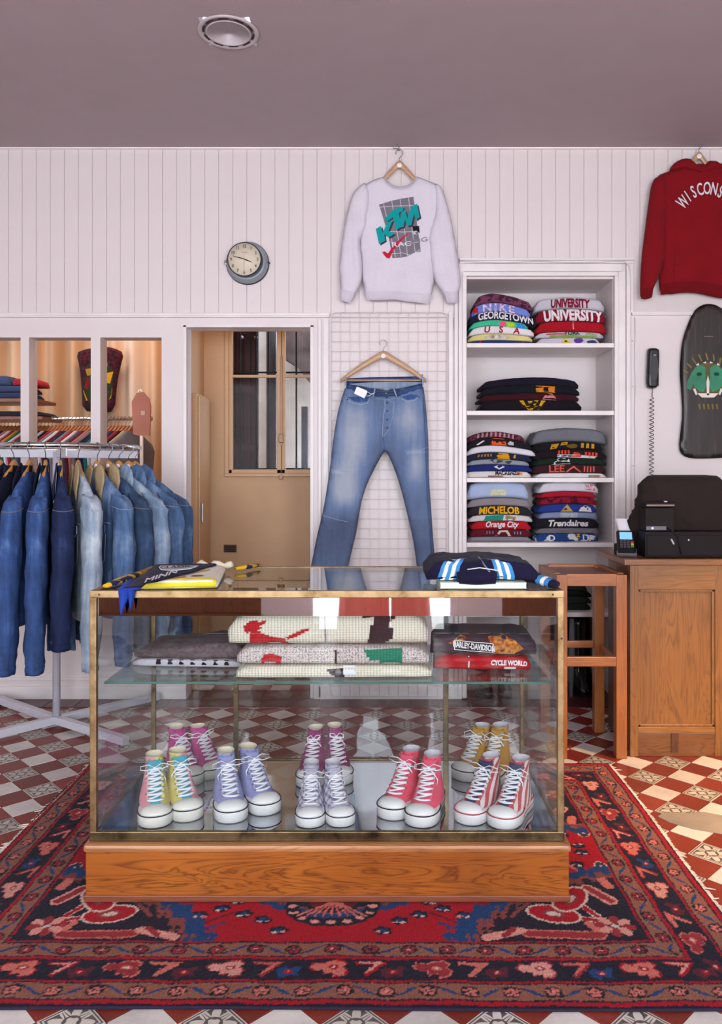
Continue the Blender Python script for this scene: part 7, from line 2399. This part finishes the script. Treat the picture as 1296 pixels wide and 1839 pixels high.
# ================================================================== STOCK ROOM CONTENTS
YB = 5.50
bx_ = lambda p, Y=YB: wx(p, Y)
bz_ = lambda p, Y=YB: wz(p, Y)
rl = thing('clothes_rail', 'long chrome clothes rail in the stock room behind the panes', 'clothes rail', (bx_(120), YB, 0))
obj('rail', MB().tube([(bx_(-180), YB, bz_(752)), (bx_(271), YB, bz_(752))], 0.012, 10), M_chrome, rl)
obj('end_cap', MB().tube([(bx_(269), YB, bz_(752)), (bx_(273), YB, bz_(752))], 0.017, 10), M_chrome, rl)
obj('post', MB().tube([(bx_(254), YB, bz_(753)), (bx_(254), YB, 0.02)], 0.013, 10), paint('D8D4DA', 0.3), rl)
obj('post', MB().tube([(bx_(-150), YB, bz_(753)), (bx_(-150), YB, 0.02)], 0.013, 10), paint('D8D4DA', 0.3), rl)
hp0 = thing('clothes_hanger', 'brown wooden hanger on the stock room rail', 'hanger', (0, 0, 0), 0, 'hangers on the stock room rail')
hanger_parts(hp0, 0.34, False, 0.155, 0, 0.075, False, wood('hanger_dark', '7A3E1A', 'B0683A', 'X', 3, 0.4, 0.4, 0.3, 0.2))
gp_ = MB()
rows = [(-0.030, 0.060), (-0.060, 0.10), (-0.12, 0.19), (-0.17, 0.215), (-0.30, 0.20), (-0.50, 0.20), (-0.70, 0.195)]
vs = []
for z, w in rows:
    for k in range(16):
        a = 2 * PI * k / 16
        vs.append((w * math.cos(a), 0.0106 * math.copysign(abs(math.sin(a)) ** 0.35, math.sin(a)), z))
gp_.add(vs, [(i * 16 + k, i * 16 + (k + 1) % 16, (i + 1) * 16 + (k + 1) % 16, (i + 1) * 16 + k) for i in range(6) for k in range(16)] + [tuple(6 * 16 + k for k in range(16))], 0, True)
gmesh = gp_.mesh('hanging_shirt', M_white)
cols = {'white': 'CFC6C8', 'crimson': '9A1E34', 'green': '1E5C44', 'grey': '77737C', 'navy': '22294A', 'mustard': 'C08A24', 'black': '1E1C24', 'pink': 'B8646C', 'maroon': '5A1E2C', 'beige': 'B89A7C', 'slate': '4E5668', 'teal': '2A6E70'}
seq = ['white', 'green', 'mustard', 'navy', 'pink', 'white', 'crimson', 'mustard', 'green', 'white', 'crimson', 'green', 'slate', 'navy', 'white', 'black', 'crimson', 'grey', 'white', 'maroon', 'navy', 'grey', 'crimson', 'white', 'slate', 'maroon', 'pink', 'grey', 'black', 'navy', 'teal', 'white', 'slate', 'navy', 'crimson', 'black', 'beige', 'grey']
seen = set()
for k, cn in enumerate(seq):
    x = bx_(0) - 0.02 + k * (bx_(243) - bx_(0)) / (len(seq) - 1)
    h = hp0 if k == 0 else copy_tree(hp0)
    rz = R(62)
    zt = bz_(752) - 0.0580
    h.location = (x, YB, zt); h.rotation_euler = (0, 0, rz)
    o = bpy.data.objects.new('hanging_shirt', gmesh); COL.objects.link(o)
    o.location = (x, YB, zt); o.rotation_euler = (0, 0, rz)
    o.material_slots[0].link = 'OBJECT'; o.material_slots[0].material = cloth(cols[cn], 0.08)
    pv, nx_ = seq[k - 1] if k else None, seq[k + 1] if k < len(seq) - 1 else None
    lab = cn + ' shirt on the stock room rail, ' + (('leftmost of them' if pv is None else 'rightmost of them') if pv is None or nx_ is None else 'between a %s and a %s one' % (pv, nx_))
    if lab in seen: lab = lab.replace('stock room rail', 'right half of the stock room rail')
    seen.add(lab)
    tag(o, lab, 'shirt', 'shirts on the stock room rail')
# vest pinned to the curtain
YV = 5.96
vq = lambda pts: [(wx(140 + 0, YV) if False else wx(x, YV), wz(y, YV)) for x, y in pts]
vest = thing('vest', 'dark plaid and rasta coloured sleeveless vest hung on the stock room curtain', 'vest', (wx(180, YV), YV, wz(742, YV)))
vp = Puff(vq([(137, 634), (150, 628), (165, 625), (185, 622), (205, 625), (223, 634), (216, 660), (210, 690), (206, 740), (180, 741), (148, 738), (147, 700), (143, 660)]), 0.06, YV, 0.03, 0.04, 0.006, 3, smooth=1)
obj('body', vp.build(), cloth('2E1420', 0.1, hex2='501A2C', lo=0.48, hi=0.54, pscale=40), vest)
for pts, cl in ((([(160, 655), (190, 646), (206, 668), (202, 710), (190, 735), (166, 732), (152, 700)]), '26301C'), (([(186, 650), (196, 654), (194, 672), (184, 676)]), 'A8861E'), (([(190, 672), (206, 668), (200, 690), (186, 686)]), 'C09020'), (([(160, 680), (180, 674), (188, 690), (170, 702), (154, 698)]), '7A1420'),
                (([(152, 702), (168, 706), (172, 722), (158, 720)]), 'B88C20'), (([(190, 700), (204, 698), (202, 716), (192, 722)]), 'B0801C'), (([(172, 706), (188, 702), (190, 726), (176, 728)]), '5C1018'), (([(156, 664), (170, 662), (172, 674), (160, 676)]), '9C7A1C')):
    obj('colour_patch', vp.decal_poly(vq(pts), 0.004, 0.04), cloth(cl, 0.1), vest)
YT = 5.30
tg2 = thing('paper_bag', 'coral paper bag with string handle hanging at the end of the stock room rail', 'bag', (wx(255, YT), YT, wz(780, YT)))
bgp = [(wx(x, YT), wz(y, YT)) for x, y in ((237, 722), (246, 706), (258, 704), (268, 716), (271, 730), (269, 782), (248, 782), (240, 780))]
obj('bag_body', MB().prism(bgp, YT - 0.01, YT + 0.01, 'Y'), paint('C07A68', 0.7), tg2)
obj('handle', MB().tube([(wx(247, YT), YT, wz(708, YT)), (wx(250, YT), YT, wz(700, YT)), (wx(252, YT), YT, wz(699, YT)), (wx(257, YT), YT, wz(706, YT))], 0.004, 6), M_label, tg2)
obj('mark', MB().box(wx(254, YT), wz(0, 1) * 0 + wx(261, YT), YT - 0.012, YT - 0.010, wz(746, YT), wz(738, YT)), paint('D8B8AC', 0.7), tg2)
# folded jeans on shelf boards at the left
YQ = 5.35
for i, (y0, lb_) in enumerate(((716, 'upper'), (748, 'lower'))):
    o = obj('shelf_board', MB().box(wx(-120, YQ), wx(66 + i * 12, YQ), YQ - 0.02, YQ + 0.32, wz(y0 + 6, YQ), wz(y0, YQ), 0, 0.003), wood('back_board' + lb_, '5A2A18', '8E4E30', 'X', 1, 0.5))
    tag(recenter(o), 'brown %s shelf board in the stock room' % lb_, 'shelf')
for (a, b_, y1, hp__, colr, lb_) in ((-60, 52, 716, 12, '2A3450', 'navy folded jeans at the bottom of the stock room pile'), (-60, 48, 704, 12, '343E5C', 'blue grey folded jeans in the stock room pile'), (22, 62, 692, 13, 'A02030', 'red folded garment on the stock room jeans pile'), (-60, 20, 692, 18, '3A4460', 'dark folded jeans on top of the stock room pile'),
                                     (-60, 76, 748, 10, '24222C', 'charcoal folded trousers on the lower stock room shelf')):
    Y = YQ
    f = Fold(wx(b_, Y) - wx(a, Y), 0.26, hp__ * Y / FP * 0.96, a + y1, 1, wr=0.002)
    o = obj('folded_garment', place(f.build(), ((wx(a, Y) + wx(b_, Y)) / 2, Y, wz(y1, Y) + 0.001)), cloth(colr, 0.1))
    tag(recenter(o), lb_, 'folded garment', 'folded jeans in the stock room')

# ================================================================== COUNTER AND TILL
KX0, KX1, KY0, KY1, KZ = 1.142, 2.35, 3.575, 3.97, 0.908
ct = thing('shop_counter', 'oak panelled shop counter at the right edge', 'counter', ((KX0 + KX1) / 2, 3.76, 0))
obj('counter_top', MB().box(KX0 - 0.035, KX1 + 0.03, KY0 - 0.022, KY1 + 0.02, KZ - 0.028, KZ, 0, 0.004), wood('counter_top', '5A2E14', '9A6230', 'X', 1.1, 0.35, 1.0, 0.3, 0.4), ct)
obj('carcass', MB().box(KX0 + 0.012, KX1, KY0 + 0.02, KY1, 0.012, KZ - 0.028), M_oakd, ct)
kx_ = lambda p: (p - HX) * KY0 / FP
kz_ = lambda p: CH - (p - HY) * KY0 / FP
for a, b_ in ((KX0, kx_(1146)), (kx_(1284), kx_(1306)), (kx_(1440), kx_(1460))):
    obj('stile', MB().box(a, b_, KY0, KY0 + 0.025, 0.0, KZ - 0.029, 0, 0.003), M_oak, ct)
obj('corner_post', MB().box(KX0 - 0.004, KX0 + 0.020, KY0 - 0.004, KY0 + 0.03, 0.0, KZ - 0.029, 0, 0.004), M_oak, ct)
for s0, s1 in ((1146, 1284), (1306, 1440)):
    obj('rail', MB().box(kx_(s0), kx_(s1), KY0 + 0.001, KY0 + 0.024, kz_(1059), KZ - 0.029, 0, 0.002), M_oakx, ct)
    obj('rail', MB().box(kx_(s0), kx_(s1), KY0 + 0.002, KY0 + 0.024, kz_(1319), kz_(1306), 0, 0.003), M_oakx, ct)
    obj('panel', MB().box(kx_(s0), kx_(s1), KY0 + 0.014, KY0 + 0.022, kz_(1308), kz_(1058)), M_oak, ct)
    mb = MB()
    a, b_, c, d = kx_(s0), kx_(s1), kz_(1306), kz_(1059)
    for (p, q, r_, s_) in ((a, a + 0.014, c, d), (b_ - 0.014, b_, c, d), (a, b_, d - 0.012, d), (a, b_, c, c + 0.012)):
        mb.box(p, q, KY0 + 0.005, KY0 + 0.016, r_, s_, 0, 0.003)
    obj('panel_moulding', mb, M_oak, ct)['kind'] = 'stuff'
    obj('plinth_board', MB().box(kx_(s0) - 0.002, kx_(s1) + 0.002, KY0 + 0.004, KY0 + 0.024, 0.0, kz_(1319), 0, 0.003), M_oakd, ct)
obj('mending_plate', MB().box(kx_(1205), kx_(1218), KY0 - 0.001, KY0 + 0.006, 0.02, kz_(1316), 0, 0.002), wood('plate', '3A1C0E', '5E3218', 'Z', 1, 0.5), ct)
# teak stand, left of the counter
TX0, TX1, TY0, TY1, TZ = 0.795, 1.117, 3.545, 3.955, 0.842
sd = thing('side_stand', 'tall open teak stand tucked against the left end of the counter', 'stand', ((TX0 + TX1) / 2, 3.75, 0))
lw = 0.050
for (a, b_) in ((TX0, TY0), (TX1 - lw, TY0), (TX0, TY1 - lw), (TX1 - lw, TY1 - lw)):
    obj('leg', MB().box(a, a + lw, b_, b_ + lw, 0, TZ - 0.004, 0, 0.004), M_teak, sd)
for y in (TY0, TY1 - 0.03):
    obj('apron', MB().box(TX0 + lw - 0.004, TX1 - lw + 0.004, y + 0.002, y + 0.026, TZ - 0.056, TZ, 0, 0.004), M_teakx, sd)
    obj('cross_rail', MB().box(TX0 + lw - 0.004, TX1 - lw + 0.004, y + 0.003, y + 0.026, 0.420, 0.464 if y == TY0 else 0.455, 0, 0.004), M_teakx, sd)
for x in (TX0, TX1 - 0.03):
    obj('side_apron', MB().box(x + 0.001, x + 0.028, TY0 + lw - 0.004, TY1 - lw + 0.004, TZ - 0.050, TZ, 0, 0.004), M_teak, sd)
    obj('side_rail', MB().box(x + 0.004, x + 0.024, TY0 + lw - 0.004, TY1 - lw + 0.004, 0.415, 0.445, 0, 0.003), M_teak, sd)
obj('top_panel', MB().box(TX0 + 0.024, TX1 - 0.024, TY0 + 0.022, TY1 - 0.022, TZ - 0.028, TZ - 0.012), wood('tray', '5E2812', '8A4420', 'X', 1.3, 0.35, 0.6, 0.3, 0.3), sd)

# till: screen under a black cloth
YS = 3.80
tq = lambda pts, Y=YS: [(wx(1100 + x / 6.61, Y), wz(840 + y / 6.61, Y)) for x, y in pts]
M_shroud = cloth('2C2220', 0.06)
sn = thing('covered_till_screen', 'till screen shrouded in a black cloth on the counter', 'screen cover', (1.50, YS, KZ + 0.001))
cv = Puff(tq([(425, 84), (700, 84), (1215, 84), (1290, 130), (1420, 300), (1500, 500), (1560, 1010), (900, 1010), (230, 1010), (130, 730), (190, 600), (265, 460), (285, 325), (312, 285), (305, 205), (375, 130)]), 0.15, YS, 0.014, 0.10, 0.008, 4, smooth=1,
          folds=[(wx(1100 + a / 6.61, YS), wz(840 + b_ / 6.61, YS), wx(1100 + c / 6.61, YS), wz(840 + d / 6.61, YS), w_, am) for a, b_, c, d, w_, am in ((410, 100, 520, 520, .010, .014), (740, 560, 920, 690, .009, .010), (930, 690, 1080, 600, .010, .006), (740, 720, 1040, 740, .008, .010), (280, 330, 300, 700, .012, .010))])
obj('shroud', cv.build(), M_shroud, sn)
obj('screen_edge', MB().box(wx(1292, YS), wx(1300, YS), YS - 0.02, YS + 0.02, wz(875, YS), wz(866, YS), 0, 0.003), paint('B8A8A8', 0.3), sn)
YD = 3.60
drw = thing('cash_drawer', 'black metal cash drawer under the receipt printer', 'cash drawer', (wx(1250, YD), YD + 0.1, KZ + 0.0005))
dw0, dw1 = wx(1158, YD), wx(1158, YD) + 0.44
obj('drawer_case', MB().box(dw0, dw1, YD, YD + 0.12, KZ + 0.004, wz(955, YD), 0, 0.003), paint('161011', 0.6, 0.1), drw)
obj('drawer_front', MB().box(dw0 + 0.008, dw1 - 0.008, YD - 0.004, YD + 0.004, KZ + 0.012, wz(961, YD), 0, 0.003), paint('181112', 0.6, 0.1), drw)
lk = obj('lock', MB().lathe([(0, YD - 0.006), (0.006, YD - 0.006), (0.007, YD - 0.003)], (wx(1236, YD), 0, wz(970, YD)), 14, axis='Y'), M_steel, drw)
for x in (1172, 1280):
    obj('foot', MB().lathe([(0.01, KZ + 0.0005), (0.01, KZ + 0.006)], (wx(x, YD), YD + 0.02, 0), 10), M_black, drw)
YP = 3.615
prn = thing('receipt_printer', 'black receipt printer with a glowing blue light on the cash drawer', 'printer', (wx(1185, YP), YP + 0.05, wz(954, YD) + 0.001))
pz0 = wz(955, YD) + 0.0015
obj('printer_body', MB().box(wx(1159, YP), wx(1211, YP), YP, YP + 0.085, pz0, wz(912, YP), 0, 0.004), paint('19120F', 0.6, 0.1), prn)
obj('lid', MB().box(wx(1158, YP), wx(1213, YP), YP - 0.004, YP + 0.085, wz(911, YP), wz(902, YP), 0, 0.005), paint('161012', 0.6, 0.1), prn)
obj('tear_bar', MB().box(wx(1160, YP), wx(1210, YP), YP - 0.006, YP - 0.002, wz(909, YP), wz(906, YP)), paint('7A5E54', 0.35, 0.1, 0.5), prn)
obj('badge', MB().box(wx(1194, YP), wx(1199, YP), YP + 0.01, YP + 0.02, wz(902, YP), wz(900, YP)), paint('C8C0C0', 0.3), prn)
pn = obj('front_strip', MB().box(wx(1160, YP), wx(1196, YP), YP - 0.003, YP + 0.002, wz(952, YP), wz(945, YP), 0, 0.001), paint('5A525C', 0.3), prn)
obj('power_light', MB().lathe([(0, YP - 0.006), (0.0042, YP - 0.005), (0.005, YP - 0.002)], (wx(1171, YP), 0, wz(948.5, YP)), 12, axis='Y'), emit('blue_led', '5060FF', 14), prn)
mb = MB().tube([(wx(1196, YP), YP - 0.003, wz(948, YP)), (wx(1206, YP), YP - 0.018, wz(954, YP)), (wx(1213, YP), YP - 0.025, wz(964, YP)), (wx(1217, YP), YP - 0.025, wz(982, YP)), (wx(1219, YP), YP - 0.028, wz(996, YP) + 0.003)], 0.003, 6)
tag(recenter(obj('usb_cable', mb, M_black)), 'thin black cable looping down from the receipt printer', 'cable')
mb = MB().box(-0.004, 0.004, -0.002, 0.002, -0.014, 0.014, 0, 0.0015)
mb.move(Matrix.Translation((wx(1204, YP), YP - 0.022, wz(972, YP))) @ Matrix.Rotation(R(-28), 4, 'Y'))
tag(recenter(obj('cable_plug', mb, paint('A8A0A4', 0.3))), 'small silver plug dangling in front of the cash drawer', 'plug')
# card terminal with its receipt
tm = thing('card_terminal', 'black card payment terminal with glowing blue screen and paper receipt', 'card terminal', (wx(1122, 3.66), 3.66, KZ + 0.0005))
Mt = Matrix.Translation((wx(1125, 3.64), 3.64, KZ + 0.004)) @ Matrix.Rotation(R(-14), 4, 'Z') @ Matrix.Rotation(R(38), 4, 'X')
def tb(name, x0, x1, y0, y1, z0, z1, mat, parent=None, bev=0.003):
    m_ = MB().box(x0, x1, y0, y1, z0, z1, 0, bev); m_.move(Mt)
    return obj(name, m_, mat, parent or tm)
tb('terminal_body', -0.042, 0.042, 0.0, 0.155, -0.002, 0.026, M_blackgl, None, 0.008)
tb('bumper', -0.045, 0.045, -0.004, 0.022, -0.001, 0.020, paint('8C8890', 0.3, 0.05, 0.6), None, 0.006)
tb('display', -0.028, 0.028, 0.088, 0.138, 0.0262, 0.0275, emit('terminal_screen', '6FA4D8', 1.0))
dsp = [o for o in tm.children if o.name.startswith('display')][0]
for r_ in range(4):
    for c_2 in range(3):
        tb('key', -0.028 + c_2 * 0.0155, -0.016 + c_2 * 0.0155, 0.030 + r_ * 0.0135, 0.040 + r_ * 0.0135, 0.026, 0.029, paint('4A464C', 0.4), None, 0.001)
for r_, cl in enumerate(('3A9A48', 'C8B030', 'B84030')):
    tb('key', 0.020, 0.033, 0.034 + r_ * 0.0145, 0.045 + r_ * 0.0145, 0.026, 0.029, paint(cl, 0.4), None, 0.001)
mb = MB().grid(lambda u, v: tuple(Mt @ Vector((-0.026 + 0.052 * u - 0.02 * v, 0.150 + 0.055 * v - 0.012 * v * v, 0.020 + 0.045 * v * v))), 5, 7)
o = obj('receipt', mb, paint('D2CAD0', 0.7), tm); so = o.modifiers.new('s', 'SOLIDIFY'); so.thickness = 0.0006
obj('wedge_foot', MB().box(wx(1106, 3.70), wx(1140, 3.70), 3.685, 3.745, KZ + 0.0008, KZ + 0.058, 0, 0.01), M_black, tm)

# coral satin trousers of the onlooker behind the camera, seen only in the case's mirror strip
m_sat, nt, b = newmat('coral_satin')
_tl = N(nt, 'ShaderNodeBsdfTranslucent'); _tl.inputs[0].default_value = lin('E8A094')
_mx = N(nt, 'ShaderNodeMixShader'); _mx.inputs[0].default_value = 0.45
nt.links.new(b.outputs[0], _mx.inputs[1]); nt.links.new(_tl.outputs[0], _mx.inputs[2]); nt.links.new(_mx.outputs[0], nt.nodes['Material Output'].inputs[0])
b.inputs['Base Color'].default_value = lin('D08A80'); b.inputs['Roughness'].default_value = 0.32; b.inputs['Sheen Weight'].default_value = 0.3
tr = thing('trousers', 'coral satin wide trousers standing behind the camera, reflected in the mirror strip', 'trousers', (0.02, -0.35, 0))
for cx0, w0, w1 in ((-0.12, 0.14, 0.17), (0.20, 0.11, 0.13)):
    def lf(u, v, cx0=cx0, w0=w0, w1=w1):
        a = 2 * PI * u
        z = 0.03 + v * 0.88
        w = w1 + (w0 - w1) * v
        k = 1 + 0.14 * math.sin(a * 9 + cx0 * 9) * (1 - 0.5 * v)
        return (cx0 * (1 - 0.15 * v) + w * math.cos(a) * k, -0.35 + 0.11 * math.sin(a) * k, z)
    obj('leg', MB().grid(lf, 60, 10, cu=True), m_sat, tr)
def wf(u, v):
    a = 2 * PI * u
    return (0.03 + (0.26 - 0.06 * v) * math.cos(a), -0.35 + (0.13 - 0.02 * v) * math.sin(a), 0.86 + 0.20 * v)
obj('waist', MB().grid(wf, 40, 5, cu=True), m_sat, tr)
